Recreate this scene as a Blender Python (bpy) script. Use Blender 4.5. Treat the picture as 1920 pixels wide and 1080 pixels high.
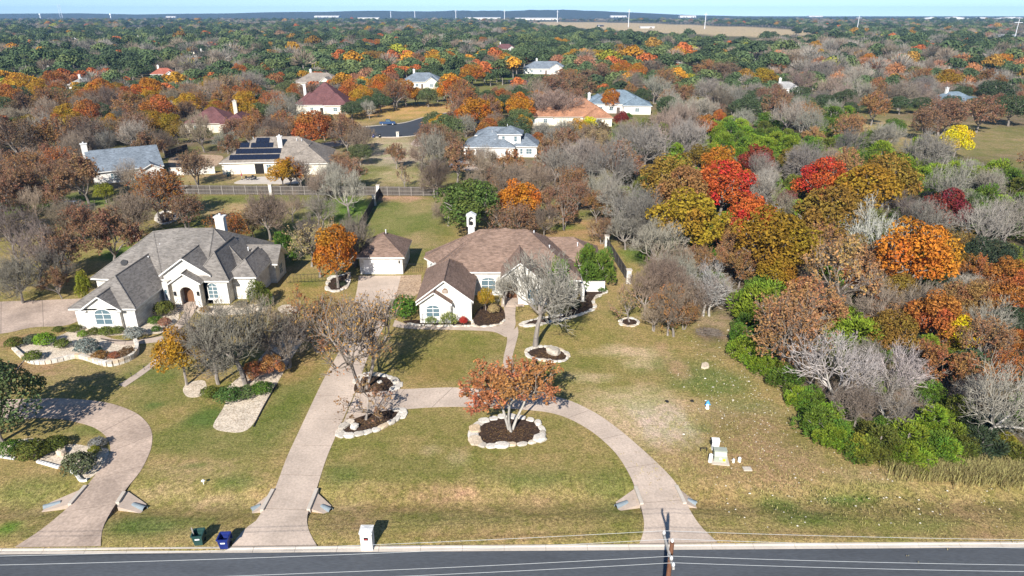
import bpy, bmesh, math, random
import numpy as np
from mathutils import Vector, Matrix, noise as mnoise
for _o in list(bpy.data.objects): bpy.data.objects.remove(_o)
R = math.radians
SC = bpy.context.scene
COLL = SC.collection
# ------------------------------------------------------------------ camera
CAM_H, PITCH, FPX = 36.0, R(22.1), 1280.0
SP, CP = math.sin(PITCH), math.cos(PITCH)
cam = bpy.data.cameras.new('camera'); cam.sensor_width = 36.0; cam.lens = 36.0*FPX/1920
cam.clip_start = 0.5; cam.clip_end = 20000
camo = bpy.data.objects.new('camera', cam); COLL.objects.link(camo)
camo.location = (0, 0, CAM_H); camo.rotation_euler = (math.pi/2-PITCH, 0, 0)
SC.camera = camo
# ------------------------------------------------------------------ sky, sun, exposure
SUN_EL, SUN_AZ = R(33.5), R(14.0)          # light travels towards +Y, 14 degrees to the right
wd = bpy.data.worlds.new('World'); SC.world = wd; wd.use_nodes = True
nt = wd.node_tree
sky = nt.nodes.new('ShaderNodeTexSky'); sky.sky_type = 'NISHITA'; sky.sun_disc = False
sky.sun_elevation = SUN_EL; sky.sun_rotation = math.pi + SUN_AZ
sky.altitude = 200; sky.air_density = 1.0; sky.dust_density = 0.0; sky.ozone_density = 5.0
tcn = nt.nodes.new('ShaderNodeTexCoord'); addv = nt.nodes.new('ShaderNodeVectorMath'); addv.operation = 'ADD'
addv.inputs[1].default_value = (0, 0, 0.06)      # the true horizon dips below the camera's level
nt.links.new(tcn.outputs['Generated'], addv.inputs[0]); nt.links.new(addv.outputs[0], sky.inputs['Vector'])
bgn = nt.nodes['Background']; bgn.inputs['Strength'].default_value = 0.078
nt.links.new(sky.outputs[0], bgn.inputs['Color'])
sl = bpy.data.lights.new('sun', 'SUN'); sl.energy = 4.9; sl.angle = R(0.53); sl.color = (1.0, 0.965, 0.91)
so = bpy.data.objects.new('sun', sl); COLL.objects.link(so); so.location = (0, -50, 120)
LD = Vector((math.sin(SUN_AZ)*math.cos(SUN_EL), math.cos(SUN_AZ)*math.cos(SUN_EL), -math.sin(SUN_EL)))
so.rotation_euler = LD.to_track_quat('-Z', 'Y').to_euler()
SC.view_settings.view_transform = 'Standard'; SC.view_settings.look = 'None'
SC.view_settings.gamma = 1.0; SC.view_settings.use_curve_mapping = False
SC.view_settings.exposure = 0.86
# ------------------------------------------------------------------ survey helpers
def P(px, py, z=0.0):
    """ground point (or point at height z) that stands at photograph position px, py"""
    v = (py-540)/FPX; dn = SP+CP*v; fw = CP-SP*v; t = (CAM_H-z)/dn
    return ((px-960)/FPX*t, fw*t)
def proj(x, y, z=0.0):
    q = CAM_H-z; d = y*CP+q*SP
    return 960+x/d*FPX, 540+(q*CP-y*SP)/d*FPX
def depth(x, y, z=0.0): return y*CP+(CAM_H-z)*SP
def PL(lst, z=0.0): return [P(a, b, z) for a, b in lst]
def in_poly(x, y, poly):
    c = False; n = len(poly); j = n-1
    for i in range(n):
        xi, yi = poly[i]; xj, yj = poly[j]
        if (yi > y) != (yj > y) and x < (xj-xi)*(y-yi)/(yj-yi)+xi: c = not c
        j = i
    return c
def smooth_line(pts, n, closed=False):
    """Catmull-Rom through pts, n points per span"""
    out = []; m = len(pts)
    rng = range(m) if closed else range(m-1)
    for i in rng:
        if closed: p0, p1, p2, p3 = pts[i-1], pts[i], pts[(i+1) % m], pts[(i+2) % m]
        else: p0, p1, p2, p3 = pts[max(i-1, 0)], pts[i], pts[i+1], pts[min(i+2, m-1)]
        for k in range(n):
            t = k/n
            out.append(tuple(0.5*(2*b+(c-a)*t+(2*a-5*b+4*c-d)*t*t+(3*b-a-3*c+d)*t*t*t) for a, b, c, d in zip(p0, p1, p2, p3)))
    if not closed: out.append(tuple(pts[-1]))
    return out
def resample(pts, n):
    L = [0]
    for a, b in zip(pts, pts[1:]): L.append(L[-1]+math.dist(a, b))
    out = []; j = 0
    for k in range(n+1):
        s = L[-1]*k/n
        while j < len(L)-2 and L[j+1] < s: j += 1
        f = (s-L[j])/max(L[j+1]-L[j], 1e-9)
        out.append(tuple(a+(b-a)*f for a, b in zip(pts[j], pts[j+1])))
    return out
# ------------------------------------------------------------------ materials
def N(t, kind, **kw):
    n = t.nodes.new(kind)
    for k, v in kw.items(): setattr(n, k, v)
    return n
def new_mat(name, rough=0.85, spec=0.25):
    m = bpy.data.materials.new(name); m.use_nodes = True
    b = m.node_tree.nodes['Principled BSDF']; b.inputs['Roughness'].default_value = rough
    b.inputs['Specular IOR Level'].default_value = spec
    return m, m.node_tree, b
def noise_node(t, scale, detail=4, coord=None, rough=0.6):
    n = N(t, 'ShaderNodeTexNoise'); n.inputs['Scale'].default_value = scale; n.inputs['Detail'].default_value = detail
    n.inputs['Roughness'].default_value = rough
    if coord is not None: t.links.new(coord, n.inputs['Vector'])
    return n
def ramp(t, src, stops):
    r = N(t, 'ShaderNodeValToRGB'); t.links.new(src, r.inputs['Fac'])
    e = r.color_ramp.elements
    while len(e) < len(stops): e.new(0.5)
    for k, (p, c) in enumerate(stops): e[k].position = p; e[k].color = (*c, 1) if len(c) == 3 else c
    return r
def mul(t, a, b, fac=1.0, mode='MULTIPLY'):
    m = N(t, 'ShaderNodeMix', data_type='RGBA', blend_type=mode); m.inputs[0].default_value = fac
    for s, k in ((a, 6), (b, 7)):
        if hasattr(s, 'is_linked') or hasattr(s, 'links'): t.links.new(s, m.inputs[k])
        else: m.inputs[k].default_value = (*s, 1)
    return m
def gray(v): return (v, v, v)
def bump(t, b, src, strength, dist):
    bn = N(t, 'ShaderNodeBump'); bn.inputs['Strength'].default_value = strength; bn.inputs['Distance'].default_value = dist
    t.links.new(src, bn.inputs['Height']); t.links.new(bn.outputs[0], b.inputs['Normal'])
def simple(name, col, rough=0.7, spec=0.3, var=0.25, scale=2.0, scale2=14.0, metal=0.0, bmp=0.0, world=False, stretch=None):
    m, t, b = new_mat(name, rough, spec); b.inputs['Metallic'].default_value = metal
    if world: co = N(t, 'ShaderNodeNewGeometry').outputs['Position']
    else: co = N(t, 'ShaderNodeTexCoord').outputs['Object']
    if stretch:
        mp = N(t, 'ShaderNodeMapping'); mp.inputs['Scale'].default_value = stretch; t.links.new(co, mp.inputs['Vector']); co = mp.outputs[0]
    n1 = noise_node(t, scale, 5, co); n2 = noise_node(t, scale2, 3, co)
    r1 = ramp(t, n1.outputs['Fac'], [(0.3, gray(1-var)), (0.7, gray(1+var*0.6))])
    r2 = ramp(t, n2.outputs['Fac'], [(0.3, gray(1-var*0.7)), (0.7, gray(1+var*0.5))])
    a = mul(t, r1.outputs[0], col); a2 = mul(t, a.outputs[2], r2.outputs[0])
    t.links.new(a2.outputs[2], b.inputs['Base Color'])
    if bmp: bump(t, b, n2.outputs['Fac'], 0.8, bmp)
    return m
def stone_mat(name, c1, c2, mortar, course=0.3, w=0.62, msize=0.012):
    """coursed limestone: brick texture on whichever wall direction the face has"""
    m, t, b = new_mat(name, 0.9, 0.15)
    co = N(t, 'ShaderNodeTexCoord').outputs['Object']; sx = N(t, 'ShaderNodeSeparateXYZ'); t.links.new(co, sx.inputs[0])
    ad = N(t, 'ShaderNodeMath', operation='ADD'); t.links.new(sx.outputs[0], ad.inputs[0]); t.links.new(sx.outputs[1], ad.inputs[1])
    cx = N(t, 'ShaderNodeCombineXYZ'); t.links.new(ad.outputs[0], cx.inputs[0]); t.links.new(sx.outputs[2], cx.inputs[1])
    br = N(t, 'ShaderNodeTexBrick'); t.links.new(cx.outputs[0], br.inputs['Vector'])
    br.inputs['Scale'].default_value = 1.0; br.inputs['Brick Width'].default_value = w; br.inputs['Row Height'].default_value = course
    br.inputs['Mortar Size'].default_value = msize; br.inputs['Bias'].default_value = -0.35
    br.inputs['Color1'].default_value = (*c1, 1); br.inputs['Color2'].default_value = (*c2, 1); br.inputs['Mortar'].default_value = (*mortar, 1)
    n = noise_node(t, 1.7, 6, co); r = ramp(t, n.outputs['Fac'], [(0.3, gray(0.82)), (0.7, gray(1.05))])
    a = mul(t, br.outputs['Color'], r.outputs[0]); t.links.new(a.outputs[2], b.inputs['Base Color'])
    bump(t, b, br.outputs['Fac'], -0.5, 0.03)
    return m
def shingle_mat(name, col):
    m, t, b = new_mat(name, 0.92, 0.12)
    co = N(t, 'ShaderNodeTexCoord').outputs['Object']
    mp = N(t, 'ShaderNodeMapping'); mp.inputs['Scale'].default_value = (1.6, 1.6, 7.0); t.links.new(co, mp.inputs[0])
    v = N(t, 'ShaderNodeTexVoronoi'); v.inputs['Scale'].default_value = 1.5; t.links.new(mp.outputs[0], v.inputs['Vector'])
    sv = N(t, 'ShaderNodeSeparateColor'); t.links.new(v.outputs['Color'], sv.inputs[0])
    r1 = ramp(t, sv.outputs[0], [(0.0, gray(0.72)), (0.5, gray(1.0)), (1.0, gray(1.22))])
    n = noise_node(t, 0.35, 5, co); r2 = ramp(t, n.outputs['Fac'], [(0.3, gray(0.76)), (0.7, gray(1.16))])
    n3 = noise_node(t, 16, 2, co); r3 = ramp(t, n3.outputs['Fac'], [(0.3, gray(0.8)), (0.7, gray(1.18))])
    a = mul(t, r1.outputs[0], col); a = mul(t, a.outputs[2], r2.outputs[0]); a = mul(t, a.outputs[2], r3.outputs[0])
    t.links.new(a.outputs[2], b.inputs['Base Color'])
    bump(t, b, n3.outputs['Fac'], 0.4, 0.03)
    return m
def foliage_mat(name, translucent=0.3, hue=0.05, hlo=0.01):
    m, t, b = new_mat(name, 0.75, 0.2)
    oi = N(t, 'ShaderNodeObjectInfo')
    av = N(t, 'ShaderNodeAttribute', attribute_name='v'); ac = N(t, 'ShaderNodeAttribute', attribute_name='c')
    hs = N(t, 'ShaderNodeHueSaturation'); t.links.new(oi.outputs['Color'], hs.inputs['Color'])
    mh = N(t, 'ShaderNodeMapRange'); mh.inputs['To Min'].default_value = 0.5-hlo; mh.inputs['To Max'].default_value = 0.5+hue
    t.links.new(ac.outputs['Fac'], mh.inputs['Value']); t.links.new(mh.outputs[0], hs.inputs['Hue'])
    mv = N(t, 'ShaderNodeMapRange'); mv.inputs['To Min'].default_value = 0.55; mv.inputs['To Max'].default_value = 1.4
    t.links.new(av.outputs['Fac'], mv.inputs['Value']); t.links.new(mv.outputs[0], hs.inputs['Value'])
    t.links.new(hs.outputs[0], b.inputs['Base Color'])
    tr = N(t, 'ShaderNodeBsdfTranslucent'); t.links.new(hs.outputs[0], tr.inputs['Color'])
    mx = N(t, 'ShaderNodeMixShader'); mx.inputs[0].default_value = translucent
    t.links.new(b.outputs[0], mx.inputs[1]); t.links.new(tr.outputs[0], mx.inputs[2])
    t.links.new(mx.outputs[0], t.nodes['Material Output'].inputs['Surface'])
    return m
def twig_mat(name):
    m, t, b = new_mat(name, 0.9, 0.1)
    oi = N(t, 'ShaderNodeObjectInfo'); av = N(t, 'ShaderNodeAttribute', attribute_name='v')
    mv = N(t, 'ShaderNodeMapRange'); mv.inputs['To Min'].default_value = 0.7; mv.inputs['To Max'].default_value = 1.3
    t.links.new(av.outputs['Fac'], mv.inputs['Value'])
    hs = N(t, 'ShaderNodeHueSaturation'); t.links.new(oi.outputs['Color'], hs.inputs['Color']); t.links.new(mv.outputs[0], hs.inputs['Value'])
    t.links.new(hs.outputs[0], b.inputs['Base Color'])
    return m
M = {}
M['leaf'] = foliage_mat('leaf', 0.3, 0.032, 0.006); M['needle'] = foliage_mat('needle', 0.15, 0.02, 0.025); M['twig'] = twig_mat('twig')
M['bark'] = simple('bark', (0.25, 0.215, 0.185), 0.95, 0.1, 0.35, 3, 12, stretch=(1, 1, 0.3))
M['graytwig'] = simple('grey_twig', (0.19, 0.155, 0.125), 0.95, 0.1, 0.3, 3, 12)
M['palebark'] = simple('pale_bark', (0.42, 0.385, 0.335), 0.95, 0.1, 0.3, 3, 12, stretch=(1, 1, 0.3))
M['limestone'] = stone_mat('limestone_wall', (0.68, 0.65, 0.59), (0.47, 0.42, 0.35), (0.42, 0.39, 0.33))
M['tanstone'] = stone_mat('tan_stone_wall', (0.62, 0.55, 0.44), (0.50, 0.43, 0.33), (0.52, 0.47, 0.40))
M['plaster'] = simple('white_plaster', (0.64, 0.61, 0.56), 0.9, 0.2, 0.08, 1.5, 8)
M['cream'] = simple('cream_wall', (0.72, 0.66, 0.54), 0.9, 0.2, 0.1, 1.5, 8)
M['trim'] = simple('white_trim', (0.66, 0.64, 0.60), 0.6, 0.3, 0.05)
M['trimtan'] = simple('tan_trim', (0.50, 0.44, 0.37), 0.6, 0.3, 0.08)
M['roof_brown'] = shingle_mat('brown_shingle', (0.205, 0.138, 0.104))
M['roof_grey'] = shingle_mat('grey_shingle', (0.190, 0.170, 0.150))
M['roof_taupe'] = shingle_mat('taupe_shingle', (0.235, 0.20, 0.165))
M['roof_blue'] = shingle_mat('blue_grey_shingle', (0.155, 0.20, 0.235))
M['roof_slate'] = shingle_mat('slate_shingle', (0.165, 0.19, 0.215))
M['roof_maroon'] = shingle_mat('maroon_shingle', (0.135, 0.062, 0.060))
M['roof_tile'] = shingle_mat('clay_tile', (0.33, 0.165, 0.095))
M['roof_terra'] = shingle_mat('terracotta_tile', (0.33, 0.11, 0.07))
M['roof_light'] = shingle_mat('light_grey_shingle', (0.31, 0.30, 0.285))
gm, gt, gb = new_mat('window_glass', 0.12, 0.5); gb.inputs['Base Color'].default_value = (0.10, 0.15, 0.17, 1); M['glass'] = gm
gm, gt, gb = new_mat('solar_cell', 0.25, 0.5); gb.inputs['Base Color'].default_value = (0.012, 0.016, 0.03, 1); M['solar'] = gm
M['dark'] = simple('dark_opening', (0.02, 0.018, 0.016), 0.9, 0.1, 0.1)
M['wooddoor'] = simple('brown_door', (0.16, 0.075, 0.035), 0.6, 0.3, 0.2, 4, 20)
M['garagedoor'] = simple('white_garage_door', (0.74, 0.72, 0.68), 0.6, 0.3, 0.05)
M['darkdoor'] = simple('dark_garage_door', (0.10, 0.075, 0.06), 0.6, 0.3, 0.1)
M['concrete'] = simple('driveway_concrete', (0.50, 0.398, 0.315), 0.92, 0.15, 0.24, 0.22, 5, world=True, bmp=0.01)
M['concrete2'] = simple('stained_concrete', (0.44, 0.335, 0.26), 0.92, 0.15, 0.34, 0.28, 4, world=True, bmp=0.01)
M['joint'] = simple('concrete_joint', (0.20, 0.16, 0.13), 0.95, 0.1, 0.2, 1, 6, world=True)
M['kerb'] = simple('kerb_concrete', (0.50, 0.435, 0.36), 0.9, 0.15, 0.12, 0.5, 6, world=True)
M['flag'] = simple('walk_concrete', (0.45, 0.355, 0.28), 0.92, 0.15, 0.15, 0.6, 6, world=True)
M['asphalt'] = simple('asphalt', (0.080, 0.086, 0.094), 0.92, 0.2, 0.30, 0.12, 9, world=True, bmp=0.006, stretch=(0.25, 1.6, 1))
M['asphalt2'] = simple('street_asphalt', (0.052, 0.056, 0.064), 0.92, 0.2, 0.15, 0.12, 4, world=True)
M['rock'] = simple('limestone_boulder', (0.60, 0.545, 0.47), 0.95, 0.1, 0.34, 1.3, 6, bmp=0.05)
_t = M['rock'].node_tree; _b = _t.nodes['Principled BSDF']; _l = _b.inputs['Base Color'].links[0].from_socket
_oi = N(_t, 'ShaderNodeObjectInfo'); _r = ramp(_t, _oi.outputs['Random'], [(0, (.72, .68, .62)), (.3, (1.0, 1.0, 1.0)), (.75, (1.08, 1.08, 1.06)), (1, (.95, .78, .58))])
_mm = mul(_t, _l, _r.outputs[0]); _t.links.new(_mm.outputs[2], _b.inputs['Base Color'])
M['mulch'] = simple('dark_mulch', (0.062, 0.040, 0.028), 0.98, 0.05, 0.6, 3, 9, world=True, bmp=0.05)
M['fencewood'] = simple('weathered_fence_wood', (0.105, 0.09, 0.078), 0.95, 0.1, 0.4, 0.6, 7, world=True, stretch=(5, 5, 0.4))
M['fencebrown'] = simple('brown_fence_wood', (0.22, 0.12, 0.075), 0.95, 0.1, 0.35, 0.6, 7, world=True, stretch=(5, 5, 0.4))
M['shadefence'] = simple('shade_side_fence_wood', (0.075, 0.068, 0.060), 0.95, 0.1, 0.3, 0.6, 7, world=True)  # side fences seen on their shade side: that shade is put into the wood colour
M['iron'] = simple('black_iron', (0.015, 0.015, 0.016), 0.6, 0.3, 0.1)
M['railwood'] = simple('pale_rail_wood', (0.27, 0.24, 0.21), 0.95, 0.1, 0.2, 1, 7, world=True)
M['polewood'] = simple('pole_wood', (0.16, 0.075, 0.045), 0.95, 0.1, 0.35, 3, 15, stretch=(3, 3, 0.4))
M['armwood'] = simple('weathered_crossarm', (0.36, 0.34, 0.31), 0.9, 0.1, 0.2, 3, 15)
M['porcelain'] = simple('porcelain', (0.65, 0.66, 0.66), 0.3, 0.5, 0.04)
M['wire'] = simple('aluminium_wire', (0.42, 0.43, 0.43), 0.5, 0.5, 0.05)
M['steel'] = simple('galvanised_steel', (0.62, 0.62, 0.62), 0.5, 0.4, 0.08)
M['pipe'] = simple('corrugated_pipe', (0.20, 0.235, 0.25), 0.5, 0.4, 0.15)
M['whitep'] = simple('white_plastic', (0.78, 0.77, 0.73), 0.5, 0.4, 0.05)
M['utilgreen'] = simple('grey_green_steel', (0.33, 0.35, 0.28), 0.5, 0.4, 0.1)
M['yellow'] = simple('yellow_sticker', (0.75, 0.50, 0.02), 0.5, 0.3, 0.05)
M['bingreen'] = simple('green_bin_plastic', (0.018, 0.058, 0.050), 0.5, 0.4, 0.15)
M['binblue'] = simple('blue_bin_plastic', (0.012, 0.024, 0.15), 0.45, 0.4, 0.12)
M['hydblue'] = simple('blue_paint', (0.05, 0.28, 0.55), 0.5, 0.4, 0.05)
M['rubber'] = simple('rubber', (0.015, 0.015, 0.015), 0.8, 0.2, 0.1)
M['cardark'] = simple('dark_blue_car_paint', (0.02, 0.05, 0.12), 0.25, 0.5, 0.03)
M['carblue'] = simple('pale_blue_car_paint', (0.28, 0.38, 0.52), 0.3, 0.5, 0.05)
M['carblack'] = simple('black_car_paint', (0.02, 0.02, 0.025), 0.25, 0.5, 0.03)
M['redp'] = simple('red_paint', (0.35, 0.03, 0.03), 0.5, 0.4, 0.05)
M['teal'] = simple('teal_plastic', (0.03, 0.09, 0.09), 0.5, 0.4, 0.1)
M['cloth'] = simple('red_umbrella_cloth', (0.35, 0.06, 0.09), 0.9, 0.1, 0.2)
# cream gravel: cells of pale stones
def gravel_mat(name, c1, c2, sc):
    m, t, b = new_mat(name, 0.95, 0.1); co = N(t, 'ShaderNodeNewGeometry').outputs['Position']
    v = N(t, 'ShaderNodeTexVoronoi'); v.inputs['Scale'].default_value = sc; t.links.new(co, v.inputs['Vector'])
    sv = N(t, 'ShaderNodeSeparateColor'); t.links.new(v.outputs['Color'], sv.inputs[0])
    r = ramp(t, sv.outputs[0], [(0.0, c2), (0.35, c1), (1.0, tuple(min(1, k*1.15) for k in c1))])
    e = ramp(t, v.outputs['Distance'], [(0.35, gray(1.0)), (0.8, gray(0.7))])
    n = noise_node(t, 0.8, 5, co); rn = ramp(t, n.outputs['Fac'], [(0.3, gray(0.8)), (0.7, gray(1.1))])
    a = mul(t, r.outputs[0], e.outputs[0]); a = mul(t, a.outputs[2], rn.outputs[0])
    t.links.new(a.outputs[2], b.inputs['Base Color']); bump(t, b, v.outputs['Distance'], -0.8, 0.04)
    return m
M['gravel'] = gravel_mat('cream_gravel', (0.62, 0.52, 0.40), (0.44, 0.34, 0.24), 8.0)
M['tangravel'] = gravel_mat('tan_gravel', (0.46, 0.33, 0.22), (0.28, 0.18, 0.11), 5.5)
# ground: colour attribute (turf, bare soil, leaf litter as they lie) broken up by blades and thatch
def ground_mat():
    m, t, b = new_mat('ground_turf', 0.97, 0.08); co = N(t, 'ShaderNodeNewGeometry').outputs['Position']
    at = N(t, 'ShaderNodeVertexColor', layer_name='turf')
    n0 = noise_node(t, 0.16, 6, co, 0.65); n1 = noise_node(t, 1.1, 6, co, 0.7); n2 = noise_node(t, 4.2, 5, co, 0.8); n3 = noise_node(t, 13, 3, co, 0.75)
    r0 = ramp(t, n0.outputs['Fac'], [(0.32, (0.72, 0.86, 0.60)), (0.5, (1.0, 1.0, 1.0)), (0.70, (1.28, 1.14, 1.35))])
    r1 = ramp(t, n1.outputs['Fac'], [(0.32, (0.70, 0.80, 0.60)), (0.5, (1.0, 1.0, 1.0)), (0.70, (1.26, 1.19, 1.33))])
    r2 = ramp(t, n2.outputs['Fac'], [(0.34, gray(0.45)), (0.5, gray(1.0)), (0.66, gray(1.65))])
    r3 = ramp(t, n3.outputs['Fac'], [(0.32, gray(0.45)), (0.5, gray(1.0)), (0.68, gray(1.65))])
    a = mul(t, at.outputs['Color'], r0.outputs[0])
    for r in (r1, r2, r3): a = mul(t, a.outputs[2], r.outputs[0])
    t.links.new(a.outputs[2], b.inputs['Base Color'])
    ad = N(t, 'ShaderNodeMath', operation='ADD'); t.links.new(n2.outputs['Fac'], ad.inputs[0]); t.links.new(n3.outputs['Fac'], ad.inputs[1])
    bump(t, b, ad.outputs[0], 0.7, 0.06)
    return m
M['ground'] = ground_mat()
# ------------------------------------------------------------------ mesh builder
class MB:
    def __init__(s, org=(0, 0, 0)): s.v = []; s.f = []; s.m = []; s.org = org
    def add(s, verts, faces, mi=0):
        o = len(s.v); ox, oy, oz = s.org
        s.v += [(a-ox, b-oy, c-oz) for a, b, c in verts]; s.f += [tuple(i+o for i in f) for f in faces]; s.m += [mi]*len(faces); return s
    def box(s, x0, x1, y0, y1, z0, z1, mi=0):
        return s.add([(x0, y0, z0), (x1, y0, z0), (x1, y1, z0), (x0, y1, z0), (x0, y0, z1), (x1, y0, z1), (x1, y1, z1), (x0, y1, z1)],
                     [(0, 3, 2, 1), (4, 5, 6, 7), (0, 1, 5, 4), (1, 2, 6, 5), (2, 3, 7, 6), (3, 0, 4, 7)], mi)
    def obox(s, c, ux, half, mi=0, z0=0, z1=1):
        """box with plan axes: centre c, unit dir ux, half=(along, across)"""
        x, y = c; a, b = ux; h, w = half
        p = [(x+a*i*h-b*j*w, y+b*i*h+a*j*w) for i, j in ((-1, -1), (1, -1), (1, 1), (-1, 1))]
        return s.prism(p, z0, z1, mi)
    def prism(s, pts, z0, z1, mi=0, side=None):
        n = len(pts)
        ar = sum(pts[i][0]*pts[(i+1) % n][1]-pts[(i+1) % n][0]*pts[i][1] for i in range(n))
        if ar < 0: pts = pts[::-1]
        v = [(x, y, z0) for x, y in pts]+[(x, y, z1) for x, y in pts]
        s.add(v, [tuple(range(n, 2*n))], mi)
        o = len(s.v)-2*n
        for i in range(n):
            j = (i+1) % n; s.f.append((o+i, o+j, o+n+j, o+n+i)); s.m.append(mi if side is None else side)
        return s
    def tube(s, p0, p1, r0, r1, n=8, mi=0, caps=True):
        a = Vector(p0); b = Vector(p1); d = (b-a).normalized()
        u = d.orthogonal().normalized(); w = d.cross(u)
        v = []
        for p, r in ((a, r0), (b, r1)):
            for k in range(n):
                t = 2*math.pi*k/n; q = p+u*(math.cos(t)*r)+w*(math.sin(t)*r); v.append(tuple(q))
        f = [(k, (k+1) % n, n+(k+1) % n, n+k) for k in range(n)]
        if caps: f += [tuple(range(n-1, -1, -1)), tuple(range(n, 2*n))]
        return s.add(v, f, mi)
    def vprism(s, prof, origin, rz, t, mi=0):
        """profile (u,z) on a wall whose outward normal is rz (0 = towards -Y), thickness t outwards, centred at origin"""
        c, sn = math.cos(rz), math.sin(rz); ox, oy, oz = origin; n = len(prof)
        def w(u, d, z): return (ox+u*c+d*sn, oy+u*sn-d*c, oz+z)
        v = [w(u, 0, z) for u, z in prof]+[w(u, t, z) for u, z in prof]
        f = [tuple(range(n, 2*n))]+[(i, n+i, n+(i+1) % n, (i+1) % n)[::-1] for i in range(n)]
        return s.add(v, f, mi)
    def build(s, name, mats, parent=None, smooth=False, kind=None):
        me = bpy.data.meshes.new(name); me.from_pydata(s.v, [], s.f); me.update()
        if not isinstance(mats, (list, tuple)): mats = [mats]
        for m in mats: me.materials.append(M[m] if isinstance(m, str) else m)
        if any(s.m): me.polygons.foreach_set('material_index', s.m)
        if smooth: me.polygons.foreach_set('use_smooth', [True]*len(s.f))
        bm = bmesh.new(); bm.from_mesh(me); bmesh.ops.recalc_face_normals(bm, faces=bm.faces); bm.to_mesh(me); bm.free()
        return link(name, me, parent, kind)
def link(name, data, parent=None, kind=None):
    o = bpy.data.objects.new(name, data); COLL.objects.link(o)
    if parent is not None: o.parent = parent
    if kind: o['kind'] = kind
    return o
def empty(name, loc, label=None, cat=None, group=None, rz=0.0):
    o = bpy.data.objects.new(name, None); COLL.objects.link(o); o.location = loc; o.rotation_euler = (0, 0, rz); o.empty_display_size = 0.3
    return tag(o, label, cat, group)
def tag(o, label=None, cat=None, group=None):
    if label: o['label'] = label
    if cat: o['category'] = cat
    if group: o['group'] = group
    return o
def copy_obj(o, name=None, parent=None):
    c = o.copy(); COLL.objects.link(c); c.parent = parent
    if name: c.name = name
    return c
# ================================================================== SETTING
# kerb line of the road (slightly turned to the picture)
KA, KB = Vector(P(0, 1028)), Vector(P(1920, 1015)); KD = (KB-KA).normalized(); KN = Vector((-KD.y, KD.x))
def kerb_pt(s, off): p = KA+KD*s+KN*off; return (p.x, p.y)
# ---- ground sheet with the turf colours as they lie
TURF = (0.252, 0.193, 0.071)
LITTER = (0.165, 0.120, 0.075)
C_GREEN = (0.088, 0.127, 0.028); C_OLIVE = (0.150, 0.150, 0.042); C_DRY = (0.40, 0.305, 0.165); C_DIRT = (0.37, 0.225, 0.13); C_LUSH = (0.098, 0.165, 0.022); C_STRAW = (0.30, 0.22, 0.10); C_PALE = (0.42, 0.34, 0.23)
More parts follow.
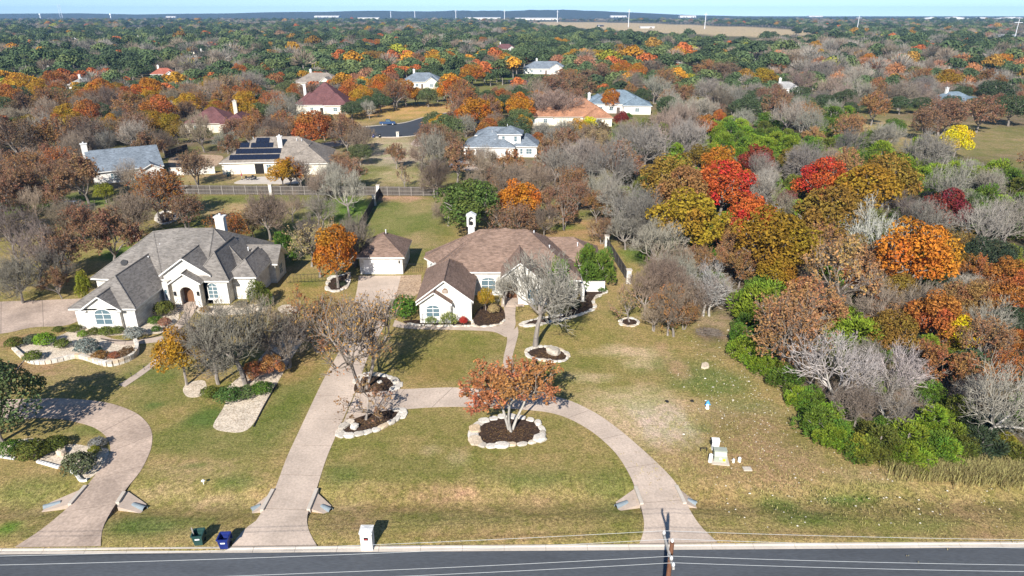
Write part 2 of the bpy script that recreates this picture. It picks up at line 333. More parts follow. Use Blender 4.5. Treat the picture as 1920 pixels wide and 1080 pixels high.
# px, py, rx, ry (photo pixels on the ground), colour, strength
BLOBS = [
 (760, 430, 75, 70, C_OLIVE, 0.9), (755, 400, 60, 35, (0.17, 0.17, 0.05), 0.8), (790, 385, 40, 14, C_STRAW, 0.5), (740, 372, 60, 6, C_DIRT, 0.8), (770, 455, 40, 20, C_STRAW, 0.6),
 (480, 330, 160, 14, C_STRAW, 0.8), (380, 337, 60, 8, C_STRAW, 0.8), (420, 385, 110, 22, C_STRAW, 0.9), (470, 372, 130, 8, C_OLIVE, 0.9), (500, 400, 80, 20, C_STRAW, 0.6), (360, 425, 50, 14, C_OLIVE, 0.9), (340, 405, 30, 8, C_LUSH, .6), (560, 430, 100, 30, C_OLIVE, 0.8), (640, 385, 60, 20, C_LUSH, 0.65), (660, 400, 30, 18, C_LUSH, 0.6), (560, 470, 40, 20, C_OLIVE, 0.6),
 (60, 382, 130, 16, C_LUSH, 0.9), (20, 385, 60, 14, C_LUSH, 0.8), (150, 400, 90, 10, C_STRAW, 0.8), (80, 335, 40, 8, C_LUSH, 0.7), (100, 420, 120, 14, C_STRAW, 0.6), (20, 305, 40, 10, C_LUSH, 0.6), (240, 470, 30, 16, C_LUSH, 0.7),
 (700, 325, 60, 18, C_OLIVE, 0.9), (735, 285, 80, 24, C_PALE, 0.6), (760, 330, 60, 16, C_DRY, 0.6), (700, 265, 80, 10, C_DRY, 0.5), (830, 320, 60, 12, C_OLIVE, .6),
 (740, 213, 120, 12, (0.40, 0.25, 0.09), 0.9), (800, 205, 70, 10, (0.40, 0.25, 0.09), 0.9), (650, 235, 40, 10, (0.36, 0.24, 0.10), 0.8),
 (920, 178, 45, 16, C_OLIVE, 0.9), (900, 150, 60, 10, C_OLIVE, 0.8), (985, 145, 60, 5, C_LUSH, 0.6), (820, 140, 30, 4, C_LUSH, 0.8),
 (1190, 235, 40, 14, C_OLIVE, 0.9), (1170, 240, 60, 12, C_OLIVE, 0.7), (1315, 195, 40, 16, C_OLIVE, 0.9), (1400, 190, 60, 6, C_LUSH, 0.7), (1585, 195, 30, 6, C_LUSH, 0.8), (1740, 200, 30, 6, C_LUSH, 0.7),
 (1620, 240, 60, 22, (0.36, 0.27, 0.12), 0.95), (1700, 245, 90, 22, (0.29, 0.22, 0.095), 0.95), (1850, 260, 110, 28, (0.22, 0.175, 0.075), 0.9), (1640, 262, 60, 14, (0.30, 0.22, 0.10), 0.9), (1760, 280, 90, 14, (0.20, 0.165, 0.065), 0.8), (1895, 390, 60, 14, C_PALE, 0.8),
 (1060, 430, 60, 20, (0.30, 0.19, 0.08), 0.8), (1050, 425, 30, 6, C_LUSH, 0.6), (1120, 470, 40, 25, (0.30, 0.19, 0.085), 0.7), (1195, 480, 30, 14, C_LUSH, 0.6),
 # neighbour's turf
 (180, 670, 90, 30, (0.25, 0.19, 0.075), 0.7), (140, 700, 110, 26, (0.245, 0.19, 0.075), 0.8), (300, 745, 80, 30, C_OLIVE, 0.7), (290, 760, 20, 7, C_GREEN, 0.8), (390, 785, 50, 24, C_GREEN, 0.85), (350, 820, 70, 20, C_OLIVE, 0.8), (420, 840, 100, 22, C_OLIVE, 0.7), (290, 700, 40, 16, C_GREEN, 0.5), (545, 740, 40, 45, C_OLIVE, 0.8), (510, 800, 40, 40, C_OLIVE, 0.9), (560, 690, 30, 25, (0.27, 0.18, 0.07), 0.6),
 (350, 885, 90, 22, C_STRAW, 0.8), (430, 880, 60, 18, C_STRAW, 0.6), (300, 920, 60, 18, C_STRAW, 0.9), (400, 935, 70, 14, C_STRAW, 0.9), (440, 905, 40, 14, C_GREEN, 0.55), (365, 873, 20, 6, C_GREEN, 0.6), (280, 985, 90, 22, C_GREEN, 0.75), (370, 975, 50, 12, C_OLIVE, 0.7), (450, 975, 40, 14, (0.27, 0.18, 0.08), 0.5),
 (45, 920, 70, 26, C_OLIVE, 0.8), (70, 955, 50, 10, C_STRAW, 0.6), (15, 990, 26, 16, C_LUSH, 0.85), (60, 1000, 40, 16, C_OLIVE, 0.5), (160, 805, 30, 10, C_OLIVE, 0.8), (40, 640, 50, 14, (0.27, 0.17, 0.08), 0.8), (60, 690, 60, 14, (0.26, 0.17, 0.08), 0.7),
 (575, 545, 60, 20, (0.29, 0.20, 0.07), 0.8), (520, 620, 60, 30, (0.27, 0.19, 0.07), 0.8), (590, 530, 25, 8, C_OLIVE, 0.6), (560, 600, 60, 20, (0.28, 0.19, 0.075), 0.6),
 # own turf
 (850, 660, 90, 34, (0.185, 0.16, 0.045), 0.8), (820, 690, 60, 24, (0.20, 0.15, 0.045), 0.6), (920, 690, 40, 20, C_STRAW, 0.35), (1090, 640, 70, 50, (0.22, 0.18, 0.052), 0.7), (1060, 690, 80, 30, (0.185, 0.165, 0.048), 0.7),
 (1180, 660, 70, 10, C_DRY, 0.75), (1150, 650, 30, 6, C_DRY, 0.5), (1220, 680, 50, 10, C_DRY, 0.7), (1110, 708, 40, 8, C_DRY, 0.55), (1200, 760, 100, 30, C_DRY, 0.75), (1230, 800, 70, 34, C_DRY, 0.8), (1270, 850, 60, 30, C_STRAW, 0.7), (1290, 770, 50, 26, C_STRAW, 0.6), (1310, 700, 70, 30, C_OLIVE, 0.75), (1350, 720, 70, 24, (0.14, 0.155, 0.045), 0.7), (1400, 770, 70, 24, (0.175, 0.17, 0.065), 0.6), (1240, 655, 12, 12, C_DIRT, 0.6), (1270, 690, 16, 14, C_DIRT, 0.6), (1350, 600, 50, 22, (0.27, 0.21, 0.11), 0.7), (1400, 650, 30, 30, (0.28, 0.2, 0.10), 0.8), (1330, 624, 24, 12, (0.17, 0.11, 0.075), 0.85), (1440, 690, 30, 24, (0.27, 0.2, 0.11), 0.7),
 (1430, 820, 90, 50, (0.26, 0.175, 0.085), 0.8), (1380, 870, 90, 40, (0.265, 0.18, 0.08), 0.7), (1480, 860, 70, 40, (0.26, 0.18, 0.085), 0.7), (1330, 930, 70, 20, (0.23, 0.165, 0.06), 0.6), (1460, 940, 40, 12, C_GREEN, 0.6), (1590, 930, 60, 12, C_GREEN, 0.75), (1520, 970, 60, 16, C_GREEN, 0.55), (1640, 905, 30, 8, C_OLIVE, .6), (1620, 890, 90, 16, (0.27, 0.2, 0.09), 0.7), (1730, 985, 80, 18, C_OLIVE, 0.6), (1850, 960, 90, 20, (0.24, 0.175, 0.07), 0.6), (1850, 1000, 90, 10, (0.25, 0.165, 0.075), 0.6), (1500, 1002, 200, 8, (0.25, 0.17, 0.075), 0.6), (1320, 805, 16, 5, C_GREEN, 0.5),
 (870, 830, 190, 50, (0.19, 0.165, 0.05), 0.7), (860, 860, 24, 20, C_DRY, 0.45), (810, 845, 16, 10, C_DRY, 0.4), (870, 845, 20, 12, C_DIRT, 0.3), (760, 880, 120, 26, (0.16, 0.15, 0.042), 0.7), (960, 890, 100, 22, C_OLIVE, 0.55), (1000, 900, 60, 14, C_GREEN, 0.35), (640, 890, 40, 20, C_GREEN, 0.5), (1130, 905, 40, 24, C_OLIVE, 0.7), (800, 920, 120, 16, (0.30, 0.19, 0.095), 0.75), (1000, 930, 110, 10, (0.26, 0.18, 0.08), 0.6), (740, 945, 90, 10, (0.28, 0.18, 0.08), 0.6), (650, 945, 40, 14, C_STRAW, 0.5), (660, 985, 60, 22, (0.22, 0.16, 0.07), 0.6), (850, 970, 120, 14, C_OLIVE, 0.5), (900, 1005, 200, 10, (0.25, 0.165, 0.07), 0.6), (1150, 950, 40, 18, C_OLIVE, .5),
 (1550, 640, 170, 90, LITTER, 0.5),
]
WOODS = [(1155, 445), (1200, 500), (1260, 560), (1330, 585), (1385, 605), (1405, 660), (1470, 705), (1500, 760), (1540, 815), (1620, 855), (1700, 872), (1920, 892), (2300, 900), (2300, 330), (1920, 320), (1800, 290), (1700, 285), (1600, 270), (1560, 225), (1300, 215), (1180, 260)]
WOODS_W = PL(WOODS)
FIELDS = [([(960, 40), (1190, 43), (1440, 52), (1560, 62), (1440, 70), (1330, 66), (1200, 60), (1050, 50)], (0.40, 0.30, 0.17)),
          ([(240, 52), (310, 50), (320, 58), (300, 64), (230, 62)], (0.36, 0.29, 0.13)),
          ([(500, 66), (610, 68), (610, 74), (520, 76)], (0.38, 0.31, 0.12)),
          ([(1860, 74), (1990, 76), (1990, 84), (1860, 84)], (0.34, 0.22, 0.13)),
          ([(400, 70), (470, 72), (470, 77), (400, 77)], (0.33, 0.28, 0.12)), ([(580, 42), (760, 46), (760, 50), (580, 48)], (0.36, 0.29, 0.15))]
def nonuni(lo, a, b, hi, step, grow=1.16):
    c = list(np.arange(a, b+1e-6, step)); s = step; x = c[-1]
    while x < hi: s *= grow; x += s; c.append(min(x, hi))
    s = step; x = c[0]; pre = []
    while x > lo: s *= grow; x -= s; pre.append(max(x, lo))
    return np.array(pre[::-1]+c)
def make_ground():
    xs = nonuni(-6500, -100, 80, 6500, 0.65); ys = nonuni(-300, 36, 150, 5200, 0.65, 1.05)
    X, Y = np.meshgrid(xs, ys); nx, ny = len(xs), len(ys)
    x = X.ravel(); y = Y.ravel()
    # wobble of the patch outlines
    wob = np.sin(x*0.9+1.3*np.sin(y*0.55))*np.sin(y*0.8+1.1*np.sin(x*0.47))
    wob2 = np.sin(x*0.23+2.0*np.sin(y*0.17))*np.sin(y*0.29+1.5*np.sin(x*0.21+1))
    col = np.empty((len(x), 3)); col[:] = LITTER
    near = np.array(TURF)
    # mown ground in front, woods and scrub elsewhere
    def mask_poly(poly, soft=1.5):
        inside = np.zeros(len(x), bool); n = len(poly); j = n-1
        for i in range(n):
            xi, yi = poly[i]; xj, yj = poly[j]
            cnd = ((yi > y) != (yj > y)) & (x+wob*soft < (xj-xi)*(y-yi)/(yj-yi+1e-12)+xi)
            inside ^= cnd; j = i
        return inside
    yard = (y < 122)
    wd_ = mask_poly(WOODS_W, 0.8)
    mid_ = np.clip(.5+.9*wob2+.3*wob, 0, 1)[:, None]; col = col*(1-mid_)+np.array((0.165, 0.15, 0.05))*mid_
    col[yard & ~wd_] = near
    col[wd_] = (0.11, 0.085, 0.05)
    col[y > 420] = (0.10, 0.088, 0.045); col[y > 1500] = (0.055, 0.060, 0.038)
    for poly, c in FIELDS: col[mask_poly(PL(poly), 0)] = c
    for px, py, rx, ry, c, st in BLOBS:
        cx, cy = P(px, py); sx = rx*depth(cx, cy)/FPX
        sy = (P(px, py-ry)[1]-P(px, py+ry)[1])/2
        d = np.sqrt(((x-cx)/sx)**2+((y-cy)/sy)**2)
        d = d*(1+0.16*wob+0.22*wob2)
        w = min(1.0, st*1.15)*np.clip((1.4-d)*1.25, 0, 1)
        w = np.clip(w, 0, 1)[:, None]
        col = col*(1-w)+np.array(c)*w
    # wheel ruts across the thin turf right of the loop
    for (ax, ay, bx, by) in ((1195, 745, 1262, 850), (1212, 742, 1284, 850), (1232, 740, 1306, 850), (1250, 745, 1330, 845), (1176, 742, 1240, 845)):
        a_, b_ = P(ax, ay), P(bx, by); dx, dy = b_[0]-a_[0], b_[1]-a_[1]; LL = math.hypot(dx, dy)
        u = ((x-a_[0])*dx+(y-a_[1])*dy)/LL; w_ = ((x-a_[0])*dy-(y-a_[1])*dx)/LL+.35*wob2
        w = .8*np.exp(-(w_/.6)**2)*np.clip(u/3, 0, 1)*np.clip((LL-u)/3, 0, 1); w = w[:, None]
        col = col*(1-w)+np.array(C_PALE)*w
    # roadside swale and a little unevenness
    off = (x-KA.x)*KN.x+(y-KA.y)*KN.y
    z = -0.42*np.exp(-((off-4.9)/1.5)**2)
    fade = np.clip((off-8)/6, 0, 1)*np.clip((190-y)/60, 0, 1)
    z += fade*wd_*(0.10*wob2)
    z[off < 1.0] = -0.02
    z[off < -0.2] = -0.25
    z[off < -7.6] = -0.1
    far = np.clip((y-1500)/3000, 0, 1)
    # far ridges on the horizon, highest behind the middle
    pxs = 960+x/np.maximum(depth(x, y), 1)*FPX
    rid = np.clip(1-np.abs((y-4900)/420), 0, 1)
    prof = 15+24*np.exp(-((pxs-950)/480)**2)+3*np.sin(pxs*0.013)+2.0*np.sin(pxs*0.037+1)+1.3*np.sin(pxs*0.09)+1.0*np.sin(pxs*.21)
    prof = prof*np.clip((1420-pxs)/320, 0.02, 1)
    z += rid*np.maximum(prof, 0)
    me = bpy.data.meshes.new('ground')
    idx = np.arange(nx*ny).reshape(ny, nx)
    q = np.stack([idx[:-1, :-1], idx[:-1, 1:], idx[1:, 1:], idx[1:, :-1]], -1).reshape(-1, 4)
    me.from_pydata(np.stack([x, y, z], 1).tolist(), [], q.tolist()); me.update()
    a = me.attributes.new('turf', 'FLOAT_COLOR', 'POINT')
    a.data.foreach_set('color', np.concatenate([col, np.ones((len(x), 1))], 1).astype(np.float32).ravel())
    me.polygons.foreach_set('use_smooth', [True]*len(q))
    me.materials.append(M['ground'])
    o = link('ground', me, kind='structure'); return o
make_ground()
# ---- road and kerb
def strip_pts(s0, s1, o0, o1): return [kerb_pt(s0, o0), kerb_pt(s1, o0), kerb_pt(s1, o1), kerb_pt(s0, o1)]
MB().prism(strip_pts(-300, 420, -7.3, -0.52), -0.3, -0.08).build('road', 'asphalt', kind='structure')
kb = MB().prism(strip_pts(-300, 420, -0.51, 0.0), -0.3, -0.09).build('kerb', 'joint', kind='structure')
_s = -30.0; _k = 0
while _s < 140:
    L = 3.02
    m = MB()
    a0, a1 = _s+0.012, _s+L-0.012
    pr = [(-0.50, -0.075), (-0.20, -0.06), (-0.13, -0.004), (-0.10, 0.0), (0.0, 0.0), (0.0, -0.28), (-0.50, -0.28)]
    v = [(*kerb_pt(a, o), z) for a in (a0, a1) for o, z in pr]; n = len(pr)
    m.add(v, [tuple(range(n)), tuple(range(2*n-1, n-1, -1))]+[(i, n+i, n+(i+1) % n, (i+1) % n) for i in range(n)])
    m.build('kerb_section', 'kerb', kb)
    _s += L
# ---- concrete drives laid in panels
def paved_strip(name, left, right, panel, mat='concrete', z=0.03, th=0.55, label=None):
    n0 = 10
    l = smooth_line(PL(left), n0); r = smooth_line(PL(right), n0)
    Ln = max(sum(math.dist(a, b) for a, b in zip(l, l[1:])), sum(math.dist(a, b) for a, b in zip(r, r[1:])))
    npan = max(1, int(round(Ln/panel))); sub = 6
    l = resample(l, npan*sub); r = resample(r, npan*sub)
    base = MB().prism(l+r[::-1], -th, z-0.012).build(name, 'joint', kind='structure')
    for k in range(npan):
        a, b = k*sub, (k+1)*sub
        ll = l[a:b+1]; rr = r[a:b+1]
        def trim(e, other):
            e = list(e); d = 0.03
            for i, j in ((0, 1), (-1, -2)):
                p, q = Vector(e[i]), Vector(e[j]); L = (q-p).length; p = p+(q-p)*(d/L); e[i] = (p.x, p.y)
            return e
        ll, rr = trim(ll, rr), trim(rr, ll)
        MB().prism(ll+rr[::-1], -th+0.05, z).build('concrete_slab', mat, base)
    return base
paved_strip('driveway', [(434, 1024), (456, 995), (482, 975), (491, 959), (515, 918), (537, 860), (560, 810), (605, 715), (640, 650), (657, 596), (668, 550), (673, 517)],
            [(594, 1023), (584, 1006), (577, 987), (577, 964), (594, 916), (612, 860), (636, 803), (668, 730), (690, 670), (720, 612), (738, 570), (752, 517)], 4.2)
paved_strip('circular_driveway', [(1345, 1017), (1312, 985), (1290, 950), (1274, 916), (1250, 886), (1210, 848), (1160, 805), (1110, 771), (1050, 746), (960, 733), (850, 727), (745, 730), (672, 725)],
            [(1199, 1019), (1207, 995), (1206, 968), (1195, 928), (1180, 890), (1150, 845), (1100, 803), (1040, 776), (960, 767), (850, 763), (757, 768), (690, 780), (640, 800)], 5.0, z=0.034)
paved_strip('neighbour_driveway', [(189, 1024), (191, 998), (200, 974), (220, 941), (240, 913), (262, 886), (275, 862), (284, 838), (285, 812), (275, 792), (250, 772), (199, 755), (130, 748), (60, 748), (-60, 752), (-180, 760)],
            [(28, 1026), (71, 998), (102, 974), (132, 947), (165, 909), (185, 882), (200, 862), (207, 845), (203, 826), (192, 812), (172, 800), (140, 791), (110, 786), (60, 784), (-40, 788), (-180, 800)], 5.0, 'concrete2')
paved_strip('garden_walk', [(740, 600), (781, 611), (867, 612), (925, 612), (942, 606), (946, 590), (944, 572), (944, 566)], [(736, 612), (775, 617), (867, 619), (924, 622), (952, 632), (966, 612), (966, 590), (968, 566)], 2.2, 'flag', 0.03, 0.2)
paved_strip('front_walk', [(951, 631), (950, 645), (944.5, 669), (944, 690), (953, 735)], [(970, 612), (972, 625), (966, 649), (961, 672), (966, 695), (978, 735)], 2.2, 'flag', 0.026, 0.2)
paved_strip('neighbour_walk', [(222, 722), (260, 697), (287, 675), (302, 650), (317, 625), (338, 597), (352, 578)], [(234, 726), (275, 698), (298, 678), (312, 655), (328, 628), (356, 598), (370, 578)], 2.2, 'flag', 0.03, 0.2)
paved_strip('garden_path', [(190, 628), (220, 637), (262, 637), (305, 630)], [(188, 634), (220, 646), (262, 645), (308, 640)], 2.4, 'flag', 0.026, 0.2)
paved_strip('parking_court', [(-160, 640), (0, 626), (60, 614), (120, 611), (152, 600)], [(-160, 575), (0, 566), (82, 563), (130, 561), (156, 560)], 5.5, 'concrete2', 0.03, 0.3)
# ---- streets behind
def sheet(name, pix, mat, z, n=6, closed_smooth=True, kind='structure', th=0.25):
    pts = PL(pix); pts = smooth_line(pts, n, True) if closed_smooth else pts
    return MB().prism(pts, z-th, z).build(name, mat, kind=kind)
sheet('cul_de_sac', [(662, 243), (672, 253), (700, 257), (750, 257), (788, 252), (806, 238), (850, 219), (905, 205), (900, 198), (854, 209), (800, 219), (760, 230), (715, 235), (680, 238)], 'asphalt2', 0.02)
for pts_, nm in (([(662, 243), (672, 253), (700, 257), (750, 257), (788, 252), (806, 238), (850, 219)], 'street_kerb'), ([(680, 238), (715, 235), (760, 230), (800, 219), (854, 209)], 'street_kerb')):
    l = smooth_line(PL(pts_), 6); m = MB()
    for a, b in zip(l, l[1:]):
        d = (Vector(b)-Vector(a)).normalized(); m.obox(((a[0]+b[0])/2, (a[1]+b[1])/2), (d.x, d.y), (math.dist(a, b)/2+.05, 0.3), 0, -0.2, 0.13)
    m.build(nm, 'kerb', kind='structure')
sheet('side_street', [(952, 150), (990, 150), (985, 160), (976, 172), (962, 173), (962, 160)], 'asphalt2', 0.02)
sheet('neighbour_court', [(318, 297), (350, 290), (415, 292), (410, 306), (400, 312), (360, 316), (322, 314)], 'tangravel', 0.02)
sheet('street_drive', [(590, 272), (640, 262), (672, 253), (664, 262), (630, 275)], 'flag', 0.03)
sheet('street_apron', [(770, 270), (790, 254), (812, 252), (800, 262), (790, 275)], 'flag', 0.035)
sheet('patio', [(440, 342), (470, 333), (520, 331), (560, 335), (560, 344), (500, 345), (450, 345)], 'kerb', 0.03)
sheet('white_house_court', [(845, 312), (872, 299), (905, 303), (960, 303), (940, 314), (880, 320)], 'flag', 0.025)
sheet('gravel_yard', [(740, 545), (748, 517), (790, 515), (790, 545), (772, 560), (745, 556)], 'tangravel', 0.02, closed_smooth=False)
# ---- gravel beds
sheet('neighbour_gravel_garden', [(25, 653), (54, 677), (87, 680), (120, 674), (145, 669), (170, 675), (200, 684), (225, 681), (250, 670), (258, 656), (254, 646), (215, 644), (190, 632), (235, 628), (300, 625), (322, 612), (335, 597), (330, 575), (290, 590), (262, 604), (155, 612), (110, 630), (60, 640)], 'gravel', 0.012, 4)
sheet('gravel_patch', [(343, 732), (350, 720), (372, 713), (385, 716), (386, 735), (372, 744), (352, 744)], 'gravel', 0.014)
sheet('long_gravel_bed', [(402, 792), (402, 803), (420, 809), (453, 810), (475, 795), (497, 758), (518, 722), (548, 670), (575, 625), (560, 612), (530, 618), (505, 650), (470, 690), (425, 728), (424, 750), (418, 766)], 'gravel', 0.014)
sheet('round_gravel_patch', [(521, 579), (530, 572), (548, 572), (559, 578), (550, 587), (530, 588)], 'gravel', 0.014)
sheet('island_gravel_bed', [(71, 866), (100, 874), (138, 886), (151, 900), (163, 900), (182, 886), (200, 862), (203, 842), (172, 838), (132, 833), (100, 845)], 'gravel', 0.014, 4)
sheet('corner_gravel_bed', [(-30, 852), (0, 856), (27, 860), (30, 850), (60, 838), (90, 830), (60, 822), (0, 830), (-30, 835)], 'gravel', 0.014, 4)
sheet('entry_gravel', [(372, 576), (440, 572), (490, 570), (500, 582), (440, 590), (380, 590)], 'gravel', 0.014, 4)
# ---- mulch beds (with their edging stones)
ROCKS = []
def rock_mesh(seed):
    rn = random.Random(seed); bm = bmesh.new(); bmesh.ops.create_icosphere(bm, subdivisions=2, radius=1.0)
    off = Vector((rn.random()*50, rn.random()*50, rn.random()*50))
    for v in bm.verts:
        k = 1+0.45*mnoise.noise(v.co*1.1+off)+0.15*mnoise.noise(v.co*2.7+off)
        v.co = v.co*k; 
        v.co.x = max(-0.85, min(0.85, v.co.x)); v.co.y = max(-0.8, min(0.8, v.co.y)); v.co.z = max(-0.7, min(0.55, v.co.z))
    me = bpy.data.meshes.new('stone'); bm.to_mesh(me); bm.free(); me.materials.append(M['rock']); return me
ROCKS = [rock_mesh(k) for k in range(8)]
rr = random.Random(5)
def stone(parent, x, y, L, W, Hh, ang, name='edging_stone', z=None):
    o = link(name, ROCKS[rr.randrange(8)], parent)
    px, py = (parent.location.x, parent.location.y) if parent else (0, 0)
    o.location = (x-px, y-py, Hh*0.35 if z is None else z); o.scale = (L/1.7, W/1.6, Hh/1.25); o.rotation_euler = (0, 0, ang); return o
def mulch_bed(name, label, pix, size, hgt, edges=None, step=.94, mat='mulch'):
    pts = smooth_line(PL(pix), 8, True)
    cx = sum(p[0] for p in pts)/len(pts); cy = sum(p[1] for p in pts)/len(pts)
    root = empty(name, (cx, cy, 0), label, 'garden bed')
    MB((cx, cy, 0)).prism(pts, -0.2, 0.05).build('mulch', mat, root)
    loop = pts+[pts[0]]; L = sum(math.dist(a, b) for a, b in zip(loop, loop[1:]))
    n = int(L/(size*step)); q = resample(loop, n)
    for k in range(n):
        a, b = q[k], q[k+1]; mx, my = (a[0]+b[0])/2, (a[1]+b[1])/2
        if edges is not None and not edges(*proj(mx, my)): continue
        s = size*rr.uniform(0.7, 1.5)
        stone(root, mx+rr.uniform(-.06, .06)*size, my+rr.uniform(-.06, .06)*size, s*1.08, s*rr.uniform(.55, .95), hgt*rr.uniform(.4, 1.0), math.atan2(b[1]-a[1], b[0]-a[0])+rr.uniform(-.2, .2))
    return root
mulch_bed('tree_bed', 'oval mulch bed ringed by big pale boulders under the russet three-trunk tree', [(889, 812), (894, 797), (920, 786), (960, 782), (1000, 789), (1017, 806), (1017, 822), (995, 831), (960, 835), (915, 838), (890, 828)], 0.95, 0.42)
mulch_bed('tree_bed', 'half-moon mulch bed with pale stones where the two driveways part', [(634, 814), (645, 800), (672, 783), (720, 771), (755, 769), (756, 775), (738, 792), (700, 808), (660, 818)], 0.85, 0.36, lambda a, b: b > 786 or a > 735)
mulch_bed('tree_bed', 'mulch bed with flat pale stones under the large sparse oak by the driveway', [(666, 736), (668, 715), (680, 704), (705, 703), (732, 708), (747, 722), (738, 731), (700, 735)], 0.95, 0.28, lambda a, b: b < 716 or a > 728)
mulch_bed('tree_bed', 'oval mulch bed edged with small stones under the grey tree before the porch', [(986, 664), (995, 654), (1020, 651), (1050, 656), (1066, 668), (1058, 677), (1040, 679), (1000, 673)], 0.62, 0.3)
mulch_bed('tree_bed', 'small round mulch bed edged with stones under the leaning young tree', [(1163, 604), (1170, 598), (1182, 597), (1196, 602), (1196, 608), (1184, 612), (1168, 610)], 0.5, 0.25)
mulch_bed('tree_bed', 'teardrop bed edged in white stones under the orange oak beside the garage', [(613, 541), (620, 522), (640, 518), (655, 513), (652, 530), (646, 542), (628, 547)], 0.7, 0.35)
mulch_bed('foundation_bed', 'dark mulch bed under the front gable window with small white edging stones', [(756, 603), (786, 600), (830, 604), (885, 604), (888, 608), (880, 611.5), (820, 611.5), (775, 609)], 0.42, 0.28, lambda a, b: b > 607)
mulch_bed('foundation_bed', 'dark mulch bed in the recess beside the brown-roofed house entry', [(889, 611), (890, 590), (905, 575), (930, 570), (942, 578), (947, 592), (944, 604), (925, 611)], 0.42, 0.25, lambda a, b: b > 600)
mulch_bed('foundation_bed', 'long mulch bed with a winding white stone edge right of the porch', [(975, 610), (1000, 600), (1060, 588), (1085, 560), (1095, 545), (1130, 543), (1138, 548), (1120, 556), (1112, 566), (1116, 577), (1100, 586), (1070, 596), (1030, 604), (1000, 611)], 0.62, 0.3, lambda a, b: (a > 1092 and b > 544) or b > 590)
stone(mulch_bed('neighbour_shrub_bed', 'mulch bed with stone ring under the tall tree by the long fence', [(293, 412), (300, 400), (318, 397), (332, 404), (325, 416), (305, 420)], 0.8, 0.35), *P(310, 406), 0.6, 0.5, 0.4, 0.3)
def lone_rock(px, py, L, W, Hh, label, nm='boulder'):
    x, y = P(px, py); o = stone(None, x, y, L, W, Hh, rr.uniform(0, 3), nm); return tag(o, label, 'rock')
lone_rock(665, 803, 0.75, 0.65, 0.6, 'round tan boulder lying on the half-moon mulch bed')
lone_rock(1037, 662, 1.7, 1.2, 0.8, 'large pale boulder in the oval bed before the porch')
lone_rock(115, 851, 1.0, 0.7, 0.6, 'white boulder in the gravel island of the left driveway')
lone_rock(1322, 687, 1.4, 0.8, 0.3, 'flat pale rock on the rough lawn near the woods')
lone_rock(712, 718, 0.5, 0.4, 0.3, 'small reddish stone on mulch behind the large sparse oak')
# low curved limestone wall of the neighbour's garden, stone by stone
wl = smooth_line(PL([(25, 654), (54, 679), (87, 682), (120, 676), (145, 671), (170, 677), (200, 686), (225, 683), (250, 672), (259, 657), (255, 645)]), 8)
wroot = empty('garden_wall', (*wl[len(wl)//2], 0), 'low curving cream limestone wall round the left neighbour\'s gravel garden', 'garden wall')
wq = resample(wl, int(sum(math.dist(a, b) for a, b in zip(wl, wl[1:]))/0.55))
for k, (a, b) in enumerate(zip(wq, wq[1:])):
    d = (Vector(b)-Vector(a)).normalized(); f = k/len(wq); h = 0.3+0.45*f
    for c in range(2 if f > .5 else 1):
        hh = h/(2 if f > .5 else 1)
        MB((wroot.location.x, wroot.location.y, 0)).obox(((a[0]+b[0])/2, (a[1]+b[1])/2), (d.x, d.y), (0.255, 0.19+rr.uniform(-.02, .02)), 0, c*hh+0.005, (c+1)*hh-0.008+rr.uniform(0, .006)).build('wall_stone', 'rock', wroot)
# edging strips
def edging(name, pix, w, z, mat, label):
    l = smooth_line(PL(pix), 6); m = MB((*l[0], 0))
    for a, b in zip(l, l[1:]):
        d = (Vector(b)-Vector(a)).normalized(); m.obox(((a[0]+b[0])/2, (a[1]+b[1])/2), (d.x, d.y), (math.dist(a, b)/2+.03, w/2), 0, -.1, z)
    o = m.build(name, mat); o.location = (*l[0], 0); return tag(o, label, 'edging')
edging('bed_edging', [(71, 867), (100, 875), (138, 887), (151, 901), (163, 901)], 0.22, 0.2, 'trim', 'white edging strip along the front of the driveway island bed')
edging('bed_edging', [(-20, 856), (0, 857), (27, 861)], 0.22, 0.16, 'trim', 'short white edging strip at the far left photo edge')
edging('bed_edging', [(478, 582), (495, 578), (508, 568), (512, 560)], 0.25, 0.3, 'rock', 'curved stone edging right of the grey-roofed house')
edging('bed_edging', [(190, 636), (222, 640), (262, 637), (300, 628), (318, 612)], 0.10, 0.10, 'iron', 'dark metal edging along the neighbour garden path')
edging('bed_edging', [(476, 800), (497, 759), (518, 723)], 0.14, 0.08, 'iron', 'dark edging on the right side of the long gravel bed')
# ================================================================== HOUSES
def block_roof(x0, x1, y0, y1, z, s, axis='x', g0=False, g1=False):
    """roof planes over an eave rectangle; ridge along axis; g0/g1 = gable at the low/high end. returns polys, ridge height"""
    if axis == 'x':
        d = (y1-y0)/2; ym = (y0+y1)/2; zr = z+s*d
        a = (x0 if g0 else min(x0+d, (x0+x1)/2), ym, zr); b = (x1 if g1 else max(x1-d, (x0+x1)/2), ym, zr)
        A, B, C, D = (x0, y0, z), (x1, y0, z), (x1, y1, z), (x0, y1, z)
        polys = [[A, B, b, a], [C, D, a, b]]
        if not g0: polys.append([D, A, a])
        if not g1: polys.append([B, C, b])
    else:
        d = (x1-x0)/2; xm = (x0+x1)/2; zr = z+s*d
        a = (xm, y0 if g0 else min(y0+d, (y0+y1)/2), zr); b = (xm, y1 if g1 else max(y1-d, (y0+y1)/2), zr)
        A, B, C, D = (x0, y0, z), (x1, y0, z), (x1, y1, z), (x0, y1, z)
        polys = [[B, C, b, a], [D, A, a, b]]
        if not g0: polys.append([A, B, a])
        if not g1: polys.append([C, D, b])
    return polys, zr
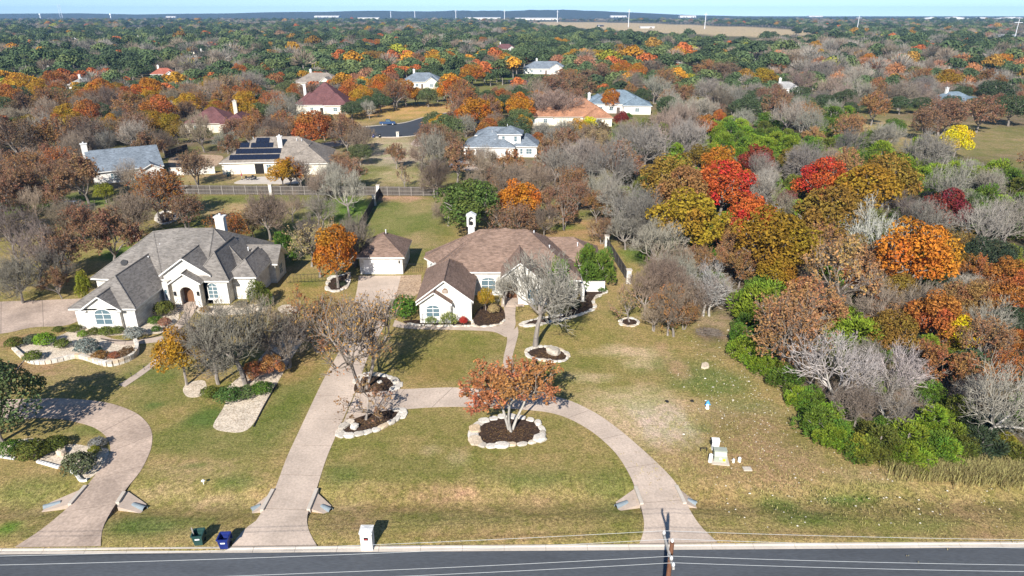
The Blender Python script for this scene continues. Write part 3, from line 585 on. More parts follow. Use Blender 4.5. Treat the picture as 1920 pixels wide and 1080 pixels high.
def roof_mesh(polys, name, mats, parent, org=(0, 0, 0), th=0.2):
    key = {}; vs = []
    def vid(p):
        k = (round(p[0], 3), round(p[1], 3), round(p[2], 3))
        if k not in key: key[k] = len(vs); vs.append(p)
        return key[k]
    fs = []
    for p in polys:
        f = []
        for q in p:
            i = vid(q)
            if i not in f: f.append(i)
        if len(f) < 3: continue
        v0, v1, v2 = (Vector(vs[i]) for i in f[:3])
        nz = sum(vs[f[i]][0]*vs[f[(i+1) % len(f)]][1]-vs[f[(i+1) % len(f)]][0]*vs[f[i]][1] for i in range(len(f)))
        if nz < 0: f = f[::-1]
        fs.append(f)
    n = len(vs); edges = {}
    for f in fs:
        for i in range(len(f)):
            a, b = f[i], f[(i+1) % len(f)]; edges.setdefault((min(a, b), max(a, b)), []).append((a, b))
    V = [(x, y, z) for x, y, z in vs]+[(x, y, z-th) for x, y, z in vs]
    F = [tuple(f) for f in fs]+[tuple(n+i for i in f[::-1]) for f in fs]
    Mi = [0]*len(fs)+[1]*len(fs)
    for e, l in edges.items():
        if len(l) == 1:
            a, b = l[0]; F.append((a, n+a, n+b, b)); Mi.append(1)
    me = bpy.data.meshes.new(name); me.from_pydata([(x-org[0], y-org[1], z-org[2]) for x, y, z in V], [], F); me.update()
    for m in mats: me.materials.append(M[m])
    me.polygons.foreach_set('material_index', Mi)
    o = link(name, me, parent)
    # ridge and hip caps
    m = MB(org); cnt = 0
    def fnorm(ed):
        for f in fs:
            for i in range(len(f)):
                if (f[i], f[(i+1) % len(f)]) == ed:
                    return (Vector(vs[f[1]])-Vector(vs[f[0]])).cross(Vector(vs[f[2]])-Vector(vs[f[0]])).normalized()
    for e, l in edges.items():
        if len(l) == 2 and fnorm(l[0]).dot(fnorm(l[1])) < .97:
            a, b = Vector(vs[e[0]]), Vector(vs[e[1]])
            if (b-a).length > 0.6: m.tube(a+Vector((0, 0, .0)), b+Vector((0, 0, .0)), 0.09, 0.09, 5); cnt += 1
    if cnt: m.build('ridge_cap', mats[0], o)
    return o
def window(parent, org, x, y, z0, w, h, rz=0.0, arch=0.0, cols=2, rows=2, frame='trim', sill=True, fw=0.09):
    """window on a wall at x,y facing rz; frame mesh with panes as sub-parts"""
    def prof(k):
        hw = w/2-k; p = [(-hw, k), (hw, k), (hw, h-k)]
        if arch > 0:
            for i in range(1, 8):
                t = math.pi*i/8; p.append((hw*math.cos(t), h-k+arch*math.sin(t)))
        p.append((-hw, h-k)); return p
    m = MB(org); out, inn = prof(0), prof(fw)
    c, sn = math.cos(rz), math.sin(rz)
    def W(u, d, z): return (x+u*c+d*sn, y+u*sn-d*c, z0+z)
    n = len(out)
    v = [W(u, .07, z) for u, z in out]+[W(u, .07, z) for u, z in inn]+[W(u, -.02, z) for u, z in out]+[W(u, -.02, z) for u, z in inn]
    f = []
    for i in range(n):
        j = (i+1) % n; f += [(i, j, n+j, n+i), (i, 2*n+i, 2*n+j, j), (n+i, n+j, 3*n+j, 3*n+i)]
    m.add(v, f)
    hw = w/2-fw
    for k in range(1, cols):
        u = -hw+2*hw*k/cols; m.vprism([(u-.035, fw), (u+.035, fw), (u+.035, h-fw+arch*.7), (u-.035, h-fw+arch*.7)], (x, y, z0), rz, .055)
    for k in range(1, rows):
        zz = fw+(h-2*fw)*k/rows; m.vprism([(-hw, zz-.03), (hw, zz-.03), (hw, zz+.03), (-hw, zz+.03)], (x, y, z0), rz, .05)
    if arch > 0: m.vprism([(-hw, h-fw-.04), (hw, h-fw-.04), (hw, h-fw+.04), (-hw, h-fw+.04)], (x, y, z0), rz, .06)
    if sill: m.vprism([(-w/2-.1, -.14), (w/2+.1, -.14), (w/2+.1, -.01), (-w/2-.1, -.01)], (x, y, z0), rz, .14)
    o = m.build('window', frame, parent)
    for k in range(cols):
        u0 = -hw+2*hw*k/cols+.035*(k > 0); u1 = -hw+2*hw*(k+1)/cols-.035*(k < cols-1)
        pp = [(u0, fw), (u1, fw), (u1, h-fw+.01), (u0, h-fw+.01)]
        MB(org).vprism(pp, (x, y, z0), rz, .022).build('pane', 'glass', o)
    if arch > 0:
        pp = [(u, z) for u, z in prof(fw+.005)[2:]]
        MB(org).vprism([(u, z+.03) for u, z in pp], (x, y, z0), rz, .022).build('arch_pane', 'glass', o)
    return o
def chimney(parent, org, x, y, z0, z1, w=0.9, d=0.7, mat='plaster', cap='trim', flue=True):
    m = MB(org).box(x-w/2, x+w/2, y-d/2, y+d/2, z0, z1); c = m.build('chimney', mat, parent)
    MB(org).box(x-w/2-.12, x+w/2+.12, y-d/2-.12, y+d/2+.12, z1-.02, z1+.16).build('chimney_cap', cap, c)
    if flue: MB(org).tube((x, y, z1+.1), (x, y, z1+.5), .16, .16, 10).build('flue', 'steel', c)
    return c
def vent(parent, org, x, y, z, r=0.07, h=0.35, mat='steel'):
    MB(org).tube((x, y, z-.2), (x, y, z+h), r, r, 8).tube((x, y, z+h-.05), (x, y, z+h+.05), r*1.6, r*1.2, 8).build('roof_vent', mat, parent)
def gutter_pipe(parent, org, x, y, z1, mat='trim'):
    MB(org).box(x-.05, x+.05, y-.1, y, 0, z1).build('downpipe', mat, parent)

# ---------------------------------------------------------------- main brown-roofed house
O = (0.0, 88.0, 0.0)
hA = empty('house', O, 'single-storey white limestone house with large brown hipped roof, centre of photo', 'house')
zA = 2.85
polys = [
 [(9.25, 84.5, 2.8), (2.15, 91.6, 7.6), (-4.4, 91.6, 7.6), (-8.04, 87.3, 4.68), (-9.45, 85.6, 3.54), (-1.0, 85.6, 3.54), (4.0, 85.6, 3.54), (4.0, 84.5, 2.8)],
 [(9.25, 84.5, 2.8), (9.25, 98.9, 2.8), (2.15, 91.6, 7.6)],
 [(9.25, 98.9, 2.8), (-10.0, 98.9, 2.8), (-4.4, 91.6, 7.6), (2.15, 91.6, 7.6)],
 [(-9.45, 85.6, 3.54), (-8.04, 87.3, 4.68), (-11.0, 87.0, 3.0)], [(-11.0, 87.0, 3.0), (-8.04, 87.3, 4.68), (-4.4, 91.6, 7.6)], [(-11.0, 87.0, 3.0), (-4.4, 91.6, 7.6), (-10.9, 90.8, 2.8)], [(-10.9, 90.8, 2.8), (-4.4, 91.6, 7.6), (-12.8, 93.5, 2.8)],
 [(-4.4, 91.6, 7.6), (-10.0, 98.9, 2.8), (-12.8, 95.5, 2.8)], [(-4.4, 91.6, 7.6), (-12.8, 95.5, 2.8), (-12.8, 93.5, 2.8)],
]
roof_mesh(polys, 'roof', ['roof_brown', 'trim'], hA, O)
# small raised saddle on the ridge
roof_mesh([[(-2.2, 91.0, 7.25), (-.95, 91.6, 7.86), (-2.4, 91.6, 7.62)], [(-2.2, 91.0, 7.25), (.4, 91.0, 7.25), (-.95, 91.6, 7.86)], [(.4, 91.0, 7.25), (.5, 91.6, 7.62), (-.95, 91.6, 7.86)]], 'ridge_saddle', ['roof_brown', 'roof_brown'], hA, O, .05)
# right rear wing
pw, _ = block_roof(4.5, 13.0, 90.4, 98.6, 2.8, 0.67, 'x', True, False); roof_mesh(pw, 'rear_wing_roof', ['roof_brown', 'trim'], hA, O)
# front left wing: gable to the road with a smaller gable before it
pf, zf = block_roof(-11.9, -4.75, 77.3, 88.7, 2.8, 0.775, 'y', True, False); roof_mesh(pf, 'front_wing_roof', ['roof_brown', 'trim'], hA, O)
pf, _ = block_roof(-11.75, -7.35, 76.55, 80.2, 2.75, 0.72, 'y', True, True); roof_mesh(pf, 'small_gable_roof', ['roof_brown', 'trim'], hA, O)
# porch gable
def slope_pair(xl, xm, xr, y0, y1, zl, zm, zr): return [[(xl, y0, zl), (xm, y0, zm), (xm, y1, zm), (xl, y1, zl)], [(xm, y0, zm), (xr, y0, zr), (xr, y1, zr), (xm, y1, zm)]]
roof_mesh(slope_pair(-1.5, 1.03, 5.0, 82.3, 89.6, 4.0, 6.05, 2.8), 'porch_gable_roof', ['roof_brown', 'trim'], hA, O)
# walls
MB(O).box(-11.45, -5.15, 77.75, 90, -.2, 2.8+.12).build('front_wing_wall', 'limestone', hA)
MB(O).vprism([(-3.15, 0), (3.15, 0), (0, 2.43)], (-8.32, 77.752, 2.92), 0, .001).vprism([(-3.15, 0), (3.15, 0), (0, 2.43)], (-8.32, 78.05, 2.92), 0, .30).build('gable_wall', 'limestone', hA)
MB(O).box(-11.4, -7.7, 77.0, 77.74, -.2, 2.8).vprism([(-1.85, 0), (1.85, 0), (0, 1.3)], (-9.55, 77.3, 2.8), 0, .3).build('small_gable_wall', 'limestone', hA)
MB(O).box(-5.1, -1.0, 86.0, 98, -.2, 3.6).box(-1.0, 8.8, 84.95, 98.4, -.2, 2.95).build('main_wall', 'limestone', hA)
MB(O).box(-11, -5.1, 90.05, 98, -.2, 2.95).box(8.85, 12.5, 90.9, 98.1, -.2, 2.9).build('side_wall', 'limestone', hA)
bay = [(-10.6, 91.0), (-12.35, 93.4), (-12.35, 95.3), (-10.2, 98)]
MB(O).prism(bay+[(-9.5, 98), (-9.5, 91)], -.2, 2.9).build('bay_wall', 'limestone', hA)
window(hA, O, -11.5, 92.2, 0.6, 1.1, 1.5, R(-126), 0.4, 2, 1)
# porch: arched entrance wall under its gable
def arch_wall(org, parent, x0, x1, y, t, ztop, ax, aw, ah, mat, gable=None, name='arch_wall'):
    hw = aw/2; pts = [(x0, 0), (ax-hw, 0), (ax-hw, ah)]
    for i in range(1, 10):
        a = math.pi*(1-i/10); pts.append((ax+hw*math.cos(a), ah+hw*math.sin(a)))
    pts += [(ax+hw, ah), (ax+hw, 0), (x1, 0), (x1, ztop[1])]
    if gable: pts.append(gable)
    pts.append((x0, ztop[0]))
    m = MB(org); n = len(pts)
    v = [(u, y, z) for u, z in pts]+[(u, y+t, z) for u, z in pts]
    m.add(v, [tuple(range(n)), tuple(range(2*n-1, n-1, -1))]+[(i, (i+1) % n, n+(i+1) % n, n+i) for i in range(n)])
    return m.build(name, mat, parent)
arch_wall(O, hA, -1.2, 4.6, 82.75, 0.45, (3.95, 2.95), -.05, 1.7, 2.2, 'limestone', (1.03, 5.75), 'porch_wall')
MB(O).box(-1.0, 4.6, 83.25, 84.9, 3.2, 3.25).build('porch_ceiling', 'trim', hA)
MB(O).box(4.25, 4.6, 83.25, 84.9, -.2, 2.9).build('porch_side_wall', 'limestone', hA)
dr = MB(O).box(-.75, .65, 84.86, 84.93, 0, 2.6).build('front_door', 'wooddoor', hA); MB(O).tube((.5, 84.8, 1.05), (.5, 84.86, 1.05), .04, .04).build('door_handle', 'steel', dr)
MB(O).box(-1.4, 1.6, 82.2, 84.9, -.1, .12).build('porch_floor', 'flag', hA)
window(hA, O, -3.2, 86.0, 0.6, 2.0, 1.7, 0, 0.35, 2, 2)
window(hA, O, -9.75, 77.0, 0.85, 1.75, 1.25, 0, 0.42, 2, 2)
window(hA, O, 2.7, 82.75, 0.8, 1.5, 1.5, 0, 0.0, 2, 2)
window(hA, O, 6.8, 84.95, 0.8, 1.5, 1.4, 0, 0.0, 2, 2)
# gable vent, brown arched louvre
gv = MB(O).vprism([(-.32, 0), (.32, 0), (.32, .35), (.2, .58), (0, .66), (-.2, .58), (-.32, .35)], (-8.25, 77.75, 3.75), 0, .06).build('gable_vent', 'wooddoor', hA)
for k in range(4): MB(O).vprism([(-.24, .08+.11*k), (.24, .08+.11*k), (.24, .13+.11*k), (-.24, .13+.11*k)], (-8.25, 77.69, 3.75), 0, .03).build('louvre', 'trimtan', gv)
for x_, y_ in ((-11.85, 77.3), (-4.8, 77.3), (-7.45, 76.6)): MB(O).box(x_-.05 if x_ > -9 else x_, x_+.75 if x_ < -9 else x_, y_, y_+.5, 2.5, 2.62).build('eave_return', 'trim', hA)
gutter_pipe(hA, O, -5.08, 77.74, 2.7); gutter_pipe(hA, O, -7.62, 76.99, 2.6)
# tall white chimney with an arched top
cx_, cy_ = P(886, 432, 6.0); cx_ = -5.9; cy_ = 95.3
c = MB(O).box(cx_-.45, cx_+.45, cy_-.42, cy_+.42, 2.5, 7.1).build('chimney', 'plaster', hA)
m = MB(O)
for sx in (-1, 1): m.box(cx_+sx*.5-.13, cx_+sx*.5+.13, cy_-.5, cy_+.5, 7.22, 8.2)
m.box(cx_-.37, cx_+.37, cy_+.3, cy_+.5, 7.22, 8.2)
pts = [(-.63, .98), (-.37, .98), (-.32, 1.15), (-.17, 1.28), (0, 1.33), (.17, 1.28), (.32, 1.15), (.37, .98), (.63, .98), (.63, 1.45), (-.63, 1.45)]
m.vprism(pts, (cx_, cy_+.5, 7.22), 0, 1.0); m.build('chimney_hood', 'plaster', c)
MB(O).box(cx_-.6, cx_+.6, cy_-.55, cy_+.55, 7.08, 7.2).build('chimney_cornice', 'trim', c)
MB(O).add([(cx_-.75, cy_-.62, 8.67), (cx_+.75, cy_-.62, 8.67), (cx_+.75, cy_+.62, 8.67), (cx_-.75, cy_+.62, 8.67), (cx_, cy_-.62, 9.1), (cx_, cy_+.62, 9.1)], [(0, 1, 4), (2, 3, 5), (1, 2, 5, 4), (3, 0, 4, 5), (3, 2, 1, 0)]).build('chimney_roof', 'trim', c)
MB(O).tube((cx_, cy_-.05, 7.15), (cx_, cy_-.05, 7.7), .2, .2, 8).build('flue', 'dark', c)
for x_, y_, z_ in ((5.2, 90.0, 5.5), (-6.2, 93.4, 6.0), (3.1, 92.2, 6.9), (9.4, 93.0, 4.9)): vent(hA, O, x_, y_, z_)
# white courtyard wall on the right
for (x0, x1, y0, y1, h) in ((9.3, 9.6, 83.6, 90.8, 2.0), (9.6, 12.8, 87.2, 87.5, 1.5)):
    w_ = MB((x0, y0, 0)).box(x0, x1, y0, y1, -.2, h).build('courtyard_wall', 'plaster'); w_.location = (x0, y0, 0)
    tag(w_, {9.3: 'white wall against the right end of the brown-roofed house', 9.6: 'white courtyard wall behind the twin evergreen shrubs', 13.3: 'white courtyard wall end beside the dark side fence'}[x0], 'garden wall')
# ---------------------------------------------------------------- detached garage
gx0, gy0 = P(676, 514); gx1, _ = P(756, 514)
O2 = ((gx0+gx1)/2, gy0, 0); hg = empty('garage', O2, 'detached white two-car garage with brown hipped roof at the driveway end', 'garage')
gp, gz = block_roof(gx0-.4, gx1+.4, gy0-.4, gy0+7.6, 2.75, 0.68, 'y', False, False)
roof_mesh(gp, 'roof', ['roof_brown', 'trim'], hg, O2)
MB(O2).box(gx0, gx1, gy0, gy0+7.2, -.2, 2.85).build('wall', 'limestone', hg)
gd = MB(O2).box(gx0+.6, gx1-1.1, gy0-.04, gy0+.02, 0, 2.25).build('garage_door', 'garagedoor', hg)
for k in range(4): MB(O2).box(gx0+.68, gx1-1.18, gy0-.06, gy0-.042, .05+.56*k, .55+.56*k).build('door_panel', 'garagedoor', gd)
MB(O2).box(gx1-.55, gx1-.38, gy0-.14, gy0-.001, 1.75, 2.15).build('wall_lamp', 'iron', hg)
vent(hg, O2, O2[0]+.3, gy0+3.8, 5.3)
gt_ = empty('side_gate', (gx1+1.6, gy0+1.0, 0), 'low dark gate between the garage and the brown-roofed house', 'gate')
for k in range(9): MB((gx1+1.6, gy0+1.0, 0)).box(gx1+.3+k*.3, gx1+.33+k*.3, gy0+1.0, gy0+1.03, 0, 1.2).build('bar', 'iron', gt_)
MB((gx1+1.6, gy0+1.0, 0)).box(gx1+.1, gx1+3.0, gy0+.99, gy0+1.04, 1.2, 1.25).build('rail', 'iron', gt_)
# ---------------------------------------------------------------- grey-roofed neighbour
O = (-46.0, 86.0, 0); hB = empty('house', O, 'sprawling white limestone house with grey shingle roof and many gables, left', 'house')
polys = [
 [(-41.3, 90.6, 8.1), (-46.0, 90.6, 8.1), (-45.8, 83.3, 3.4), (-40.2, 83.3, 3.4)], [(-41.3, 90.6, 8.1), (-40.2, 83.3, 3.4), (-35.3, 87.0, 2.9)], [(-46.0, 90.6, 8.1), (-49.6, 90.4, 7.7), (-45.8, 83.3, 3.4)], [(-49.6, 90.4, 7.7), (-49, 84.2, 2.8), (-45.8, 83.3, 3.4)], [(-49.6, 90.4, 7.7), (-56.5, 85.2, 2.8), (-49, 84.2, 2.8)],
 [(-35.3, 87.0, 2.9), (-35.6, 99.6, 2.8), (-41.3, 90.6, 8.1)],
 [(-35.6, 99.6, 2.8), (-46.0, 90.6, 8.1), (-41.3, 90.6, 8.1)], [(-35.6, 99.6, 2.8), (-56.5, 98.5, 2.8), (-46.0, 90.6, 8.1)], [(-56.5, 98.5, 2.8), (-49.6, 90.4, 7.7), (-46.0, 90.6, 8.1)],
 [(-56.5, 98.5, 2.8), (-56.5, 85.2, 2.8), (-49.6, 90.4, 7.7)],
]
roof_mesh(polys, 'roof', ['roof_grey', 'trim'], hB, O)
bp, _ = block_roof(-53.4, -45.3, 75.1, 92.0, 2.8, 0.655, 'y', False, True); roof_mesh(bp, 'front_wing_roof', ['roof_grey', 'trim'], hB, O)
bp, _ = block_roof(-51.9, -46.9, 74.75, 79.0, 2.75, 0.70, 'y', True, True); roof_mesh(bp, 'small_gable_roof', ['roof_grey', 'trim'], hB, O)
# tall entry gable, lower porch gable, dining hip, right bay
roof_mesh(slope_pair(-45.9, -42.55, -39.2, 82.75, 90.5, 4.15, 6.5, 4.15), 'entry_gable_roof', ['roof_grey', 'trim'], hB, O)
roof_mesh(slope_pair(-44.35, -42.3, -40.15, 81.6, 85, 3.45, 4.85, 3.45), 'porch_gable_roof', ['roof_grey', 'trim'], hB, O)
bp, _ = block_roof(-41.6, -36.9, 82.7, 92.0, 3.4, 1.35, 'y', False, True); roof_mesh(bp, 'steep_hip_roof', ['roof_grey', 'trim'], hB, O)
bp, _ = block_roof(-37.8, -33.9, 84.3, 91.5, 3.3, 0.95, 'y', False, True); roof_mesh(bp, 'right_bay_roof', ['roof_grey', 'trim'], hB, O)
bp, _ = block_roof(-39, -33.0, 90.2, 95.2, 3.0, 0.8, 'x', True, True); roof_mesh(bp, 'side_gable_roof', ['roof_grey', 'trim'], hB, O)
MB(O).vprism([(-2.3, 0), (2.3, 0), (0, 1.85)], (-33.7, 92.7, 3.0), R(90), .2).box(-36, -33.5, 90.6, 94.8, -.2, 3.05).build('side_bay_wall', 'limestone', hB)
window(hB, O, -33.5, 92.7, 0.7, 1.4, 1.6, R(90))
MB(O).box(-52.95, -45.75, 75.55, 90, -.2, 2.88).build('front_wing_wall', 'limestone', hB)
MB(O).box(-51.5, -47.3, 75.1, 75.54, -.2, 2.8).vprism([(-2.1, 0), (2.1, 0), (0, 1.42)], (-49.4, 75.4, 2.8), 0, .3).build('small_gable_wall', 'limestone', hB)
MB(O).box(-56.1, -53.0, 85.7, 97.5, -.2, 2.9).build('left_wall', 'limestone', hB)
MB(O).box(-45.7, -35.8, 86.6, 98.5, -.2, 3.1).build('rear_wall', 'limestone', hB)
MB(O).box(-45.5, -39.6, 83.15, 83.6, -.2, 4.3).vprism([(-2.95, 0), (2.95, 0), (0, 1.95)], (-42.55, 83.45, 4.3), 0, .3).build('entry_wall', 'limestone', hB)
MB(O).box(-45.3, -44.6, 82.0, 86.6, -.2, 3.5).box(-40.9, -39.8, 83.7, 86.6, -.2, 3.4).build('entry_side_wall', 'limestone', hB)
arch_wall(O, hB, -44.0, -40.5, 81.9, .4, (3.55, 3.55), -42.25, 1.75, 2.0, 'limestone', (-42.3, 4.6), 'porch_wall')
MB(O).box(-44.0, -43.6, 82.35, 83.1, -.2, 3.5).box(-40.9, -40.5, 82.35, 83.1, -.2, 3.5).build('porch_side_wall', 'tanstone', hB)
dr = MB(O).box(-43.2, -41.3, 83.08, 83.14, .3, 2.9).build('front_door', 'wooddoor', hB); MB(O).tube((-41.5, 83.0, 1.3), (-41.5, 83.08, 1.3), .04, .04).build('door_handle', 'steel', dr)
for k in range(3): MB(O).box(-43.4, -41.1, 80.6+.4*k, 83.0, .1*k, .1*(k+1)).build('entry_step', 'flag', hB)
for sx in (-43.5, -41.0):
    r_ = MB(O); r_.tube((sx, 80.6, .95), (sx, 81.8, 1.2), .03, .03, 6).tube((sx, 80.6, 0), (sx, 80.6, .95), .025, .025, 6).tube((sx, 81.2, 0), (sx, 81.2, 1.07), .025, .025, 6); r_.build('hand_rail', 'iron', hB)
for sx in (-43.75, -40.75): MB(O).box(sx-.12, sx+.12, 81.7, 81.89, 1.75, 2.25).build('wall_lantern', 'iron', hB)
MB(O).box(-41.15, -37.35, 83.15, 86.5, -.2, 3.5).build('dining_wall', 'limestone', hB)
MB(O).box(-37.3, -34.35, 84.75, 90.5, -.2, 3.4).build('right_bay_wall', 'limestone', hB)
window(hB, O, -39.35, 83.15, .75, 1.35, 1.75, 0, .5, 2, 3)
window(hB, O, -49.35, 75.1, .7, 2.1, 1.5, 0, .62, 2, 2)
window(hB, O, -54.5, 85.7, .9, 1.2, 1.3, 0, 0, 2, 2)
window(hB, O, -44.95, 81.99, 1.2, .5, 1.4, 0, 0, 1, 2)
for x_, y_ in ((-51.9, 74.8), (-47.65, 74.8)): MB(O).box(x_, x_+.75, y_, y_+.4, 2.48, 2.6).build('eave_return', 'trim', hB)
gutter_pipe(hB, O, -45.7, 75.54, 2.7); gutter_pipe(hB, O, -37.42, 83.14, 3.2)
chimney(hB, O, -42.1, 95.0, 4.5, 8.5, 1.25, 1.0)
dsh = MB(O).tube((-52.4, 86.9, 4.2), (-52.3, 86.6, 4.5), .05, .05, 6); dsh.tube((-52.3, 86.6, 4.5), (-52.25, 86.45, 4.6), .02, .42, 14); dsh.build('satellite_dish', 'iron', hB)
for x_, y_, z_ in ((-49, 86.8, 5.0), (-37.3, 91.5, 4.7), (-36.9, 92.9, 4.2), (-48.0, 88.5, 6.2), (-53.5, 87.6, 4.3)): vent(hB, O, x_, y_, z_)
# ---------------------------------------------------------------- generic house from blocks (local coordinates, front = -Y)
HOUSE_RECTS = []
def block_house(label, loc, rz, blocks, roof, wall, slope=0.62, trim='trim', chim=None, wins=(), doors=(), vents=(), name='house', cat='house'):
    h = empty(name, (loc[0], loc[1], 0), label, cat, None, rz)
    for b in blocks:
        x0, x1, y0, y1, z, axis, g0, g1 = b[:8]; s = b[8] if len(b) > 8 else slope; zb = b[9] if len(b) > 9 else 0
        p, zr = block_roof(x0, x1, y0, y1, z, s, axis, g0, g1); roof_mesh(p, 'roof', [roof, trim], h)
        m = MB().box(x0+.45, x1-.45, y0+.45, y1-.45, zb-.2, z+.1)
        hw = ((y1-y0) if axis == 'x' else (x1-x0))/2-.45; rise = s*hw
        if axis == 'x':
            if g0: m.vprism([(-hw, 0), (hw, 0), (0, rise)], (x0+.75, (y0+y1)/2, z+.1), R(-90), .3)
            if g1: m.vprism([(-hw, 0), (hw, 0), (0, rise)], (x1-.75, (y0+y1)/2, z+.1), R(90), .3)
        else:
            if g0: m.vprism([(-hw, 0), (hw, 0), (0, rise)], ((x0+x1)/2, y0+.75, z+.1), 0, .3)
            if g1: m.vprism([(-hw, 0), (hw, 0), (0, rise)], ((x0+x1)/2, y1-.75, z+.1), R(180), .3)
        m.build('wall', wall, h)
        HOUSE_RECTS.append((loc, rz, x0-2, x1+2, y0-2, y1+2))
    if chim:
        for c in (chim if isinstance(chim, list) else [chim]): chimney(h, (0, 0, 0), *c)
    for w in wins: window(h, (0, 0, 0), *w)
    for (x0, x1, y, zt, mt) in doors:
        d = MB().box(x0, x1, y-.05, y+.05, 0, zt).build('garage_door' if x1-x0 > 1.6 else 'door', mt, h)
    for v_ in vents: vent(h, (0, 0, 0), *v_)
    return h
# solar-panel house behind the fence
xC, yC = P(410, 306, 2.8)
hC = block_house('taupe-roofed cream house with rows of solar panels behind the long wooden fence', (xC, yC), R(6),
    [(0, 25, 0, 15, 2.8, 'x', False, False), (15.5, 25.5, -2.6, 8, 2.8, 'y', False, True)], 'roof_taupe', 'cream', 0.62,
    chim=(13.6, 4.6, 4.0, 8.0, 1.0, .8), wins=((11.2, .45, .8, 1.2, 1.4), (13.4, .45, .8, 1.2, 1.4)), doors=((8.0, 10.0, .42, 2.3, 'dark'),),
    vents=((6.8, 7.2, 7.2), (17.3, 6.0, 6.9), (18.5, 5.8, 6.8), (20.5, 5.0, 5.6)))
def solar_row(x, y0, n, parent, pw=1.05, pl=1.65):
    s = 0.62; sy = math.cos(math.atan(s))
    for k in range(n):
        a, b = x+k*pw+.02, x+(k+1)*pw-.02; ya, yb = y0, y0+pl*sy
        za, zb = 2.8+s*ya+.10, 2.8+s*yb+.10
        o = MB().add([(a, ya, za), (b, ya, za), (b, yb, zb), (a, yb, zb), (a, ya, za+.05), (b, ya, za+.05), (b, yb, zb+.05), (a, yb, zb+.05)],
                     [(3, 2, 1, 0), (4, 5, 6, 7), (0, 1, 5, 4), (1, 2, 6, 5), (2, 3, 7, 6), (3, 0, 4, 7)]).build('solar_panel', 'solar', parent)
for x_, y_, n_ in ((2.2, .75, 11), (3.4, 2.5, 10), (6.6, 4.25, 5), (4.1, 4.35, 2), (7.6, 5.75, 3)): solar_row(x_, y_, n_, hC)
# slate gabled house turned to the street
block_house('long slate-grey gabled house turned at an angle, far left behind bare trees', (-91.0, 159.5), R(33),
    [(-7.5, 7.5, -7.5, 7.5, 2.8, 'x', True, True, .48), (2.2, 7.0, -10.0, -3, 2.7, 'y', True, False, .5)], 'roof_slate', 'plaster', chim=(-7.3, 0.2, 2, 8.0, 1.2, .8),
    wins=((-3, -7.05, .9, 1.3, 1.3), (0, -7.05, .9, 1.3, 1.3)))
# two-storey white house
block_house('white two-storey house with slate roof, dormer storey and dark garage doors', (-3.6, 180.0), R(-4),
    [(-9.5, 4.5, -1, 11, 2.9, 'x', False, False, .55), (3.5, 10.5, 1, 13, 2.9, 'y', False, False, .6), (-.5, 6.2, 1.6, 8.5, 5.9, 'x', False, False, .5), (-7, 6, 6, 13, 4.8, 'x', False, False, .5)], 'roof_slate', 'plaster',
    wins=((1.2, 2.05, 3.9, .9, 1.5, 0, 0, 1, 2), (4.4, 2.05, 3.9, .9, 1.5, 0, 0, 1, 2), (6.0, 1.45, .8, .8, 1.5, 0, 0, 1, 2), (8.0, 1.45, .8, 1.6, 1.5), (2, -.55, .9, .7, 1, 0, 0, 1, 1)),
    doors=((-8.6, -6.4, -.58, 2.3, 'darkdoor'), (-5.8, -3.6, -.58, 2.3, 'darkdoor'), (4.3, 5.0, 1.42, 2.2, 'dark')), vents=((-5, 3.6, 5), (-2, 4.5, 6), (2, 5.5, 7.6), (-1, 1.8, 4.3)))
# clay tile house
xI, yI = P(992, 236)
block_house('long low house with orange clay tile roof right of the white two-storey house', (xI, yI), R(3),
    [(0, 13, 0, 11, 3.0, 'x', False, False, .5), (8, 28, -.8, 16, 3.0, 'x', False, False, .6), (6, 20, 5, 17, 3.2, 'x', False, False, .62), (18, 28, -3.5, 8, 2.9, 'y', False, False, .5)], 'roof_tile', 'cream', trim='trimtan',
    wins=((1.6, .45, .8, .9, 1.8, 0, .3, 1, 2), (5.5, .45, .9, 1.4, 1.4), (22.5, -3.05, .7, 2.6, 1.7, 0, 0, 3, 1)), doors=((19.5, 20.6, -3.1, 2.2, 'dark'),))
# blue-grey house
xJ, yJ = P(1106, 212)
block_house('white house with blue-grey hipped roof beside the clay tile house', (xJ, yJ), R(-6),
    [(0, 21, 0, 16, 3.4, 'x', False, False, .55), (-1.5, 7, 4, 15, 3.4, 'x', False, False, .5), (12, 23, -2.5, 9, 3.2, 'y', False, False, .5)], 'roof_blue', 'plaster', chim=(-.5, 7, 3, 6.5, 1.0, .8),
    wins=((4, .45, .9, 1.5, 1.5), (8, .45, .9, 1.5, 1.5), (17.5, -2.05, .9, 1.6, 1.5)), doors=((10, 11.2, .42, 2.2, 'darkdoor'),))
# maroon houses
xF, yF = P(570, 214)
block_house('cream house with steep maroon roof standing behind the orange-red oaks', (xF, yF), R(2),
    [(-2, 16, 0, 16, 3.3, 'y', False, False, .85), (7.5, 17, -1.2, 8, 3.3, 'y', False, False, .8), (-4, 6, 3, 13, 3.3, 'x', False, False, .8)], 'roof_maroon', 'cream', chim=(-1.5, 11, 3, 9.5, 1.0, .8),
    wins=((3, .45, 1, 1.3, 1.5), (12, -.75, 1, 1.6, 1.5)), doors=((6.1, 7.2, .4, 2.2, 'dark'),))
xE, yE = P(340, 252)
block_house('long maroon-roofed house with two dark garage doors, upper left', (xE, yE), R(4),
    [(0, 15, 2, 16, 3.0, 'x', False, False, .6), (12, 21, -.5, 14, 3.0, 'y', False, False, .6)], 'roof_maroon', 'tanstone', trim='trimtan', chim=(14, 12, 4, 8.6, 1.2, .8, 'tanstone', 'trimtan'),
    doors=((12.9, 15.4, -.1, 2.3, 'darkdoor'), (16.6, 19.4, -.1, 2.3, 'darkdoor')), wins=((4, 2.45, .9, 1.4, 1.4),))
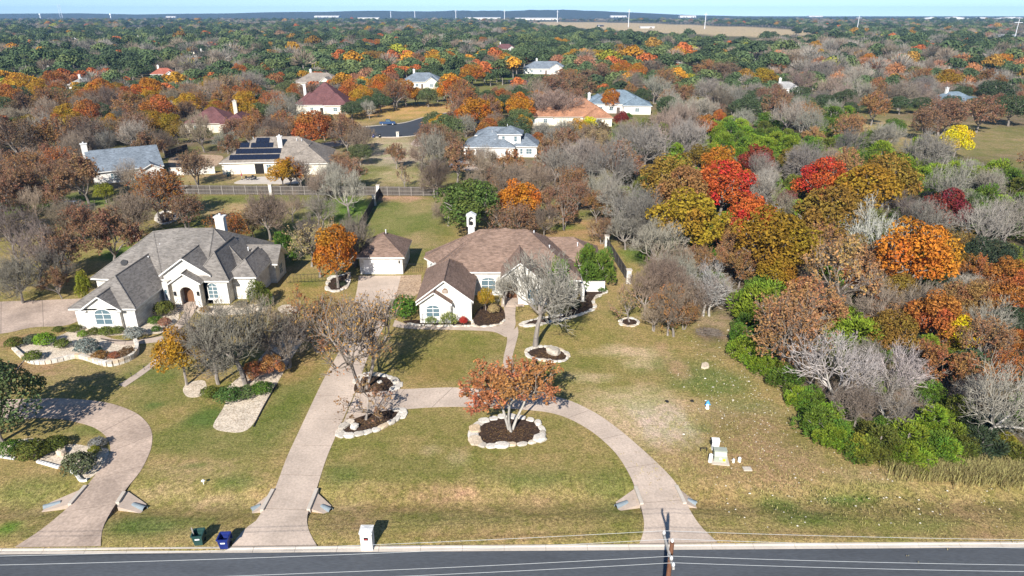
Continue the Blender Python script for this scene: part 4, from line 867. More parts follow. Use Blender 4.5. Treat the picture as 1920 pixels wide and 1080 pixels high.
def gen_house(label, px, py, wpx, roof, wall='plaster', rz=0, slope=.6, ch=True):
    x, y = P(px, py); w = wpx*depth(x, y)/FPX; w = max(12, w); d = min(w*.7, 14)
    block_house(label, (x, y), R(rz), [(-w/2, w/2, 0, d, 3.2, 'x', False, False, slope), (w*.08, w*.42, -2.2, d*.6, 3.2, 'y', True, False, slope+.1)], roof, wall,
        chim=(-w*.2, d*.55, 3, 3.2+slope*d/2+1.4, 1.0, .8) if ch else None, wins=((-w*.3, .45, .9, 1.5, 1.5), (-w*.1, .45, .9, 1.5, 1.5), (w*.25, -1.75, .9, 1.6, 1.5)), doors=((w*.02-.5, w*.02+.5, .42, 2.2, 'darkdoor'),))
gen_house('taupe hip-roofed house just behind the steep maroon-roofed house', 592, 168, 88, 'roof_taupe', 'cream', -6)
gen_house('dark slate-roofed house behind the row of orange trees, centre left', 790, 166, 80, 'roof_slate', 'cream', 0, .55)
gen_house('grey-roofed white house beyond the short side street', 1022, 139, 84, 'roof_slate', 'plaster', -4, .55)
gen_house('dusty rose roofed white house far back, top centre', 948, 99, 44, 'roof_maroon', 'plaster', 5)
gen_house('tan-roofed house with two ridges among live oaks, far left', 72, 124, 62, 'roof_taupe', 'plaster', -8)
gen_house('tan-roofed house among live oaks, highest one at far left', 146, 87, 42, 'roof_taupe', 'cream', 4)
gen_house('small tan-roofed house, second from left in the far oaks', 264, 82, 30, 'roof_taupe', 'plaster', 8)
gen_house('grey gable-roofed house in live oaks left of the maroon far house', 352, 101, 28, 'roof_light', 'cream', -10)
gen_house('taupe-roofed house with white chimney above the orange saplings, upper left', 386, 113, 40, 'roof_taupe', 'plaster', 14)
gen_house('small maroon-roofed house with white chimney in the far oaks', 487, 99, 28, 'roof_maroon', 'plaster', 5)
gen_house('terracotta-roofed house with tall white chimney in live oaks', 308, 150, 46, 'roof_terra', 'plaster', 18)
gen_house('pale grey roofed house half hidden behind the yellow oak', 152, 172, 50, 'roof_light', 'plaster', -5)
gen_house('tan far house left of the dusty rose roof', 806, 88, 26, 'roof_taupe', 'cream', 0)
gen_house('light grey house with white porch among bare trees, upper right', 1474, 180, 52, 'roof_light', 'plaster', -8)
gen_house('long taupe-roofed house with white chimney, upper right', 1398, 127, 56, 'roof_taupe', 'plaster', 0)
gen_house('taupe far house beside the round orange oak, upper right', 1545, 117, 32, 'roof_taupe', 'cream', 4, .6, False)
gen_house('small tan far house right of the orange far oak', 1676, 119, 28, 'roof_taupe', 'plaster', 0, .6, False)
gen_house('brown-grey far house beside a crimson shrub, upper right', 1760, 138, 44, 'roof_taupe', 'plaster', 6, .55, False)
gen_house('pale blue-roofed house half hidden by trees at right edge', 1802, 206, 72, 'roof_blue', 'plaster', 14, .6)
gen_house('small grey house right of the orange far grove', 1272, 135, 34, 'roof_light', 'plaster', 10, .6, False)
gen_house('small white far house left of the yellow far tree', 1496, 96, 26, 'roof_light', 'plaster', -4, .6, False)
HOUSE_RECTS += [((0, 0), 0, -14, 15, 75, 101), ((0, 0), 0, -58, -32, 74, 101), ((0, 0), 0, gx0-1, gx1+1, gy0-1, gy0+9)]
# ================================================================== TREES
def mesh_from(name, V, F, mi, attrs, mats, smooth=False):
    me = bpy.data.meshes.new(name); V = np.asarray(V, np.float32).reshape(-1, 3)
    me.from_pydata(V.tolist(), [], F); me.update()
    for m in mats: me.materials.append(M[m])
    if mi is not None: me.polygons.foreach_set('material_index', mi)
    if smooth: me.polygons.foreach_set('use_smooth', [True]*len(F))
    for k, a in attrs.items():
        at = me.attributes.new(k, 'FLOAT', 'FACE'); at.data.foreach_set('value', np.asarray(a, np.float32))
    return me
class TM:
    """tree mesh accumulator"""
    def __init__(s): s.v = []; s.f = []; s.m = []; s.a = []; s.c = []
    def tube(s, a, b, r0, r1, n, rnd, mi=0):
        d = (b-a)
        if d.length < 1e-6: return
        d.normalize(); u = d.orthogonal().normalized(); w = d.cross(u); o = len(s.v)
        for p, r in ((a, r0), (b, r1)):
            for k in range(n):
                t = 2*math.pi*k/n; s.v.append(tuple(p+u*(math.cos(t)*r)+w*(math.sin(t)*r)))
        val = rnd.random()
        for k in range(n):
            s.f.append((o+k, o+(k+1) % n, o+n+(k+1) % n, o+n+k)); s.m.append(mi); s.a.append(val); s.c.append(.5)
    def leaf(s, p, nrm, size, asp, rnd, cl, mi=0, up=None):
        t = nrm.orthogonal().normalized(); b = nrm.cross(t); an = rnd.random()*6.283
        if up is not None: u = up
        else: u = t*math.cos(an)+b*math.sin(an)
        w = nrm.cross(u)
        if w.length < 1e-5: return
        w.normalize(); o = len(s.v); h = size; g = size*asp
        s.v += [tuple(p-u*h), tuple(p+w*g+nrm*(size*.25)), tuple(p+u*h), tuple(p-w*g+nrm*(size*.2))]
        s.f.append((o, o+1, o+2, o+3)); s.m.append(mi); s.a.append(rnd.random()); s.c.append(cl)
    def done(s, name, mats): return mesh_from(name, s.v, s.f, s.m, {'v': s.a, 'c': s.c}, mats)
def rdir(rnd): 
    while True:
        v = Vector((rnd.uniform(-1, 1), rnd.uniform(-1, 1), rnd.uniform(-1, 1)))
        if 0.05 < v.length < 1: return v.normalized()
UP = Vector((0, 0, 1))
def skeleton(seed, counts, upright=0.5, stems=1, wig=.28, tl=1.0):
    """branch segments (p, q, r0, r1, level) and tip points, normalised to radius 1 and height 2"""
    rnd = random.Random(seed); segs = []; tips = []
    lens = [0.46, 0.60, 0.46, 0.32, 0.22, 0.15]
    rad = [0.058, 0.033, 0.0175, 0.0095, 0.0058, 0.0042]
    def grow(p, d, lv, L):
        n = 3 if lv < 3 else 2; r = rad[lv]; nodes = []
        for k in range(n):
            d = (d+rdir(rnd)*wig+UP*(0.10 if lv else .12)).normalized()
            q = p+d*(L/n); r2 = r*(.86 if lv < 4 else .7); segs.append((p.copy(), q.copy(), r, r2, lv)); r = r2; p = q; nodes.append((p.copy(), d.copy()))
        if lv+1 < len(counts)+1 and lv < len(counts):
            for k in range(counts[lv]):
                bp, bd = nodes[-1] if (k < 2 or lv == 0) else nodes[rnd.randrange(len(nodes))]
                side = rdir(rnd); side = (side-bd*side.dot(bd))
                if side.length < .01: continue
                side.normalize()
                if lv == 0:
                    an = 6.283*k/counts[0]+rnd.uniform(-.4, .4); side = Vector((math.cos(an), math.sin(an), 0)); ang = rnd.uniform(.6, 1.3)
                else: ang = rnd.uniform(.45, 1.05)
                nd = bd*math.cos(ang)+side*math.sin(ang)
                if nd.z < -.15: nd.z *= .3; nd.normalize()
                grow(bp, nd, lv+1, lens[min(lv+1, 5)]*rnd.uniform(.75, 1.25))
        else: tips.append((p, d))
    for s in range(stems):
        a = 6.283*s/max(stems, 1)+rnd.random(); ln = 0 if stems == 1 else .42
        grow(Vector((math.cos(a)*.07*(stems > 1), math.sin(a)*.07*(stems > 1), -.05)), Vector((math.cos(a)*ln, math.sin(a)*ln, 1)).normalized(), 0, lens[0]*rnd.uniform(.85, 1.1)*(1.25 if stems > 1 else 1)*tl)
    R_ = np.percentile([max(abs(t[0].x), abs(t[0].y)) for t in tips], 93)*1.08; Z = np.percentile([t[0].z for t in tips], 97)*1.0
    cxm = np.mean([t[0].x for t in tips])*.5; cym = np.mean([t[0].y for t in tips])*.5
    k1, k2 = 1/R_, 2/Z
    def T(v): 
        f = min(max(v.z/Z, 0), 1); return Vector(((v.x-cxm*f)*k1, (v.y-cym*f)*k1, v.z*k2))
    return [(T(a), T(b), r0, r1, l) for a, b, r0, r1, l in segs], [(T(p), d) for p, d in tips], rnd
PROTO = {}
def bare_proto(key, seed, counts, stems=1, leaves=0, lsize=.035, trunk_levels=2, tw=1.0, trunkmat='bark', tl=1.0, rs=1.0):
    segs, tips, rnd = skeleton(seed, counts, stems=stems, tl=tl); tk, cr = TM(), TM()
    for a, b, r0, r1, l in segs:
        if l < trunk_levels: tk.tube(a, b, r0*rs, r1*rs, 6 if l == 0 else 5, rnd)
        else: cr.tube(a, b, r0*tw, r1*tw, 3, rnd)
    if leaves:
        pts = [(b, l) for a, b, r0, r1, l in segs if l >= len(counts)-1]
        n = 0; clr = [rnd.random() for _ in range(40)]
        while n < leaves:
            p, l = pts[rnd.randrange(len(pts))]; q = p+rdir(rnd)*rnd.uniform(0, .07)
            kk = int((p.x+1)*3)*7+int((p.y+1)*3)
            cr.leaf(q, (rdir(rnd)+UP*.5).normalized(), lsize*rnd.uniform(.7, 1.3), .6, rnd, clr[kk % 40], 1); n += 1
    PROTO.setdefault(key, []).append((tk.done('trunk', [trunkmat]), cr.done('crown', (['graytwig', 'leaf'] if leaves else ['twig']))))
def oak_proto(key, seed, nclump=26, per=330, lsize=.042, zc=1.08, rz=.72, low=.22, mat='leaf', stems=1, droop=0):
    rnd = random.Random(seed); segs, tips, _ = skeleton(seed+100, [5, 3, 2], stems=stems)
    tk = TM()
    for a, b, r0, r1, l in segs:
        if l < 3: tk.tube(a, b, r0*1.0, r1, 6 if l == 0 else 4, rnd)
    cl = []; tries = 0
    while len(cl) < nclump and tries < 4000:
        tries += 1
        d = rdir(rnd)
        if d.z < -.35: continue
        r = rnd.uniform(.25, .42); k = rnd.uniform(.55, 1.0)
        c = Vector((d.x*(1-r*.75)*k, d.y*(1-r*.75)*k, zc+d.z*(rz+.22-r*.6)*k))
        if all((c-e[0]).length > .36*(r+e[1]) for e in cl): cl.append((c, r, rnd.random()))
    cr = TM()
    for ci, (c, r, cv) in enumerate(cl):
        sub = [(rdir(rnd), rnd.random()) for _ in range(6)]
        for k in range(per):
            d = rdir(rnd)
            if d.z < -.55 and rnd.random() < .7: continue
            rr_ = r*(1+.22*max(d.dot(s[0]) for s in sub)-.15)*(rnd.random()**.22)
            p = c+Vector((d.x, d.y, d.z*.85))*rr_
            if p.z < low: continue
            if any(e is not cl[ci] and (p-e[0]).length < e[1]*.62 for e in cl): continue
            nrm = (d*.8+rdir(rnd)*.8+UP*.25).normalized()
            cr.leaf(p, nrm, lsize*rnd.uniform(.65, 1.3), .62, rnd, min(1, max(0, cv+rnd.uniform(-.15, .15))), 0)
    PROTO.setdefault(key, []).append((tk.done('trunk', ['bark']), cr.done('crown', [mat])))
def juniper_proto(key, seed, n=5200, tall=False):
    rnd = random.Random(seed); tk = TM(); tk.tube(Vector((0, 0, -.05)), Vector((.03, .02, 1.1)), .06, .03, 6, rnd)
    for k in range(5):
        a = k*1.3; tk.tube(Vector((0, 0, .15+.12*k)), Vector((math.cos(a)*.5, math.sin(a)*.5, .5+.2*k)), .03, .012, 4, rnd)
    lobes = []
    for k in range(20):
        a = rnd.random()*6.283; q = rnd.random()**.6; zt = rnd.uniform(.05, 1)
        rad = q*(.70 if zt < .6 else .70*(1.35-zt)); lobes.append((Vector((math.cos(a)*rad, math.sin(a)*rad, .25+zt*1.15)), rnd.uniform(.26, .44), rnd.random()))
    cr = TM()
    for k in range(n):
        c, r, cv = lobes[rnd.randrange(len(lobes))]; d = rdir(rnd)
        if d.z < -.6: continue
        p = c+Vector((d.x*r, d.y*r, d.z*r*1.25))*(rnd.random()**.25)
        if p.z < .03: continue
        if any((p-e[0]).length < e[1]*.55 for e in lobes): continue
        out = (d+UP*.55+rdir(rnd)*.5).normalized(); nr = (d+rdir(rnd)*.9+UP*.2); nr = nr-out*nr.dot(out)
        if nr.length < .05: continue
        cr.leaf(p, nr.normalized(), .075*rnd.uniform(.6, 1.35), .36, rnd, min(1, max(0, cv+rnd.uniform(-.2, .2))), 0, up=out)
    PROTO.setdefault(key, []).append((tk.done('trunk', ['bark']), cr.done('crown', ['needle'])))
def shrub_proto(key, seed, n=1900, spiky=False, ls=.075):
    rnd = random.Random(seed); tk = TM()
    for k in range(5):
        a = k*1.26; tk.tube(Vector((0, 0, -.03)), Vector((math.cos(a)*.4, math.sin(a)*.4, .8)), .035, .015, 4, rnd)
    off = Vector((rnd.random()*30, rnd.random()*30, rnd.random()*30)); cr = TM()
    for k in range(n):
        d = rdir(rnd)
        if d.z < -.25: continue
        r = (1+.28*mnoise.noise(d*2.2+off))*(rnd.random()**.2)
        p = Vector((d.x*r*.92, d.y*r*.92, .62+d.z*r*.72))
        if p.z < .02: continue
        if spiky:
            out = (d+UP*.8+rdir(rnd)*.4).normalized(); nr = rdir(rnd); nr = (nr-out*nr.dot(out)).normalized()
            cr.leaf(p, nr, .17*rnd.uniform(.6, 1.3), .16, rnd, rnd.random(), 0, up=out)
        else: cr.leaf(p, (d+rdir(rnd)*.7).normalized(), ls*rnd.uniform(.7, 1.3), .62, rnd, rnd.random(), 0)
    PROTO.setdefault(key, []).append((tk.done('stem', ['bark']), cr.done('foliage', ['leaf' if not spiky else 'needle'])))
for k in range(4): oak_proto('oak', 11+k)
for k in range(3): oak_proto('liveoak', 31+k, 28, 400, .037, 1.0, .68, .2, 'needle')
for k in range(3): bare_proto('bare', 51+k, [5, 5, 5, 5, 4], stems=1+(k == 1))
bare_proto('bare', 67, [5, 4, 4, 4, 4], stems=2)
for k in range(2): bare_proto('tallbare', 61+k, [5, 5, 5, 5, 4], stems=1, tl=1.9)
bare_proto('bigsparse', 65, [5, 5, 5, 5], stems=2, tl=1.7, rs=.75, leaves=1700, lsize=.024)
for k in range(2): bare_proto('paleb', 71+k, [5, 5, 5, 4, 3], stems=1, tw=.95, trunkmat='palebark')
for k in range(3): bare_proto('sparse', 81+k, [5, 4, 4, 4], leaves=2000, lsize=.035, stems=1+(k == 1))
bare_proto('multi', 89, [4, 4, 4, 4], leaves=7000, lsize=.031, stems=3, trunkmat='palebark', tl=2.7, rs=.55)
for k in range(2): bare_proto('thin', 91+k, [4, 4, 3, 3], leaves=450, lsize=.05, stems=1)
for k in range(2): bare_proto('half', 101+k, [5, 4, 4, 4, 2], leaves=5200, lsize=.034, stems=2-k)
for k in range(4): juniper_proto('juniper', 111+k)
for k in range(3): shrub_proto('shrub', 121+k)
for k in range(2): shrub_proto('spiky', 131+k, 700, True)
C = dict(orange=(0.46, 0.135, 0.018), rustorange=(0.36, 0.105, 0.03), amber=(0.42, 0.20, 0.02), olive=(0.22, 0.122, 0.024), goldolive=(0.30, 0.158, 0.017), red=(0.46, 0.045, 0.022), crimson=(0.22, 0.024, 0.030),
         rust=(0.31, 0.135, 0.055), russet=(0.40, 0.14, 0.062), salmon=(0.37, 0.175, 0.078), brown=(0.21, 0.12, 0.07), redbrown=(0.27, 0.128, 0.072), live=(0.062, 0.088, 0.036), livedark=(0.045, 0.064, 0.030), livelight=(0.10, 0.125, 0.045), green=(0.088, 0.150, 0.018), brightgreen=(0.155, 0.225, 0.018), yellowgreen=(0.24, 0.235, 0.025), yellow=(0.62, 0.46, 0.012), olivegreen=(0.12, 0.135, 0.022),
         grey=(0.215, 0.19, 0.155), greybrown=(0.20, 0.155, 0.11), pinkgrey=(0.22, 0.17, 0.13), darkgrey=(0.145, 0.12, 0.098), pale=(0.37, 0.345, 0.30), silver=(0.22, 0.25, 0.21), tan=(0.36, 0.23, 0.12), plum=(0.20, 0.06, 0.055), bluegreen=(0.085, 0.16, 0.13))
KEYW = 0
WORD = dict(orange='bright orange', rustorange='rust-orange', amber='amber', olive='olive-brown', goldolive='golden olive', red='bright red', crimson='crimson', rust='rust-brown', russet='russet', salmon='salmon-brown', brown='brown', redbrown='reddish brown', live='dark green', livedark='very dark green', livelight='grey-green', green='green', brightgreen='bright green', yellowgreen='yellow-green', yellow='yellow', olivegreen='olive green', grey='bare grey', greybrown='bare grey-brown', pinkgrey='bare pinkish grey', darkgrey='bare dark grey', pale='bare whitish', silver='silvery', tan='tan', plum='plum-red', bluegreen='blue-green')
KINDW = dict(multi='tree', tallbare='tree', bigsparse='tree', oak='oak', liveoak='live oak', bare='tree', paleb='tree', sparse='tree', thin='small tree', half='tree', juniper='juniper', shrub='shrub', spiky='shrub')
NAMEW = dict(multi='oak_tree', tallbare='bare_tree', bigsparse='oak_tree', oak='oak_tree', liveoak='live_oak', bare='bare_tree', paleb='bare_tree', sparse='sparse_tree', thin='young_tree', half='sparse_tree', juniper='juniper', shrub='shrub', spiky='spiky_shrub')
GROUPW = dict(multi='autumn oaks', tallbare='bare trees', bigsparse='half-bare trees', oak='autumn oaks', liveoak='live oaks', bare='bare trees', paleb='bare trees', sparse='half-bare trees', thin='young trees', half='half-bare trees', juniper='junipers', shrub='garden shrubs', spiky='garden shrubs')
tr_ = random.Random(77); TREES = []; ALLTREE = []
TCOUNT = {}
def tree(kind, x, y, w, h, col, label=None, rot=None, var=None, lean=None, z=0.0):
    i = TCOUNT.get(kind, 0); TCOUNT[kind] = i+1
    protos = PROTO[kind]; tk, cr = protos[(i if var is None else var) % len(protos)]
    root = empty(NAMEW[kind], (x, y, z), label, 'shrub' if kind in ('shrub', 'spiky') else 'tree', GROUPW[kind], tr_.random()*6.283 if rot is None else rot)
    root.scale = (w/2, w/2, h/2)
    if lean: root.rotation_euler = (Matrix.Rotation(lean[1], 3, 'Y') @ Matrix.Rotation(lean[0], 3, 'X') @ Matrix.Rotation(root.rotation_euler.z, 3, 'Z')).to_euler()
    a = link(tk.name.split('.')[0], tk, root); b = link(cr.name.split('.')[0], cr, root)
    c = C[col] if isinstance(col, str) else col; j = tr_.uniform(.84, 1.16)
    b.color = (c[0]*j*tr_.uniform(.95, 1.05), c[1]*j*tr_.uniform(.94, 1.06), c[2]*j, 1); a.color = (.3, .27, .24, 1)
    pxy = proj(x, y, h*.6)
    ALLTREE.append((root, kind, col if isinstance(col, str) else 'brown', pxy, w, h)); TREES.append((x, y, w/2)); return root
def tb(kind, px, py, wpx, hpx, col, label=None, **kw):
    """tree by its foot px,py, crown width and total height in photo pixels"""
    x, y = P(px, py); d = depth(x, y); w = wpx*d/FPX
    lo, hi = 0.3, 30
    for _ in range(30):
        mid = (lo+hi)/2
        if py-proj(x, y, mid)[1] < hpx: lo = mid
        else: hi = mid
    return tree(kind, x, y, w, lo, col, label, **kw)
def tc(kind, px, py, wpx, col, label=None, ratio=None, **kw):
    """tree by its crown centre and crown width in photo pixels"""
    x, y = P(px, py, 4.0); r = ratio or {'oak': 1.0, 'liveoak': .85, 'bare': 1.0, 'paleb': .95, 'sparse': 1.0, 'half': 1.0, 'thin': 1.3, 'juniper': .78, 'shrub': .7, 'spiky': .8}[kind]
    for _ in range(3):
        w = wpx*depth(x, y, 4)/FPX; h = min(max(w*r, 1.2), 11); x, y = P(px, py, h*.58)
    return tree(kind, x, y, w, h, col, label, **kw)
# ---- trees of the two front yards
tb('bigsparse', 681, 732, 176, 172, (0.40, 0.18, 0.065), 'large sparse oak with last orange-brown leaves beside the driveway fork', rot=.4)
tb('tallbare', 1003, 652, 184, 168, 'grey', 'large bare grey tree standing before the porch of the brown-roofed house', rot=1.2, var=0)
tb('multi', 957, 808, 184, 120, 'russet', 'russet-leaved three-trunk oak in the boulder-ringed bed, front lawn', rot=2.2, lean=(0, -.12))
tb('thin', 686, 788, 112, 72, 'redbrown', 'small nearly bare tree in the half-moon bed by the driveway', rot=.3, var=0)
tb('thin', 1180, 604, 66, 62, 'tan', 'leaning young tree with pale trunk in the small round bed', rot=.5, var=1, lean=(0, -.28))
tb('sparse', 1252, 629, 92, 92, 'rust', 'thin rust-brown tree with white trunk at the rough lawn edge, left of twin')
tb('bare', 1263, 631, 90, 96, 'greybrown', 'thin grey-brown tree with white trunk at the rough lawn edge, right of twin')
tb('paleb', 1318, 592, 110, 100, 'pale', 'whitish bare tree at the woods corner beyond the rough lawn', var=0)
tb('bare', 1240, 585, 100, 100, 'greybrown', 'grey-brown bare tree behind the twin white-trunked trees')
tb('bare', 505, 668, 120, 95, 'greybrown', 'grey-brown bare tree behind the red maples of the gravel bed')
tb('oak', 350, 722, 104, 112, 'amber', 'amber-leaved oak at the left end of the long gravel bed', var=2)
tb('tallbare', 410, 720, 140, 142, 'darkgrey', 'dark grey bare tree touching the amber oak in the gravel bed', var=1)
tb('tallbare', 461, 722, 195, 158, 'darkgrey', 'tall grey-brown bare tree in the middle of the long gravel bed', var=0)
tb('bare', 540, 690, 110, 92, 'darkgrey', 'low dark bare tree at the right end of the long gravel bed')
tb('oak', 478, 716, 46, 38, 'russet', 'small russet maple under the bare trees of the gravel bed', var=0)
tb('oak', 513, 710, 48, 46, 'russet', 'bushy red-leaved maple at the right edge of the gravel bed', var=3)
tb('sparse', 600, 660, 130, 92, 'rust', 'wide rust-brown sparse tree reaching over the driveway from the left')
tb('thin', 560, 594, 52, 58, 'russet', 'small russet tree with white trunk by the round gravel patch', var=0)
tb('oak', 634, 540, 96, 118, 'orange', 'bright orange oak beside the detached garage', var=1)
tb('sparse', 600, 520, 100, 100, 'tan', 'tan half-bare tree left of the orange garage oak')
tb('bare', 585, 500, 90, 90, 'darkgrey', 'dark bare tree behind the tan half-bare tree near the garage')
tb('bare', 668, 500, 80, 90, 'darkgrey', 'bare tree directly behind the orange garage oak')
tb('juniper', 534, 492, 60, 66, 'green', 'dense green juniper behind the right end of the grey-roofed house', var=0)
tb('juniper', 160, 556, 38, 55, 'yellowgreen', 'yellow-green upright shrub against the left wall of the grey-roofed house', var=1)
tb('liveoak', 4, 828, 190, 160, 'livelight', 'tall grey-green live oak casting shade over the left driveway', var=0, rot=1)
tb('half', 305, 415, 105, 92, 'rustorange', 'tall tree, half orange and half bare, in the stone-ringed bed by the fence', var=0)
tb('liveoak', 878, 444, 140, 116, (0.085, 0.115, 0.024), 'big round dark green oak behind the chimney of the brown-roofed house', var=1)
tb('oak', 970, 428, 90, 92, 'orange', 'bright orange oak behind the ridge of the brown-roofed house', var=2)
tb('oak', 988, 428, 32, 32, 'amber', 'little amber oak at the foot of the orange oak behind the ridge')
tb('juniper', 487, 574, 50, 56, 'olivegreen', 'conical green juniper at the right front corner of the grey-roofed house', var=2)
tb('thin', 1057, 432, 60, 80, 'redbrown', 'leaning pale-trunked tree on the bare slope right of the orange oak', lean=(0, -.1))
# ---- shrubs
tb('shrub', 758, 597, 60, 60, 'green', 'big round green shrub at the driveway side of the brown-roofed house', var=0)
tb('spiky', 808, 611, 24, 26, (0.16, 0.20, 0.05), 'smaller spiky green shrub under the arched window', var=0)
tb('spiky', 840, 612, 36, 36, (0.17, 0.21, 0.05), 'larger spiky green shrub right of the arched window', var=1)
tb('shrub', 869, 608, 17, 22, (0.42, 0.02, 0.035), 'small vivid red shrub at the corner of the front gable', var=1)
tb('shrub', 925, 588, 24, 26, 'tan', 'small orange and green shrub in the mulch beside the entry', var=2)
tb('oak', 911, 582, 34, 44, 'goldolive', 'slender tree with tan trunks in the recess beside the entry', var=3)
tb('juniper', 1048, 564, 62, 92, 'green', 'tall dark green evergreen at the right front corner of the brown-roofed house', var=1)
tb('juniper', 1100, 540, 62, 90, 'green', 'left one of the tall evergreens before the white courtyard wall', var=0)
tb('juniper', 1128, 537, 58, 84, 'green', 'right one of the tall evergreens before the white courtyard wall', var=2)
tb('shrub', 1077, 578, 26, 22, 'livedark', 'low dark shrub in the winding-edged bed right of the porch')
tb('shrub', 1128, 546, 22, 14, 'green', 'small green clump at the upper end of the winding stone edge')
tb('bare', 1040, 590, 70, 62, 'darkgrey', 'dark bare crape myrtle in front of the evergreen corner shrub')
tb('bare', 946, 575, 46, 60, 'grey', 'bare grey crape myrtle leaning over the entry walk')
for a in ((310, 592, 42, 40, 'olivegreen', 'round weeping olive shrub in the court of the grey-roofed house'), (292, 606, 30, 18, 'green', 'low green shrub left of the pinkish shrub by the neighbour path'), (310, 611, 26, 22, (0.36, .16, .11), 'pinkish shrub in the gravel garden beside the neighbour path'), (294, 622, 20, 16, 'green', 'small green shrub below the pinkish shrub'),
          (254, 634, 40, 30, 'silver', 'silvery sage shrub at the corner of the grey-roofed wing'), (178, 628, 26, 20, 'olivegreen', 'left clipped green ball under the arched front window'), (200, 629, 30, 24, 'olivegreen', 'middle clipped green ball under the arched front window'), (221, 626, 26, 20, 'olivegreen', 'right clipped green ball under the arched front window'), (140, 622, 28, 18, 'olivegreen', 'clipped green mound at the edge of the parking court'), (110, 622, 22, 14, 'olivegreen', 'small clipped mound left along the parking court'),
          (28, 651, 34, 26, 'olivegreen', 'leftmost clipped green ball of the gravel garden'), (63, 676, 34, 26, 'olivegreen', 'clipped green ball just inside the low garden wall'), (62, 643, 36, 22, (0.10, .13, .07), 'grey-green feathery shrub in the gravel garden'), (85, 648, 40, 34, 'brightgreen', 'bright green palm-like shrub in the gravel garden'), (118, 652, 30, 24, 'olivegreen', 'spreading olive grass clump in the gravel garden'), (165, 662, 46, 40, 'silver', 'largest silvery shrub in the gravel garden'), (187, 660, 14, 14, 'bluegreen', 'small blue-green agave beside the silvery shrub'),
          (189, 673, 32, 22, (.26, .115, .04), 'rust-orange mound along the curved garden wall'), (216, 672, 24, 18, (.30, .09, .05), 'low reddish mound along the curved garden wall'), (240, 668, 32, 24, (.17, .09, .045), 'dark red-green mound at the curved garden wall end'), (156, 632, 20, 18, 'brightgreen', 'bright green clump below the wing corner'), (385, 585, 22, 14, (.24, .13, .04), 'low amber shrub right of the neighbour steps'), (452, 575, 30, 14, (.22, .17, .13), 'low greyish shrub under the right bay window'),
          (500, 575, 24, 20, 'green', 'round green shrub inside the curved stone edging'),
          (395, 744, 40, 26, 'olivegreen', 'low spreading juniper at the left foot of the bare trees'), (430, 752, 54, 36, (.10, .15, .035), 'widest low juniper mound in the long gravel bed'), (462, 744, 46, 26, (.10, .14, .04), 'low juniper mound under the tall bare tree'), (492, 738, 44, 30, 'green', 'green mound at the right of the juniper row'),
          (24, 850, 50, 34, 'green', 'green shrub at the foot of the tall live oak'), (64, 858, 64, 44, 'olivegreen', 'broad olive shrub in the island of the left driveway'), (105, 842, 54, 30, 'olivegreen', 'olive shrub at the back of the driveway island'), (152, 886, 64, 52, (.12, .14, .06), 'big rounded grey-green shrub at the tip of the driveway island'), (185, 838, 34, 24, (.24, .24, .22), 'grey leafless mound on the inner curve of the left driveway'), (178, 852, 24, 22, 'yellowgreen', 'lime-green shrub beside the grey mound'), (122, 884, 24, 16, (.30, .2, .08), 'tuft of tan grass in the island gravel'),
          (640, 536, 22, 14, 'livedark', 'dark groundcover under the orange garage oak')):
    tb('shrub', *a[:5], a[5])
tb('spiky', 1677, 876, 16, 16, 'bluegreen', 'blue-green prickly cactus clump before the woods edge', var=1)
